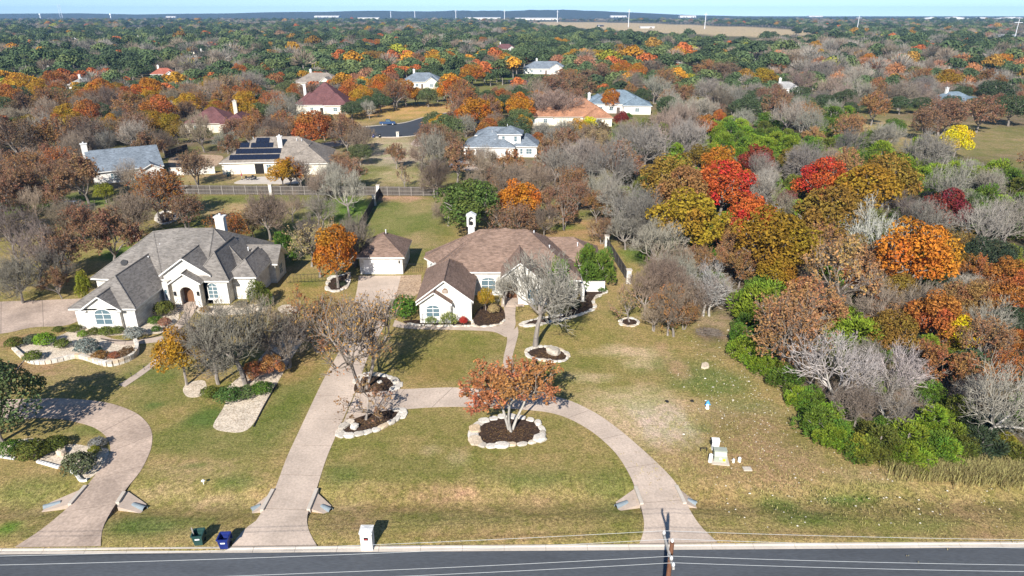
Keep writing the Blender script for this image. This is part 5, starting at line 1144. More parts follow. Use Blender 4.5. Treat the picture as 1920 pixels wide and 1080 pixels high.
# ---- woods on the right, one by one: kind, crown px, py, width px, colour
WOOD_TREES = '''half 1620 540 66 rustorange|half 1665 585 60 salmon|half 1540 600 54 rustorange|oak 1720 600 50 rustorange|half 1780 630 56 rustorange|oak 1645 600 44 rust|half 1590 500 54 rustorange|oak 1810 500 50 olive|half 1860 550 60 salmon|juniper 1700 590 46 brightgreen|juniper 1770 660 50 green|oak 1500 545 50 rustorange|half 1440 480 60 salmon|oak 1400 440 50 olive|bare 1212 545 84 greybrown|bare 1268 520 90 grey|bare 1300 560 74 greybrown|paleb 1335 548 84 grey|bare 1228 590 56 greybrown|half 1285 590 50 rust|juniper 1700 700 50 green|juniper 1640 720 50 brightgreen|oak 1900 640 50 rustorange|half 1730 660 54 rust|juniper 1655 660 44 green
oak 1255 337 105 olive|oak 1276 358 95 rust|oak 1292 410 125 goldolive|oak 1353 352 108 red|oak 1350 308 66 orange|oak 1403 342 46 orange|oak 1420 300 58 crimson|bare 1442 342 60 grey|oak 1542 338 84 red|oak 1665 333 104 olive|oak 1622 356 112 goldolive|bare 1507 306 78 grey
juniper 1488 268 66 brightgreen|juniper 1455 262 60 brightgreen|juniper 1525 275 60 green|juniper 1400 268 50 green|juniper 1565 232 44 green|juniper 1654 280 64 brightgreen|juniper 1632 296 56 green|juniper 1700 306 66 brightgreen|juniper 1745 312 60 green|juniper 1790 318 64 brightgreen|juniper 1897 330 70 green|juniper 1872 312 60 brightgreen|juniper 1845 330 50 olivegreen|juniper 1580 296 50 brightgreen|juniper 1500 330 40 green
oak 1411 412 90 red|oak 1374 440 60 rust|oak 1450 452 135 goldolive|oak 1552 402 114 olive|bare 1469 384 60 pinkgrey|oak 1478 372 34 plum|oak 1773 394 78 crimson|bare 1739 414 84 grey|paleb 1636 430 120 pale|oak 1720 478 128 orange|sparse 1568 512 150 salmon|half 1546 446 70 salmon|juniper 1432 552 118 brightgreen|oak 1457 508 66 goldolive|half 1512 578 125 salmon|juniper 1592 590 66 brightgreen|bare 1255 500 96 greybrown|bare 1195 402 100 grey|juniper 1257 462 44 green|juniper 1330 468 36 green|half 1306 486 54 rust|half 1350 486 56 salmon|juniper 1215 470 40 green
half 1797 460 62 olive|liveoak 1856 472 90 livedark|half 1836 510 68 rustorange|oak 1893 514 66 rustorange|bare 1725 565 90 pinkgrey|bare 1893 408 90 grey|bare 1600 272 66 grey|bare 1744 288 80 grey|bare 1782 344 96 grey|liveoak 1828 378 56 livelight|oak 1795 262 50 yellow|liveoak 1678 236 44 green|bare 1850 420 90 grey|bare 1690 395 70 grey|bare 1560 300 50 pinkgrey
juniper 1410 585 60 brightgreen|juniper 1410 626 50 green|juniper 1432 668 54 green|juniper 1470 690 50 olivegreen|half 1484 622 145 salmon|juniper 1610 615 112 brightgreen|oak 1674 622 80 olive|juniper 1741 644 66 brightgreen|oak 1808 626 66 yellow|juniper 1790 650 50 yellowgreen|bare 1645 566 100 pinkgrey|paleb 1578 690 160 pale|paleb 1682 690 120 pale|paleb 1672 752 120 grey|bare 1606 758 90 pinkgrey|half 1756 684 80 russet|paleb 1870 745 165 grey|juniper 1522 740 66 green|juniper 1536 784 84 green|juniper 1580 806 70 green|juniper 1616 832 70 yellowgreen|juniper 1655 815 90 olivegreen|juniper 1708 808 92 brightgreen|juniper 1753 778 84 brightgreen|juniper 1762 828 80 green|juniper 1800 812 72 olivegreen|juniper 1844 824 84 livedark|juniper 1890 826 56 yellowgreen|juniper 1914 846 60 olivegreen|juniper 1846 788 70 livedark|paleb 1876 792 50 pale
half 1884 690 70 rustorange|half 1810 700 84 rust|bare 1830 735 70 grey|half 1850 640 90 salmon|paleb 1862 600 96 grey|oak 1760 590 90 rustorange|half 1790 560 70 salmon|liveoak 1905 600 80 livedark|oak 1910 560 80 rustorange|oak 1690 545 64 olive|liveoak 1640 640 60 olivegreen|half 1640 500 80 salmon|juniper 1600 548 50 green|bare 1560 560 70 pinkgrey|juniper 1345 520 40 green|half 1390 500 70 rust|half 1380 470 60 salmon|liveoak 1920 690 80 livedark|juniper 1920 760 80 green|half 1600 470 70 olive|oak 1500 470 60 goldolive|juniper 1750 730 60 green|juniper 1800 760 70 olivegreen|liveoak 1700 640 60 livedark|bare 1520 540 60 pinkgrey|juniper 1560 640 60 green|juniper 1480 590 50 brightgreen|oak 1830 560 70 rust|juniper 1780 520 50 livedark|bare 1640 380 50 grey|juniper 1590 400 40 green'''
for it in WOOD_TREES.replace('\n', '|').split('|'):
    k, px, py, w, c = it.split(); tc(k, float(px), float(py), float(w)*(1.22 if k == 'oak' else 1.06), c)
# green juniper belts that wind through the woods
bj = random.Random(31)
for pts_, stp, jit, wd_ in (([(1380, 252), (1460, 262), (1560, 284), (1650, 300), (1760, 318), (1860, 328), (1930, 342)], 22, 15, 56), ([(1400, 275), (1480, 285), (1600, 305), (1720, 330)], 44, 8, 46), ([(1410, 540), (1402, 580), (1395, 625), (1420, 668), (1470, 692), (1505, 745), (1530, 795), (1590, 828), (1660, 842), (1740, 846), (1810, 838)], 26, 9, 60), ([(1430, 520), (1450, 570), (1440, 600)], 26, 10, 60), ([(1560, 770), (1640, 800), (1720, 815), (1790, 800)], 34, 10, 66)):
    q = resample(pts_, int(sum(math.dist(a, b) for a, b in zip(pts_, pts_[1:]))/stp))
    for a in q: tc('juniper', a[0]+bj.uniform(-jit, jit)*.6, a[1]+bj.uniform(-jit, jit), wd_*bj.uniform(.75, 1.25), bj.choice(['green', 'brightgreen', 'brightgreen', 'olivegreen', 'green']))
# ---- gardens and groves behind, one by one
MID_TREES = '''oak 45 158 76 amber|oak 100 152 50 rustorange|oak 185 170 62 orange|oak 280 166 68 orange|oak 295 207 78 rustorange|oak 352 196 50 amber|half 95 192 66 rust|half 40 202 74 brown|bare 90 210 60 greybrown|oak 140 238 66 goldolive|oak 50 238 54 olive|oak 206 232 44 amber|oak 375 120 30 orange|oak 448 133 32 rustorange|oak 495 128 26 rustorange|half 430 162 46 tan|bare 470 156 64 grey|half 466 176 54 rustorange|oak 455 207 50 amber|bare 535 207 74 grey|half 508 192 44 rustorange|oak 586 240 88 rustorange|liveoak 540 166 52 livelight|bare 400 170 54 greybrown|half 240 200 70 rust|oak 330 245 44 olive|oak 318 232 50 goldolive|liveoak 375 250 44 olivegreen|half 250 245 60 redbrown|half 482 232 60 rust|half 440 245 50 redbrown|half 265 215 50 brown|bare 160 205 60 greybrown|bare 205 188 60 greybrown|oak 20 180 50 rustorange
half 30 262 90 brown|half 100 258 80 rust|half 110 305 60 rustorange|half 155 330 90 redbrown|bare 235 325 60 grey|oak 195 358 40 yellowgreen|half 35 350 90 redbrown|half 100 370 60 redbrown|bare 20 430 100 darkgrey|bare 60 470 110 darkgrey|half 110 470 90 redbrown|half 200 440 110 redbrown|half 150 415 70 redbrown|bare 30 520 90 darkgrey|bare 100 500 80 darkgrey|half 108 528 60 redbrown|bare 120 410 80 greybrown|bare 260 340 60 greybrown|half 430 430 70 rustorange|half 470 415 60 tan|bare 500 400 90 greybrown|bare 545 385 56 greybrown|bare 598 392 66 grey|bare 650 355 90 grey|half 655 325 60 redbrown|bare 620 330 60 grey|half 540 320 56 orange|half 560 325 50 pinkgrey|oak 528 322 60 amber|bare 595 345 60 greybrown|liveoak 675 285 50 livelight|half 742 290 46 redbrown|bare 680 262 60 greybrown|thin 758 325 40 brown|bare 810 285 86 grey|bare 815 330 70 greybrown|liveoak 836 240 80 livelight|bare 910 300 56 grey|bare 1045 310 80 grey
oak 890 210 76 orange|half 870 190 60 rustorange|half 915 205 60 redbrown|liveoak 940 195 60 live|oak 978 200 60 orange|oak 715 160 56 orange|oak 660 170 60 rustorange|oak 760 170 56 orange|half 740 175 50 rust|oak 845 165 60 orange|oak 885 138 54 orange|half 865 172 50 rust|oak 688 82 34 rustorange|oak 710 82 34 rustorange|oak 650 84 30 rustorange|oak 905 78 24 orange|oak 962 120 30 orange|half 700 110 50 amber|oak 815 116 44 amber|oak 845 110 34 orange|half 780 115 40 rust|bare 920 120 44 greybrown|half 1040 165 70 redbrown|bare 1035 195 100 pinkgrey|half 1090 165 60 redbrown|half 1060 150 60 rust|bare 1000 170 60 pinkgrey|oak 1145 185 44 orange|oak 1165 222 34 crimson|juniper 1178 215 18 green|liveoak 1100 240 44 yellowgreen|oak 1105 232 34 yellow|shrub 1150 248 50 brightgreen|oak 1008 262 34 rustorange|oak 1028 280 40 orange|half 1060 265 56 redbrown|bare 1060 245 50 grey|half 1120 270 60 tan|bare 1160 280 60 grey|bare 1090 295 80 grey|bare 1150 310 100 grey|bare 1210 270 100 grey|bare 1250 240 80 pinkgrey|bare 1290 260 80 grey|oak 1082 105 60 amber|oak 1120 105 56 amber|half 1160 95 50 amber|oak 1165 130 44 orange|oak 1195 135 40 orange|half 1225 130 50 greybrown|half 1130 140 80 brown|bare 1180 155 60 pinkgrey|bare 1230 165 60 grey|half 1250 150 50 rust
oak 1300 108 56 orange|half 1330 130 60 rust|half 1360 135 60 brown|oak 1430 145 60 goldolive|half 1455 120 44 rust|oak 1535 105 30 amber|oak 1628 114 34 orange|oak 1530 86 26 amber|half 1490 120 44 brown|bare 1500 150 60 pinkgrey|bare 1540 130 60 grey|bare 1605 170 80 grey|bare 1560 165 60 pinkgrey|half 1455 195 60 redbrown|bare 1350 190 56 greybrown|liveoak 1400 200 66 live|bare 1330 170 60 grey|bare 1690 175 90 pinkgrey|bare 1610 140 60 grey|oak 1745 138 24 red|oak 1780 150 60 goldolive|half 1725 145 40 rust|half 1850 150 60 rust|oak 1880 115 44 orange|half 1770 215 90 redbrown|half 1840 210 80 redbrown|half 1740 230 60 redbrown|liveoak 1870 170 80 livedark|liveoak 1900 200 80 live|half 1640 200 60 rust|bare 1560 205 40 grey|oak 1350 218 30 rustorange|bare 1280 225 70 pinkgrey|bare 1480 215 70 grey|bare 1520 230 60 grey|juniper 1560 210 60 green|juniper 1590 208 40 brightgreen|oak 1320 235 50 rustorange|half 1290 235 50 redbrown
oak 985 378 60 orange|half 1030 378 60 redbrown|half 1080 365 60 redbrown|half 1120 385 60 rust|bare 1020 410 60 greybrown|half 1075 340 60 rust|bare 1010 340 70 greybrown|half 1060 400 50 redbrown|bare 1120 350 70 grey|bare 970 330 60 greybrown|half 945 345 50 rust|juniper 1100 345 50 livedark|half 920 335 50 brown|bare 1175 430 70 grey|half 1130 430 50 redbrown|bare 890 345 50 greybrown'''
for it in MID_TREES.replace('\n', '|').split('|'):
    k, px, py, w, c = it.split(); tc(k, float(px), float(py), float(w), c)
# ---- fill between them by what grows there
KEEP_OUT = [PL(p) for p in (
 [(0, 1080), (-400, 1080), (-400, 540), (0, 520), (60, 530), (330, 430), (500, 430), (680, 430), (680, 300), (840, 360), (840, 440), (1120, 480), (1300, 600), (1390, 610), (1500, 760), (1560, 840), (1700, 880), (2300, 910), (2300, 1080)],
 [(680, 520), (684, 425), (716, 360), (830, 366), (850, 520)],
 [(655, 262), (660, 236), (780, 216), (910, 194), (910, 210), (810, 244), (800, 270)], [(660, 262), (790, 256), (800, 300), (700, 330), (690, 280)],
 [(945, 148), (1000, 148), (985, 176), (955, 176)], [(560, 238), (700, 225), (740, 205), (870, 200), (700, 262)],
 [(1560, 250), (1600, 222), (1690, 215), (1960, 232), (1960, 305), (1800, 288), (1680, 285)], [(330, 365), (820, 368), (820, 420), (330, 430)], [(0, 375), (280, 370), (330, 400), (300, 430), (0, 410)],
 [(400, 345), (400, 300), (640, 300), (640, 345)], [(325, 345), (315, 290), (420, 285), (420, 345)], [(840, 320), (850, 285), (1000, 290), (1010, 310), (900, 325)], [(990, 243), (1150, 236), (1200, 250), (1200, 262), (1000, 256)], [(880, 165), (960, 160), (960, 195), (880, 195)],
 [(1580, 283), (1980, 298), (1980, 350), (1720, 340), (1600, 318)], [(990, 48), (1190, 52), (1560, 72), (1560, 80), (1440, 86), (1200, 74), (1050, 62)], [(1290, 185), (1345, 185), (1345, 215), (1290, 215)])]
FIELD_W = [PL(p) for p, c in FIELDS]
def in_house(x, y, mg=0):
    for (lx, ly), rz, x0, x1, y0, y1 in HOUSE_RECTS:
        dx, dy = x-lx, y-ly; c, s = math.cos(-rz), math.sin(-rz); u, v = dx*c-dy*s, dx*s+dy*c
        if x0-mg < u < x1+mg and y0-mg < v < y1+mg: return True
    return False
HX = [(tuple(h[0]), h) for h in HOUSE_RECTS]
def front_of_house(x, y):
    """keep the ground just before a house open so that it can be seen"""
    for (lx, ly), rz, x0, x1, y0, y1 in HOUSE_RECTS:
        if ly < 5: continue
        dx, dy = x-lx, y-ly; c, s = math.cos(-rz), math.sin(-rz); u, v = dx*c-dy*s, dx*s+dy*c
        reach = 4+ly*(.11 if ly < 330 else .15)
        if x0 < u < x1 and y0-reach < v < y1: return True
    return False
PAL_L = [('oak', 'rustorange', 3), ('half', 'rust', 3), ('bare', 'greybrown', 4), ('half', 'brown', 1), ('oak', 'goldolive', 3), ('oak', 'amber', 2), ('liveoak', 'live', 6), ('liveoak', 'livelight', 2), ('bare', 'grey', 2)]
PAL_UL = [('liveoak', 'live', 9), ('liveoak', 'livedark', 6), ('liveoak', 'livelight', 4), ('bare', 'greybrown', 4), ('bare', 'grey', 2), ('oak', 'rustorange', .5), ('oak', 'amber', .3), ('half', 'rust', .5)]
PAL_FAR = [('liveoak', 'live', 9), ('liveoak', 'livedark', 7), ('liveoak', 'livelight', 5), ('bare', 'greybrown', 4), ('bare', 'grey', 4), ('half', 'brown', .6), ('oak', 'olive', .4), ('oak', 'goldolive', .25), ('oak', 'rustorange', .15)]
PAL_M = [('liveoak', 'live', 8), ('liveoak', 'livelight', 4), ('half', 'redbrown', 2), ('bare', 'pinkgrey', 3), ('bare', 'grey', 2), ('oak', 'amber', 2), ('oak', 'rustorange', 2), ('half', 'rust', 2)]
PAL_R = [('bare', 'grey', 5), ('bare', 'pinkgrey', 2), ('liveoak', 'live', 7), ('half', 'rust', 2), ('half', 'redbrown', 1), ('oak', 'olive', 1), ('liveoak', 'livelight', 2)]
PAL_W = [('juniper', 'green', 5), ('juniper', 'olivegreen', 3), ('bare', 'grey', 3), ('half', 'salmon', 1), ('oak', 'olive', 1), ('bare', 'pinkgrey', 1), ('juniper', 'brightgreen', 5)]
PAL_B = [('bare', 'greybrown', 4), ('half', 'redbrown', 4), ('bare', 'grey', 3), ('half', 'rust', 2), ('half', 'brown', 1)]
def pick(pal, rnd):
    t = rnd.uniform(0, sum(p[2] for p in pal))
    for k, c, w in pal:
        t -= w
        if t <= 0: return k, c
    return pal[0][:2]
def palette(px, py):
    if py > 215 and px > 1180: return PAL_W
    if py > 250: return PAL_B
    if py < 105 and fr.random() < .8: return PAL_FAR
    if py < 72: return PAL_FAR
    if px < 640: return PAL_L if py > 138 else PAL_UL
    if px < 1280: return PAL_M if py > 98 else PAL_UL
    return PAL_R if py > 115 else PAL_UL
fr = random.Random(4242)
GRID = {}
def gput(x, y, r): GRID.setdefault((int(x//12), int(y//12)), []).append((x, y, r))
for t in TREES: gput(*t)
def free(x, y, r, k=.78):
    gx, gy = int(x//12), int(y//12)
    for i in (-1, 0, 1):
        for j in (-1, 0, 1):
            for (a, b, c) in GRID.get((gx+i, gy+j), ()):
                if (x-a)**2+(y-b)**2 < (k*(r+c))**2: return False
    return True
Y_IND = 300.0
FAR_TREES = []
def try_fill(x, y):
    px, py = proj(x, y)
    if px < -130 or px > 2070: return
    if any(in_poly(x, y, q) for q in KEEP_OUT): return
    if in_house(x, y, 1) or front_of_house(x, y): return
    if any(in_poly(x, y, q) for q in FIELD_W): return
    k, c = pick(palette(px, py-20), fr)
    if y > Y_IND:
        pn = mnoise.noise(Vector((x*.011, y*.006, 5.5)))
        if pn < .12 and k in ('bare', 'half') and fr.random() < .75: k, c = 'liveoak', fr.choice(['live', 'livedark', 'livelight'])
        elif pn > .25 and k == 'liveoak' and fr.random() < .5: k, c = 'bare', fr.choice(['grey', 'greybrown'])
    w = fr.uniform(6.5, 10.5) if k != 'juniper' else fr.uniform(4.5, 7)
    if y > 400: w *= fr.uniform(1.0, 1.75)
    if k == 'liveoak': w *= 1.15
    if not free(x, y, w/2, .62 if y > 400 else .74): return
    gput(x, y, w/2); h = w*{'oak': .95, 'liveoak': .78, 'bare': .95, 'half': .95, 'juniper': .95}[k]*fr.uniform(.85, 1.1)
    if y < Y_IND: tree(k, x, y, w, h, c)
    else: FAR_TREES.append((x, y, w, h, k, c))
for _i in range(5200):
    y = 95+(Y_IND-95)*math.sqrt(fr.random()); x = fr.uniform(-.82, .82)*y
    try_fill(x, y)
# dense understorey of the woods
UNDER = []
for _i in range(2600):
    wx, wy = min(p[0] for p in WOODS_W), min(p[1] for p in WOODS_W)
    y = fr.uniform(wy, 170); x = fr.uniform(8, 112)
    if not in_poly(x, y, WOODS_W) or proj(x, y)[0] > 2050: continue
    k, c = pick([('juniper', 'green', 5), ('juniper', 'olivegreen', 4), ('juniper', 'brightgreen', 4), ('bare', 'grey', 4), ('juniper', 'livedark', 2)], fr)
    w = fr.uniform(3.2, 5.6)
    if not free(x, y, w/2, .66): continue
    gput(x, y, w/2); UNDER.append((x, y, w, w*fr.uniform(.6, .9), c))
n_ind = len(TREES)
# far wood: patchy cover with clearings
for _i in range(52000):
    y = Y_IND*math.exp(fr.random()**.8*math.log(2600/Y_IND)); x = fr.uniform(-.8, .8)*y
    cl = mnoise.noise(Vector((x*.006, y*.0035, 3.1)))+.35*mnoise.noise(Vector((x*.02, y*.012, 7.7)))
    if y > 460 and cl > .42: continue
    try_fill(x, y)
print('individual trees', n_ind, 'far trees', len(FAR_TREES))
# far wood as one object of instances
FARP = {}
fcol = bpy.data.collections.new('far_tree_kinds')
KEYS = [('liveoak', 'live'), ('liveoak', 'livedark'), ('liveoak', 'livelight'), ('bare', 'greybrown'), ('bare', 'grey'), ('bare', 'pinkgrey'), ('oak', 'rustorange'), ('oak', 'amber'), ('oak', 'olive'), ('half', 'rust'), ('half', 'redbrown'), ('half', 'brown'), ('oak', 'goldolive'), ('oak', 'yellowgreen')]
def fixed_mat(i, c):
    m, t, b = new_mat('far_foliage_%d' % i, .85, .1); oi = N(t, 'ShaderNodeObjectInfo'); av = N(t, 'ShaderNodeAttribute', attribute_name='v')
    r1 = ramp(t, oi.outputs['Random'], [(0, gray(.72)), (1, gray(1.3))]); r2 = ramp(t, av.outputs['Fac'], [(0, gray(.6)), (1, gray(1.4))])
    a = mul(t, r1.outputs[0], C[c]); a = mul(t, a.outputs[2], r2.outputs[0]); t.links.new(a.outputs[2], b.inputs['Base Color']); return m
def far_proto(kind, seed):
    rnd = random.Random(seed); t = TM(); off = Vector((seed*3.1, seed*1.7, 0))
    t.tube(Vector((0, 0, -.05)), Vector((0, 0, .8)), .06, .04, 5, rnd, 1)
    if kind in ('bare', 'half'):
        for k in range(420):
            d = rdir(rnd)
            if d.z < -.2: continue
            p = Vector((d.x*.9, d.y*.9, 1.05+d.z*.85))*1.0; a = Vector((0, 0, .7)).lerp(p, rnd.uniform(.45, .8)); t.tube(a, p*rnd.uniform(.9, 1.05)+rdir(rnd)*.1, .014, .008, 3, rnd, 0)
        if kind == 'half':
            for k in range(420):
                d = rdir(rnd)
                if d.z < -.1: continue
                p = Vector((d.x, d.y, 1.05+d.z*.85))*(rnd.uniform(.8, 1.0)); t.leaf(p, (d+rdir(rnd)*.7).normalized(), .085, .62, rnd, rnd.random(), 0)
    else:
        cl = []
        for k in range(14):
            d = rdir(rnd); d.z = abs(d.z)*.9-.1; cl.append((Vector((d.x*.62, d.y*.62, 1.05+d.z*.55)), rnd.uniform(.32, .46), rnd.random()))
        for c, r, cv in cl:
            for k in range(75):
                d = rdir(rnd)
                if d.z < -.3: continue
                t.leaf(c+d*r*rnd.uniform(.85, 1.05), (d+rdir(rnd)*.6).normalized(), .10*rnd.uniform(.7, 1.3), .65, rnd, cv, 0)
    return t.done('far_'+kind, ['leaf' if kind in ('oak', 'liveoak', 'half') else 'twig', 'bark'])
fmesh = {}
names = []
for i, (k, c) in enumerate(KEYS):
    kk = k if k != 'liveoak' else 'oak'
    if kk not in fmesh: fmesh[kk] = [far_proto(kk, 7+len(fmesh)), far_proto(kk, 17+len(fmesh))]
    me_ = fmesh[kk][i % 2].copy(); me_.materials[0] = fixed_mat(i, c); o = bpy.data.objects.new('k%02d' % i, me_); fcol.objects.link(o)
def key_of(k, c):
    if (k, c) in KEYS: return KEYS.index((k, c))
    return 0
def instance_wood(name, label, cat, items, coll):
    """one object of stuff: items are x, y, width, height, index of the tree kind in coll"""
    fm = bpy.data.meshes.new(name); fm.from_pydata([(t[0], t[1], -0.05) for t in items], [], [])
    for nm, ty, vals in (('idx', 'INT', [t[4] for t in items]), ('rz', 'FLOAT', [fr.random()*6.283 for _ in items])):
        a = fm.attributes.new(nm, ty, 'POINT'); a.data.foreach_set('value', vals)
    a = fm.attributes.new('sc', 'FLOAT_VECTOR', 'POINT'); a.data.foreach_set('vector', [v for t in items for v in (t[2]/2, t[2]/2, t[3]/2)])
    fo = link(name, fm, kind='stuff'); tag(fo, label, cat)
    ng = bpy.data.node_groups.new(name, 'GeometryNodeTree')
    ng.interface.new_socket('Geometry', in_out='INPUT', socket_type='NodeSocketGeometry'); ng.interface.new_socket('Geometry', in_out='OUTPUT', socket_type='NodeSocketGeometry')
    gi = ng.nodes.new('NodeGroupInput'); go = ng.nodes.new('NodeGroupOutput'); ip = ng.nodes.new('GeometryNodeInstanceOnPoints'); ci = ng.nodes.new('GeometryNodeCollectionInfo')
    ci.inputs['Collection'].default_value = coll; ci.inputs['Separate Children'].default_value = True; ci.inputs['Reset Children'].default_value = True
    ip.inputs['Pick Instance'].default_value = True
    def nattr(nm, ty):
        nd = ng.nodes.new('GeometryNodeInputNamedAttribute'); nd.data_type = ty; nd.inputs['Name'].default_value = nm; return nd.outputs['Attribute']
    cb = ng.nodes.new('ShaderNodeCombineXYZ'); ng.links.new(nattr('rz', 'FLOAT'), cb.inputs[2])
    er = ng.nodes.new('FunctionNodeEulerToRotation'); ng.links.new(cb.outputs[0], er.inputs[0])
    ng.links.new(gi.outputs[0], ip.inputs['Points']); ng.links.new(ci.outputs[0], ip.inputs['Instance']); ng.links.new(nattr('idx', 'INT'), ip.inputs['Instance Index'])
    ng.links.new(er.outputs[0], ip.inputs['Rotation']); ng.links.new(nattr('sc', 'FLOAT_VECTOR'), ip.inputs['Scale']); ng.links.new(ip.outputs[0], go.inputs[0])
    md = fo.modifiers.new('wood', 'NODES'); md.node_group = ng
    return fo
instance_wood('far_wood', 'unbroken far wood of live oaks and bare trees reaching to the horizon', 'woodland', [(t[0], t[1], t[2], t[3], key_of(t[4], t[5]) if fr.random() > .007 else 13) for t in FAR_TREES], fcol)
ucol = bpy.data.collections.new('understorey_kinds')
UKEYS = ['green', 'olivegreen', 'brightgreen', 'livedark', 'grey']
for i, c in enumerate(UKEYS):
    me_ = (PROTO['juniper'][i % 4][1] if c != 'grey' else PROTO['bare'][3][1]).copy(); me_.materials[0] = fixed_mat(50+i, c); ucol.objects.link(bpy.data.objects.new('u%02d' % i, me_))
instance_wood('understorey', 'low tangled juniper and brush filling the gaps between the trees of the right-hand woods', 'undergrowth', [(x, y, w, h, UKEYS.index(c)) for x, y, w, h, c in UNDER], ucol)
# ================================================================== FENCES
def fence(label, a, b, h, mat, panel=2.4, pillars=(), rail='railwood', picket=True, posts=True):
    a, b = Vector(a), Vector(b); L = (b-a).length; d = (b-a)/L; root = empty('fence', (a.x, a.y, 0), label, 'fence'); org = (a.x, a.y, 0)
    n = max(1, round(L/panel)); nr = Vector((-d.y, d.x))
    if nr.y > 0: nr = -nr                                  # towards the camera side
    for k in range(n):
        p, q = a+d*(L*k/n+.07), a+d*(L*(k+1)/n-.07); m = MB(org); u = p.copy(); s = 0; LL = (q-p).length; np_ = int(LL/.16)
        for i in range(np_):
            c = p+d*((i+.5)*LL/np_); hh = h+fr.uniform(-.03, .03)
            m.obox((c.x, c.y), (d.x, d.y), (LL/np_/2-.008, .011), 0, .03, hh)
        m.build('picket_panel', mat, root)
        for zz in (.3, h*.52, h-.12):
            c = (p+q)/2+nr*.045; MB(org).obox((c.x, c.y), (d.x, d.y), (LL/2, .03), 0, zz-.03, zz+.03).build('rail', rail, root)
    if posts:
        for k in range(n+1):
            c = a+d*(L*k/n)+nr*.03; MB(org).obox((c.x, c.y), (d.x, d.y), (.06, .06), 0, -.2, h+.02).build('post', rail, root)
    for f in pillars:
        c = a+d*(L*f); x, y = c.x, c.y; ph = h+.25
        pl = MB(org).box(x-.32, x+.32, y-.32, y+.32, -.2, ph).build('stone_pillar', 'limestone', root); MB(org).box(x-.4, x+.4, y-.4, y+.4, ph, ph+.12).build('pillar_cap', 'kerb', pl)
    return root
fence('long weathered wooden fence with pale rails behind both back lawns', P(330, 364), P(816, 367.5), 1.95, 'fencewood', 2.45, (0.37, 0.783, 1.0))
fence('dark side fence with stone pillars left of the back lawn', P(713, 366), P(676, 432), 1.75, 'shadefence', 2.4, (.33,), 'shadefence')
fence('dark side fence with stone pillars right of the brown-roofed house', P(1137, 464), P(1178, 531), 1.75, 'shadefence', 2.4, (0.0, 1.0), 'shadefence')
fence('grey board fence at the far left edge behind bare trees', P(-40, 342), P(84, 331), 1.9, 'fencewood', 2.4, ())
fence('brown board fence with one stone pillar behind the left lawn', P(20, 362), P(116, 362), 1.9, 'fencebrown', 2.4, (1.0,), 'fencebrown')
fence('weathered fence between the slate house and the gravel court', P(310, 296), P(352, 282), 1.8, 'fencewood', 2.4, ())
# limestone wall beside the solar house
wa, wb = Vector(P(318, 329)), Vector(P(404, 325)); dd = (wb-wa).normalized()
w_ = MB((wa.x, wa.y, 0)).obox(tuple((wa+wb)/2), (dd.x, dd.y), ((wb-wa).length/2, .2), 0, -.2, 1.7).build('garden_wall', 'limestone'); w_.location = (wa.x, wa.y, 0); tag(w_, 'white limestone wall between the slate house and the solar-panel house', 'garden wall')
cp = MB((wa.x, wa.y, 0)).obox(tuple((wa+wb)/2), (dd.x, dd.y), ((wb-wa).length/2+.1, .27), 0, 1.703, 1.82).build('wall_coping', 'kerb', w_)
# thin iron fence between house and garage
a, b = Vector(P(538, 531)), Vector(P(612, 528)); L = (b-a).length; d = (b-a)/L
ifn = empty('iron_fence', (a.x, a.y, 0), 'thin black iron fence between the grey-roofed house and the orange oak', 'fence'); og = (a.x, a.y, 0)
for k in range(int(L/.5)+1):
    c = a+d*(k*.5); MB(og).box(c.x-.015, c.x+.015, c.y-.015, c.y+.015, 0, 1.3).build('bar', 'iron', ifn)
for zz in (.15, 1.2): MB(og).obox(tuple((a+b)/2), (d.x, d.y), (L/2, .015), 0, zz, zz+.04).build('rail', 'iron', ifn)
# ================================================================== CULVERTS under the drives
def culvert(label, px0, py0, px1, py1, qx, qy, side):
    """parapet along the drive edge from (px0,py0) to (px1,py1); apron spreads out to (qx,qy)"""
    a, b, q = Vector(P(px0, py0)), Vector(P(px1, py1)), Vector(P(qx, qy)); m0 = (a+b)/2; d = (b-a).normalized(); out = (q-m0).normalized()
    root = empty('culvert', (m0.x, m0.y, 0), label, 'culvert'); og = (m0.x, m0.y, 0)
    MB(og).obox(tuple(m0+out*.08), (d.x, d.y), ((b-a).length/2, .14), 0, -.6, .18).build('headwall', 'kerb', root)
    p1, p2 = m0+d*.95+out*.24, m0-d*.95+out*.24; p3, p4 = q-d*.55, q+d*.55
    def zz(p, z): return (p.x, p.y, z)
    MB(og).add([zz(p1, .0), zz(p2, .0), zz(p3, -.30), zz(p4, -.30), zz(p1, -.7), zz(p2, -.7), zz(p3, -.7), zz(p4, -.7)], [(0, 1, 2, 3), (7, 6, 5, 4), (0, 4, 5, 1), (1, 5, 6, 2), (2, 6, 7, 3), (3, 7, 4, 0)]).build('apron', 'flag', root)
    e0, e1 = m0+out*((q-m0).length*.55), q+out*.15
    MB(og).tube(zz(e0, -.28), zz(e1, -.30), .23, .23, 14, 0, False).build('drain_pipe', 'pipe', root)
    MB(og).tube(zz(e1-out*.1, -.30), zz(e1-out*.06, -.30), .21, .21, 14).build('pipe_mouth', 'dark', root)
culvert('concrete culvert on the left side of the long driveway', 493, 958, 514, 919, 474, 949, -1)
culvert('concrete culvert on the right side of the long driveway', 577, 957, 593, 918, 617, 951, 1)
culvert('concrete culvert inside the loop of the circular driveway', 1205, 946, 1193, 914, 1158, 944, -1)
culvert('concrete culvert on the outer side of the circular driveway', 1282, 945, 1266, 912, 1303, 938, 1)
culvert('concrete culvert left of the neighbour driveway mouth', 133, 947, 163, 912, 84, 945, -1)
culvert('concrete culvert right of the neighbour driveway mouth', 219, 944, 232, 924, 268, 948, 1)
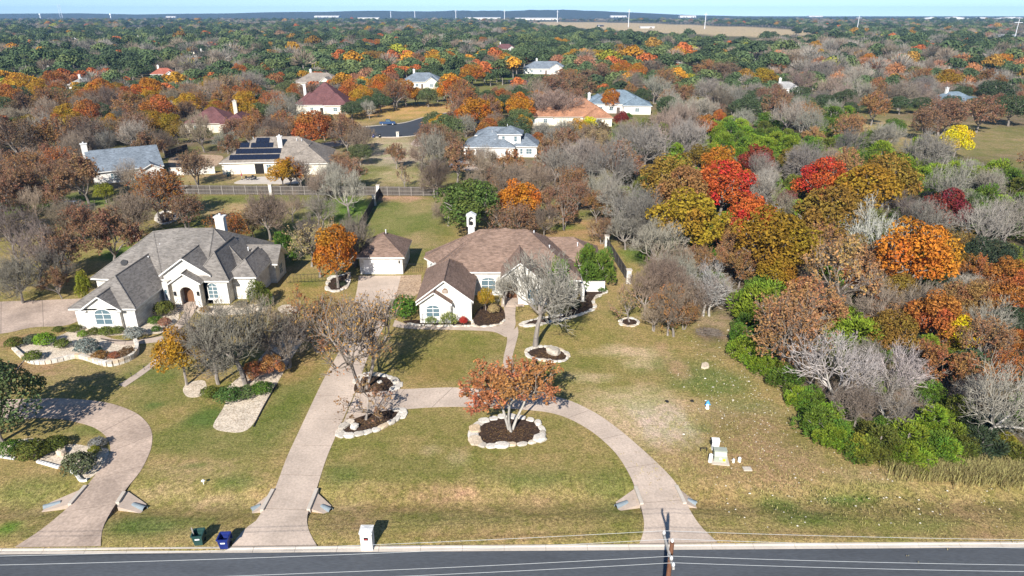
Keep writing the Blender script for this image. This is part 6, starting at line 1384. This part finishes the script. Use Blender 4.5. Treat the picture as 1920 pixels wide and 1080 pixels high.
# ================================================================== BINS, MAILBOX
def wheelie_bin(label, px, py, mat, rz, open_lid):
    x, y = P(px, py); root = empty('wheeled_bin', (x, y, 0), label, 'bin', None, rz)
    m = MB(); w0, w1, d0, d1, h = .27, .36, .27, .40, 1.02
    def ring(w, d, z): return [(-w, -d, z), (w, -d, z), (w, d, z), (-w, d, z)]
    v = ring(w0, d0, .06)+ring(w1, d1, h)+ring(w1-.035, d1-.035, h)+ring(w0-.02, d0-.02, .3)
    f = [(3, 2, 1, 0)]+[(i, (i+1) % 4, 4+(i+1) % 4, 4+i) for i in range(4)]+[(4+i, 4+(i+1) % 4, 8+(i+1) % 4, 8+i) for i in range(4)]+[(8+i, 8+(i+1) % 4, 12+(i+1) % 4, 12+i) for i in range(4)]+[(12, 13, 14, 15)]
    m.add(v, f).build('body', mat, root)
    m = MB()
    for sx in (-1, 1): m.box(sx*.39-.03, sx*.39+.03, -.43, .43, h-.06, h-.01)
    for sy in (-1, 1): m.box(-.36, .36, sy*.42-.02, sy*.42+.02, h-.06, h-.01)
    m.build('rim', mat, root)
    for sx in (-1, 1): MB().tube((sx*.34, .30, .13), (sx*.28, .30, .13), .13, .13, 14).build('wheel', 'rubber', root)
    MB().tube((-.3, .46, h-.02), (.3, .46, h-.02), .02, .02, 8).build('handle', mat, root)
    if open_lid:
        lm = MB().add([(-.37, .45, h), (.37, .45, h), (.35, .62, .25), (-.35, .62, .25), (-.37, .49, h), (.37, .49, h), (.35, .66, .25), (-.35, .66, .25)], [(0, 1, 2, 3), (7, 6, 5, 4), (0, 4, 5, 1), (2, 6, 7, 3), (0, 3, 7, 4), (1, 5, 6, 2)]); lm.build('lid', mat, root)
    MB().box(-.16, .16, -.375, -.362, .62, .72).build('sticker', 'whitep', root)
    return root
gbn = wheelie_bin('dark green wheeled bin with a board sticking out, on the roadside grass', 375, 1019, 'bingreen', R(8), True)
MB().add([(-.3, -.1, .5), (-.2, -.12, .5), (-.33, .05, 1.45), (-.42, .05, 1.42), (-.3, -.06, .5), (-.2, -.08, .5), (-.33, .09, 1.45), (-.42, .09, 1.42)], [(0, 1, 2, 3), (7, 6, 5, 4), (0, 4, 5, 1), (1, 5, 6, 2), (2, 6, 7, 3), (3, 7, 4, 0)]).build('rubbish_board', 'railwood', gbn)
wheelie_bin('blue wheeled recycling bin at the kerb beside the long driveway', 423, 1026, 'binblue', R(4), True)
x, y = P(690, 1024); mb_ = empty('mailbox_pillar', (x, y, 0), 'square white masonry mailbox pillar at the kerb', 'mailbox')
MB().box(-.42, .42, -.38, .38, -.2, 1.45).build('pillar', 'plaster', mb_); MB().box(-.47, .47, -.43, .43, 1.45, 1.57).add([(-.44, -.4, 1.572), (.44, -.4, 1.572), (.44, .4, 1.572), (-.44, .4, 1.572), (0, 0, 1.66)], [(0, 1, 4), (1, 2, 4), (2, 3, 4), (3, 0, 4)]).build('cap', 'trim', mb_)
mdr = MB().box(-.15, .15, -.41, -.381, .88, 1.12).build('mailbox_door', 'iron', mb_); MB().box(-.10, .10, -.418, -.411, .92, 1.02).build('plate', 'redp', mdr)
# small white utility stake on the neighbour turf
x, y = P(382, 908); s_ = empty('utility_stake', (x, y, 0), 'tiny white utility stake on the grass of the left yard', 'lamp'); MB().tube((0, 0, 0), (-.0, .0, .35), .03, .03, 8).build('stem', 'whitep', s_); MB().tube((0, 0, .35), (0, 0, .45), .16, .06, 10).build('head', 'whitep', s_)
for i_, (px, py) in enumerate(((247, 707), (271, 694), (293, 678))):
    x, y = P(px, py); s_ = empty('path_light', (x, y, 0), 'thin dark path light beside the neighbour walk, '+('nearest the driveway', 'middle of three', 'farthest from the driveway')[i_], 'lamp', 'path lights'); MB().tube((0, 0, 0), (0, 0, .45), .02, .02, 6).build('stem', 'iron', s_); MB().tube((0, 0, .45), (0, 0, .52), .09, .03, 8).build('head', 'iron', s_)
# ================================================================== UTILITY BOXES
x, y = P(1349, 864); tr = empty('transformer_box', (x, y, 0), 'grey-green transformer box with yellow sticker on a concrete pad', 'utility box', None, R(-8))
MB().box(-.75, .75, -.65, .75, -.1, .08).build('pad', 'kerb', tr)
bd = MB().box(-.52, .52, -.3, .5, .08, .62).add([(-.52, -.3, .62), (.52, -.3, .62), (.52, .5, .62), (-.52, .5, .62), (-.52, -.1, .98), (.52, -.1, .98), (.52, .5, 1.0), (-.52, .5, 1.0)], [(4, 5, 6, 7), (0, 1, 5, 4), (1, 2, 6, 5), (2, 3, 7, 6), (3, 0, 4, 7)]).build('cabinet', 'utilgreen', tr)
MB().box(.2, .42, -.325, -.303, .2, .42).build('warning_sticker', 'yellow', bd); MB().box(-.08, .1, -.325, -.303, .36, .52).build('notice', 'whitep', bd); MB().box(-.56, .56, -.05, .54, 1.002, 1.05).build('lid', 'utilgreen', tr)
x, y = P(1340, 842); pd = empty('utility_pedestal', (x, y, 0), 'white telecom cabinet behind the transformer box', 'utility box', None, R(-6))
MB().box(-.3, .3, -.22, .22, -.1, .95).build('cabinet', 'whitep', pd); MB().box(-.34, .34, -.26, .26, .95, 1.04).build('cap', 'whitep', pd); MB().box(-.42, -.3, -.15, .15, .55, .8).build('side_box', 'iron', pd)
def bollard(px, py, r, h, label, lean=0):
    x, y = P(px, py); o = empty('utility_marker', (x, y, 0), label, 'utility box', None, 0); o.rotation_euler = (0, lean, 0)
    MB().tube((0, 0, -.1), (0, 0, h), r, r, 14).build('post', 'whitep', o); MB().tube((0, 0, h), (0, 0, h+.08), r*1.08, r*.5, 14).build('cap', 'whitep', o)
bollard(1331, 866, .16, .75, 'white capped utility post left of the transformer box', .05); bollard(1386, 866, .13, .4, 'short white utility post, right of the pair'); bollard(1375, 867, .10, .3, 'smallest white utility post between box and right post')
x, y = P(1319, 846); o = empty('conduit_stand', (x, y, 0), 'small dark metal frame left of the white telecom cabinet', 'utility frame')
for sx in (-.28, .28): MB().box(sx-.03, sx+.03, -.03, .03, 0, .35).build('leg', 'iron', o)
MB().box(-.31, .31, -.04, .04, .3, .36).build('crossbar', 'iron', o)
x, y = P(1326, 766); o = empty('hydrant', (x, y, 0), 'white fire hydrant with blue bonnet on the rough lawn', 'hydrant')
MB().tube((0, 0, 0), (0, 0, .08), .2, .2, 12).tube((0, 0, .08), (0, 0, .62), .14, .14, 12).build('barrel', 'whitep', o); MB().tube((0, 0, .62), (0, 0, .70), .2, .19, 12).tube((0, 0, .70), (0, 0, .86), .18, .07, 12).tube((0, 0, .86), (0, 0, .93), .04, .04, 6).build('bonnet', 'hydblue', o)
for sx in (-1, 1): MB().tube((sx*.13, 0, .45), (sx*.26, 0, .45), .07, .07, 10).build('outlet', 'hydblue', o)
for (px, py, lb) in ((1298, 752, 'dark round valve cover left of the hydrant'), (1250, 753, 'bluish valve cover far left of the hydrant')):
    x, y = P(px, py); o = MB((x, y, 0)).tube((x, y, -.05), (x, y, .07), .22, .2, 14).build('valve_cover', 'iron'); o.location = (x, y, 0); tag(o, lb, 'valve cover')
x, y = P(1401, 880); o = MB((x, y, 0)).box(x-.35, x+.35, y-.25, y+.25, -.05, .1).build('meter_cover', 'kerb'); o.location = (x, y, 0); tag(o, 'pale meter cover lying in the grass right of the utility posts', 'cover')
# ================================================================== POLE AND WIRES
px_, py_ = 9.25, 31.0; PH = 7.75; pol = empty('utility_pole', (px_, py_, -.2), 'brown wooden utility pole with crossarm at the bottom edge of the photo', 'utility pole')
MB().tube((0, 0, -.6), (0, 0, PH), .17, .125, 14).build('pole', 'polewood', pol)
arm = MB().box(-.22, -.10, -1.35, 1.4, PH-.72, PH-.56).build('crossarm', 'armwood', pol)
for sy in (-.75, .75): MB().tube((-.09, 0, PH-1.25), (-.12, sy, PH-.72), .02, .02, 6).build('brace', 'steel', arm)
ins = [(-.16, 1.3, PH-.56), (.0, .0, PH), (-.16, -.75, PH-.56), (-.16, -1.25, PH-.56)]
ends = []
for (ix, iy, iz) in ins:
    i_ = MB().tube((ix, iy, iz), (ix, iy, iz+.10), .03, .03, 6).tube((ix, iy, iz+.08), (ix, iy, iz+.16), .09, .085, 12).tube((ix, iy, iz+.16), (ix, iy, iz+.26), .06, .045, 12).build('insulator', 'porcelain', pol)
    ends.append((px_+ix, py_+iy, iz+.26-.2))
wnames = ['overhead wire farthest from camera, running over the front lawn edge', 'second overhead wire, running over the kerb', 'third overhead wire, running over the road', 'overhead wire nearest the camera, running over the road']
for (ex, ey, ez), lb in zip(ends, wnames):
    m = MB((ex, ey, ez)); 
    for sgn, L, sl in ((-1, 78, KD.y/KD.x), (1, 70, KD.y/KD.x)):
        prev = None
        for k in range(29):
            t = k/28; sag = 1.1*4*t*(1-t)*.8; p = (ex+sgn*L*t, ey+sgn*L*t*sl-(1.5*t if sgn < 0 else .4*t), ez-sag)
            if prev: m.tube(prev, p, .011, .011, 5, 0, False)
            prev = p
    o = m.build('overhead_wire', 'wire'); o.location = (ex, ey, ez); tag(o, lb, 'wire', 'overhead wires')
# ================================================================== VEHICLES
def car(name, label, px, py, rz, paint, profile, wheelx, glass, W=.9):
    x, y = P(px, py); root = empty(name, (x, y, .02), label, 'pickup' if name == 'pickup_truck' else 'car', None, R(rz))
    n = len(profile); m = MB(); v = [(u, -W, z) for u, z in profile]+[(u, W, z) for u, z in profile]
    v = [(u, yy*(1 if z < 1.0 else .86), z) for u, yy, z in v]
    m.add(v, [tuple(range(n)), tuple(range(2*n-1, n-1, -1))]+[(i, n+i, n+(i+1) % n, (i+1) % n) for i in range(n)]); m.build('body', paint, root)
    for wx in wheelx:
        for sy in (-1, 1):
            w = MB().tube((wx, sy*(W-.16), .33), (wx, sy*(W+.03), .33), .33, .33, 16).build('wheel', 'rubber', root); MB().tube((wx, sy*(W+.031), .33), (wx, sy*(W+.04), .33), .19, .19, 12).build('rim', 'steel', w)
    for g in glass:
        for sy in (-1, 1):
            vv = [(u, sy*(W*.86+.012), z) for u, z in g]+[(u, sy*(W*.86-.02), z) for u, z in g]; k = len(g)
            MB().add(vv, [tuple(range(k)), tuple(range(2*k-1, k-1, -1))]+[(i, (i+1) % k, k+(i+1) % k, k+i) for i in range(k)]).build('side_window', 'glass', root)
    fx = max(p[0] for p in profile)
    for sy in (-.6, .6): MB().box(fx-.05, fx+.012, sy-.15, sy+.15, .62, .78).build('headlight', 'porcelain', root)
    return root
PICK = [(-2.7, .45), (-2.7, 1.0), (-.75, 1.0), (-.7, 1.05), (-.55, 1.75), (.7, 1.78), (1.25, 1.08), (2.55, 1.0), (2.65, .75), (2.65, .4)]
SEDAN = [(-2.3, .4), (-2.3, .95), (-1.7, 1.0), (-1.1, 1.45), (.4, 1.47), (1.1, 1.0), (2.1, .88), (2.3, .65), (2.3, .35)]
SUV = [(-2.3, .4), (-2.35, 1.1), (-2.1, 1.75), (.6, 1.78), (1.2, 1.12), (2.25, 1.0), (2.35, .4)]
car('pickup_truck', 'dark blue pickup truck parked at the cul-de-sac kerb', 727, 234, 8, 'cardark', PICK, (-1.7, 1.7), [[(-.45, 1.12), (.05, 1.12), (.05, 1.68), (-.42, 1.68)], [(.12, 1.12), (1.0, 1.12), (.65, 1.68), (.12, 1.68)]])
car('parked_car', 'pale blue car parked before the dark garage doors of the white house', 856, 312, 70, 'carblue', SEDAN, (-1.4, 1.4), [[(-1.2, 1.05), (-.2, 1.05), (-.2, 1.38), (-1.0, 1.38)], [(-.1, 1.05), (.85, 1.05), (.4, 1.38), (-.1, 1.38)]])
car('parked_car', 'black sport utility car parked at the white two-storey house', 864, 303, 75, 'carblack', SUV, (-1.45, 1.45), [[(-2.0, 1.12), (-.7, 1.12), (-.7, 1.66), (-1.85, 1.66)], [(-.6, 1.12), (.9, 1.12), (.5, 1.66), (-.6, 1.66)]])
car('parked_car', 'dark car parked under the orange oak beyond the cul-de-sac', 905, 234, 20, 'carblack', SEDAN, (-1.4, 1.4), [[(-1.2, 1.05), (-.2, 1.05), (-.2, 1.38), (-1.0, 1.38)], [(-.1, 1.05), (.85, 1.05), (.4, 1.38), (-.1, 1.38)]])
# mailboxes and bins of the cul-de-sac
for px, py, lb in ((746, 257, 'white stone mailbox pillar at the front edge of the cul-de-sac'), (664, 251, 'white stone pillar at the left end of the cul-de-sac')):
    x, y = P(px, py); o = empty('street_mailbox', (x, y, 0), lb, 'mailbox'); MB().box(-.4, .4, -.4, .4, -.2, 1.5).build('pillar', 'limestone', o); MB().box(-.47, .47, -.47, .47, 1.5, 1.62).build('cap', 'kerb', o); MB().box(-.15, .15, -.44, -.401, .9, 1.15).build('mailbox_door', 'iron', o)
for px, py, mt, lb in ((700, 258, 'binblue', 'dark bin at the cul-de-sac kerb, left of the pair'), (712, 258, 'rubber', 'dark bin at the cul-de-sac kerb, right of the pair'), (789, 250, 'cardark', 'dark blue bin at the right side of the cul-de-sac')):
    wheelie_bin(lb, px, py, mt, R(10), False)
# back terrace of the solar house
x, y = P(429, 332); o = wheelie_bin('teal bin against the cream wall of the solar-panel house', 429, 331, 'teal', 0, True)
x, y = P(454, 337); um = empty('patio_umbrella', (x, y, 0), 'closed red patio umbrella on the terrace of the solar-panel house', 'umbrella'); MB().tube((0, 0, 0), (0, 0, 2.4), .03, .03, 8).build('pole', 'steel', um); MB().tube((0, 0, .9), (0, 0, 2.3), .16, .05, 10).build('canopy', 'cloth', um); MB().tube((0, 0, 0), (0, 0, .1), .3, .28, 12).build('base', 'iron', um)
x, y = P(470, 338); tb_ = empty('patio_table', (x, y, 0), 'dark round patio table beside the closed red umbrella', 'table'); MB().tube((0, 0, .7), (0, 0, .75), .7, .7, 18).build('table_top', 'iron', tb_)
for k in range(4): MB().tube((math.cos(k*1.57+.8)*.5, math.sin(k*1.57+.8)*.5, 0), (math.cos(k*1.57+.8)*.3, math.sin(k*1.57+.8)*.3, .7), .03, .03, 6).build('leg', 'iron', tb_)
for k, lb in enumerate(('left of', 'right of', 'behind')):
    cx, cy = ((-1.1, .1), (1.1, .0), (.1, 1.1))[k]; ch = empty('patio_chair', (x+cx, y+cy, 0), 'dark patio chair '+lb+' the round patio table', 'chair'); MB().box(-.25, .25, -.25, .25, .42, .47).build('seat', 'iron', ch); MB().box(-.25, .25, .22, .27, .47, .95).build('backrest', 'iron', ch)
    for sx in (-.22, .22):
        for sy in (-.22, .22): MB().box(sx-.02, sx+.02, sy-.02, sy+.02, 0, .42).build('leg', 'iron', ch)
x, y = P(133, 384); pt = empty('garden_table', (x, y, 0), 'pale blue garden table on the green lawn at far left', 'table'); MB().box(-1.1, 1.1, -.5, .5, .7, .76).build('table_top', 'carblue', pt)
for sx in (-.95, .95):
    for sy in (-.4, .4): MB().box(sx-.04, sx+.04, sy-.04, sy+.04, 0, .7).build('leg', 'steel', pt)
# ================================================================== FAR POLES AND BUILDINGS
POLES = [(1899, 85, 40, 'rightmost tall steel power pole near the far warehouse'), (1605, 66, 32, 'tall steel power pole at the right end of the dry field'), (1321, 54, 26, 'tall steel power pole right of the middle of the dry field'), (1178, 51, 20, 'tall steel power pole at the left part of the dry field'), (1045, 42, 21, 'steel power pole just left of the dry field'), (946, 43, 20, 'steel power pole in line with the dusty rose far roof'), (855, 41, 20, 'steel power pole, third left of the dry field'), (778, 33, 21, 'small far steel power pole, left of the three middle ones'), (733, 33, 22, 'leftmost small steel power pole above the red far oaks')]
for px, pb, ptop, lb in POLES:
    x, y = P(px, pb); hgt = (pb-ptop)*depth(x, y)/FPX*1.02; r = max(.45, y*.00055)
    o = empty('power_pole', (x, y, 0), lb, 'power pole', 'far steel power poles'); MB().tube((0, 0, 0), (0, 0, hgt), r, r*.6, 10).build('mast', 'steel', o)
    MB().box(-4.5, 4.5, -.3, .3, hgt*.86, hgt*.86+.5).build('crossarm', 'steel', o)
for px, lb in ((113, 'left of two thin radio masts at the far left horizon'), (117, 'right of two thin radio masts at the far left horizon')):
    x, y = P(px, 33); hgt = 23*depth(x, y)/FPX; o = empty('radio_mast', (x, y, 0), lb, 'mast'); m = MB()
    for k in range(3): m.tube((math.cos(k*2.1)*1.6, math.sin(k*2.1)*1.6, 0), (math.cos(k*2.1)*.5, math.sin(k*2.1)*.5, hgt), .35, .25, 4)
    m.build('mast', 'steel', o)
    for k in range(8): MB().box(-1.2, 1.2, -1.2, 1.2, hgt*k/8, hgt*k/8+.4).build('brace_ring', 'steel', o)
for px, lb in ((76, 'white water tower, leftmost at the far horizon'), (208, 'white water tower right of the radio masts')):
    x, y = P(px, 34); u = depth(x, y)/FPX; o = empty('water_tower', (x, y, 0), lb, 'water tower'); MB().tube((0, 0, 0), (0, 0, 5*u), .8*u, .7*u, 10).build('stem', 'whitep', o); MB().tube((0, 0, 4.5*u), (0, 0, 6*u), .8*u, 1.7*u, 12).tube((0, 0, 6*u), (0, 0, 8*u), 1.7*u, 1.1*u, 12).build('tank', 'whitep', o)
def far_building(label, px, py, wpx, hpx, mat, roofm='plaster', name='warehouse'):
    x, y = P(px, py); u = depth(x, y)/FPX; w, h = wpx*u, hpx*u; d = min(w*.5, 60); o = empty(name, (x, y, 0), label, 'building')
    MB().box(-w/2, w/2, 0, d, -1, h).build('wall', mat, o); p, _ = block_roof(-w/2-1, w/2+1, -1, d+1, h, .1, 'x', True, True); roof_mesh(p, 'roof', [roofm, 'trim'], o)
    k = max(2, int(w/14))
    for i in range(k): MB().box(-w/2+w*(i+.3)/k, -w/2+w*(i+.7)/k, -.12, -.02, .2, h*.55).build('bay_door', 'darkdoor' if i % 3 else 'steel', o)
far_building('long low white warehouse on the horizon left of centre', 905, 36.5, 66, 2.4, 'cream'); far_building('long pale warehouse with reddish base right of the middle power pole', 1005, 37.5, 78, 2.4, 'cream')
far_building('white warehouse on the horizon at the upper left middle', 612, 32.5, 46, 2, 'plaster'); far_building('small white block among the far trees, upper left', 320, 33, 18, 2, 'plaster'); far_building('white works building far off above the right dry field', 1160, 32.5, 30, 2.5, 'plaster'); far_building('small white works beside a pale tower, far right middle', 1290, 33, 30, 3, 'plaster')
far_building('pale far sheds left of the middle power poles', 690, 36, 40, 2, 'cream'); far_building('white far shed on the right horizon', 1530, 32, 26, 1.6, 'plaster'); far_building('pale low shed right of the power pole at the field end', 1628, 55, 28, 3, 'cream')
far_building('blue-white metal warehouse left of the rightmost power pole', 1880, 74, 46, 8, 'carblue', 'roof_light'); far_building('low white shed with red vehicle beside the far warehouse', 1812, 73, 40, 4, 'plaster', 'roof_light'); far_building('small white shed row in the far oaks, right', 1715, 75, 30, 5, 'plaster', 'roof_light'); far_building('white gabled barn behind the far warehouse', 1893, 60, 28, 4, 'plaster')
far_building('white trailer and red truck cab on the far highway', 1214, 53, 26, 2.6, 'plaster', 'plaster', 'trailer')
far_building('dark machine shed standing alone in the dry field', 1126, 50, 12, 3, 'iron', 'roof_slate', 'shed')
# pale stockpile and quarry mounds
def mound(label, px, py, wpx, hpx, seed):
    x, y = P(px, py); u = depth(x, y)/FPX; rn = Vector((seed*2.3, seed*1.1, 0)); n = 24; m = MB(); v = [(0, 0, hpx*u)]
    for j in range(1, 6):
        for k in range(n):
            a = 6.283*k/n; r = j/5*(1+.18*mnoise.noise(Vector((math.cos(a)*1.5, math.sin(a)*1.5, seed)))); v.append((math.cos(a)*r*wpx/2*u, math.sin(a)*r*wpx/3*u, hpx*u*max(0, 1-(j/5)**1.3)*(1+.25*mnoise.noise(Vector((math.cos(a)*2, math.sin(a)*2, j*.7+seed))))-.5*(j == 5)))
    f = [(0, 1+k, 1+(k+1) % n) for k in range(n)]
    for j in range(4):
        for k in range(n): a = 1+j*n; f.append((a+k, a+n+k, a+n+(k+1) % n, a+(k+1) % n))
    o = m.add(v, f).build('stockpile', 'gravel_far'); o.location = (x, y, 0); tag(o, label, 'stockpile')
M['gravel_far'] = simple('crushed_limestone', (0.62, 0.60, 0.55), 0.95, 0.1, 0.15, .02, .1)
mound('big white crushed-stone heap above the oaks at right', 1787, 60, 42, 12, 1); 
for i_, (px, w, h, lb) in enumerate(((1745, 40, 4, 'leftmost pale quarry heap on the right horizon'), (1790, 60, 4.5, 'second pale quarry heap on the right horizon'), (1840, 60, 3.5, 'third pale quarry heap on the right horizon'), (1895, 80, 4, 'rightmost pale quarry heap on the right horizon'))): mound(lb, px, 36, w, h, 3+i_)
# ================================================================== STUFF: tall grass, field stones, leaf litter
gr = random.Random(99)
def blades(name, label, spots, n, h, mat_cols):
    V, F, A = [], [], []
    for i in range(n):
        px, py, rx, ry = spots[gr.randrange(len(spots))]; x, y = P(px+gr.gauss(0, rx), py+gr.gauss(0, ry)); 
        for b in range(3):
            a = gr.random()*6.283; L = h*gr.uniform(.5, 1.2); w = .02; bx, by = x+gr.gauss(0, .12), y+gr.gauss(0, .12); lx, ly = math.cos(a)*L*.45, math.sin(a)*L*.45; o = len(V)
            V += [(bx-w*math.sin(a), by+w*math.cos(a), 0), (bx+w*math.sin(a), by-w*math.cos(a), 0), (bx+lx*.5+w*math.sin(a), by+ly*.5-w*math.cos(a), L*.7), (bx+lx*.5-w*math.sin(a), by+ly*.5+w*math.cos(a), L*.7), (bx+lx, by+ly, L*.9)]
            F += [(o, o+1, o+2, o+3), (o+3, o+2, o+4)]; v = gr.random(); A += [v, v]
    me = mesh_from(name, V, F, None, {'v': A, 'c': A}, ['leaf']); o = link(name, me, kind='stuff'); o.color = mat_cols; return tag(o, label, 'grass')
blades('tall_grass', 'tall dry straw-coloured grass along the foot of the woods at right', [(1730, 880, 26, 8), (1790, 884, 30, 9), (1850, 888, 30, 9), (1910, 893, 30, 9), (1700, 872, 14, 5)], 9000, 0.95, (0.34, 0.27, 0.115, 1))
blades('lawn_tufts', 'scattered short dry grass tufts over the rough lawn', [(1430, 820, 70, 40), (1350, 720, 60, 50), (1300, 850, 60, 40), (1500, 900, 90, 30), (1700, 950, 130, 30)], 2600, .16, (0.36, 0.27, 0.12, 1))
def scatter_rocks():
    V, F = [], []
    for i in range(520):
        s = gr.random()
        if s < .55: px, py = gr.gauss(1360, 60), gr.gauss(710, 55)
        elif s < .8: px, py = gr.gauss(1440, 50), gr.gauss(780, 40)
        else: px, py = gr.uniform(1340, 1900), gr.uniform(860, 990)
        x, y = P(px, py)
        if in_poly(x, y, WOODS_W) or px < 1255: continue
        r = gr.uniform(.03, .09)*(1.8 if gr.random() < .06 else 1); o = len(V); a0 = gr.random()*6
        for k in range(5): V.append((x+math.cos(a0+k*1.256)*r*gr.uniform(.8, 1.5), y+math.sin(a0+k*1.256)*r*gr.uniform(.7, 1.1), -.02))
        V.append((x, y, r*.5)); F += [(o+k, o+(k+1) % 5, o+5) for k in range(5)]
    me = bpy.data.meshes.new('field_stones'); me.from_pydata(V, [], F); me.materials.append(M['rock']); tag(link('field_stones', me, kind='stuff'), 'small pale limestone chips strewn over the rough lawn', 'stones')
scatter_rocks()
def litter(name, label, spots, n, col, s=.07):
    V, F, A = [], [], []
    for i in range(n):
        px, py, rx, ry = spots[gr.randrange(len(spots))]; x, y = P(px+gr.gauss(0, rx), py+gr.gauss(0, ry)); o = len(V); a = gr.random()*6; k = s*gr.uniform(.6, 1.3)
        V += [(x+math.cos(a+q*1.57)*k, y+math.sin(a+q*1.57)*k*.7, .062+gr.uniform(0, .03)) for q in range(4)]; F.append((o, o+1, o+2, o+3)); A.append(gr.random())
    o = link(name, mesh_from(name, V, F, None, {'v': A, 'c': A}, ['leaf']), kind='stuff'); o.color = col; tag(o, label, 'leaves')
litter('lawn_leaves', 'thin scatter of fallen leaves on the front lawns', [(700, 745, 60, 22), (950, 830, 70, 18), (1010, 690, 60, 22), (450, 760, 60, 26), (1250, 640, 50, 20), (620, 560, 30, 14), (340, 720, 40, 20)], 1500, (0.30, 0.15, 0.06, 1), .045)
litter('fallen_leaves', 'fallen brown leaves and chips on the mulch beds', [(955, 812, 26, 8), (690, 793, 22, 6), (925, 595, 12, 8), (700, 722, 16, 5), (1030, 666, 14, 4), (1085, 575, 14, 10)], 2600, (0.16, 0.085, 0.045, 1))
# brush pile at the woods edge
x, y = P(1330, 624); m = MB((x, y, 0))
for k in range(260):
    a = gr.random()*6.28; r = gr.random()**.6; c = Vector((x+math.cos(a)*r*1.6, y+math.sin(a)*r*1.3, .05+gr.random()*.35*(1-r))); d = rdir(gr); d.z *= .25; m.tube(c-d*.4, c+d*.4, .02, .012, 3, 0, False)
o = m.build('brush_pile', 'graytwig'); o.location = (x, y, 0); tag(o, 'flat grey-purple brush pile on the rough lawn by the woods', 'brush pile')
# ================================================================== LABELS for the trees that were not described one by one
LM = [('brown-roofed house', 945, 480), ('detached garage', 715, 470), ('grey-roofed house', 330, 500), ('solar-panel house', 520, 285), ('slate gabled house', 245, 290), ('two-storey white house', 930, 270), ('clay tile house', 1070, 212), ('blue-grey roofed house', 1150, 180), ('long maroon house', 395, 220), ('steep maroon-roofed house', 600, 185), ('cul-de-sac', 740, 245), ('long wooden fence', 570, 355), ('yellow field tree', 1793, 268), ('open field at right', 1680, 245),
      ('large bright red oak', 1353, 352), ('second bright red oak', 1542, 338), ('big orange woods oak', 1720, 478), ('tall whitish bare tree', 1578, 690), ('transformer box', 1345, 850), ('tall dry grass', 1800, 880), ('rough lawn corner', 1400, 640), ('pale right-edge tree', 1870, 745), ('golden olive oak', 1450, 452), ('crimson woods oak', 1773, 394), ('terracotta-roofed house', 308, 145), ('yellow upper left oak', 45, 158), ('taupe chimney house', 592, 155), ('dusty rose far roof', 948, 92), ('upper right grey house', 1474, 170), ('blue right-edge house', 1802, 195), ('far taupe house', 1398, 120), ('far brown-grey house', 1760, 130), ('side street', 970, 162), ('far slate house', 790, 150), ('far left tan house', 72, 115), ('far grey house', 1022, 125), ('stone-ringed fence tree', 300, 360), ('right-edge far oaks', 1880, 115)]
ORD = ['', 'second', 'third', 'fourth', 'fifth', 'sixth', 'seventh', 'eighth', 'ninth', 'tenth']+['%dth' % i for i in range(11, 60)]
auto = {}
for root, kind, col, (px, py), w, h in ALLTREE:
    if root.get('label'): continue
    nm, lx, ly = min(LM, key=lambda l: ((px-l[1])*1.0)**2+((py-l[2])*1.7)**2)
    dx, dy = px-lx, (py-ly)*1.7
    rel = ('right of' if dx > 0 else 'left of') if abs(dx) > abs(dy) else ('below' if dy > 0 else 'above')
    if math.hypot(dx, dy) < 14: rel = 'at'
    size = 'small' if w < 6 else ('large' if w > 10 else '')
    lf = '' if (kind in ('bare', 'paleb')) else ('half-bare ' if kind in ('half', 'sparse') else '')
    lb = ' '.join(('%s %s%s %s %s the %s' % (size, lf, WORD[col], KINDW[kind], rel, nm)).split()); auto.setdefault(lb, []).append((px, root))
for lb, l in auto.items():
    l.sort(key=lambda t: t[0])
    for i, (px, root) in enumerate(l):
        root['label'] = lb if len(l) == 1 else (lb+', '+('leftmost' if i == 0 else ('rightmost' if i == len(l)-1 else (ORD[i]+' from left'))))
# ================================================================== HAZE
hz = MB().box(-6600, 6600, -320, 5400, -3, 62).build('haze', 'trim', kind='stuff'); hz.data.materials.clear()
hm = bpy.data.materials.new('haze'); hm.use_nodes = True; t = hm.node_tree; t.nodes.clear()
ou = t.nodes.new('ShaderNodeOutputMaterial'); pv = t.nodes.new('ShaderNodeVolumePrincipled'); pv.inputs['Density'].default_value = 0.00009; pv.inputs['Color'].default_value = (0.30, 0.58, 1.0, 1); pv.inputs['Anisotropy'].default_value = 0.0
t.links.new(pv.outputs[0], ou.inputs['Volume']); hz.data.materials.append(hm); tag(hz, 'thin blue air haze over the whole countryside', 'haze')
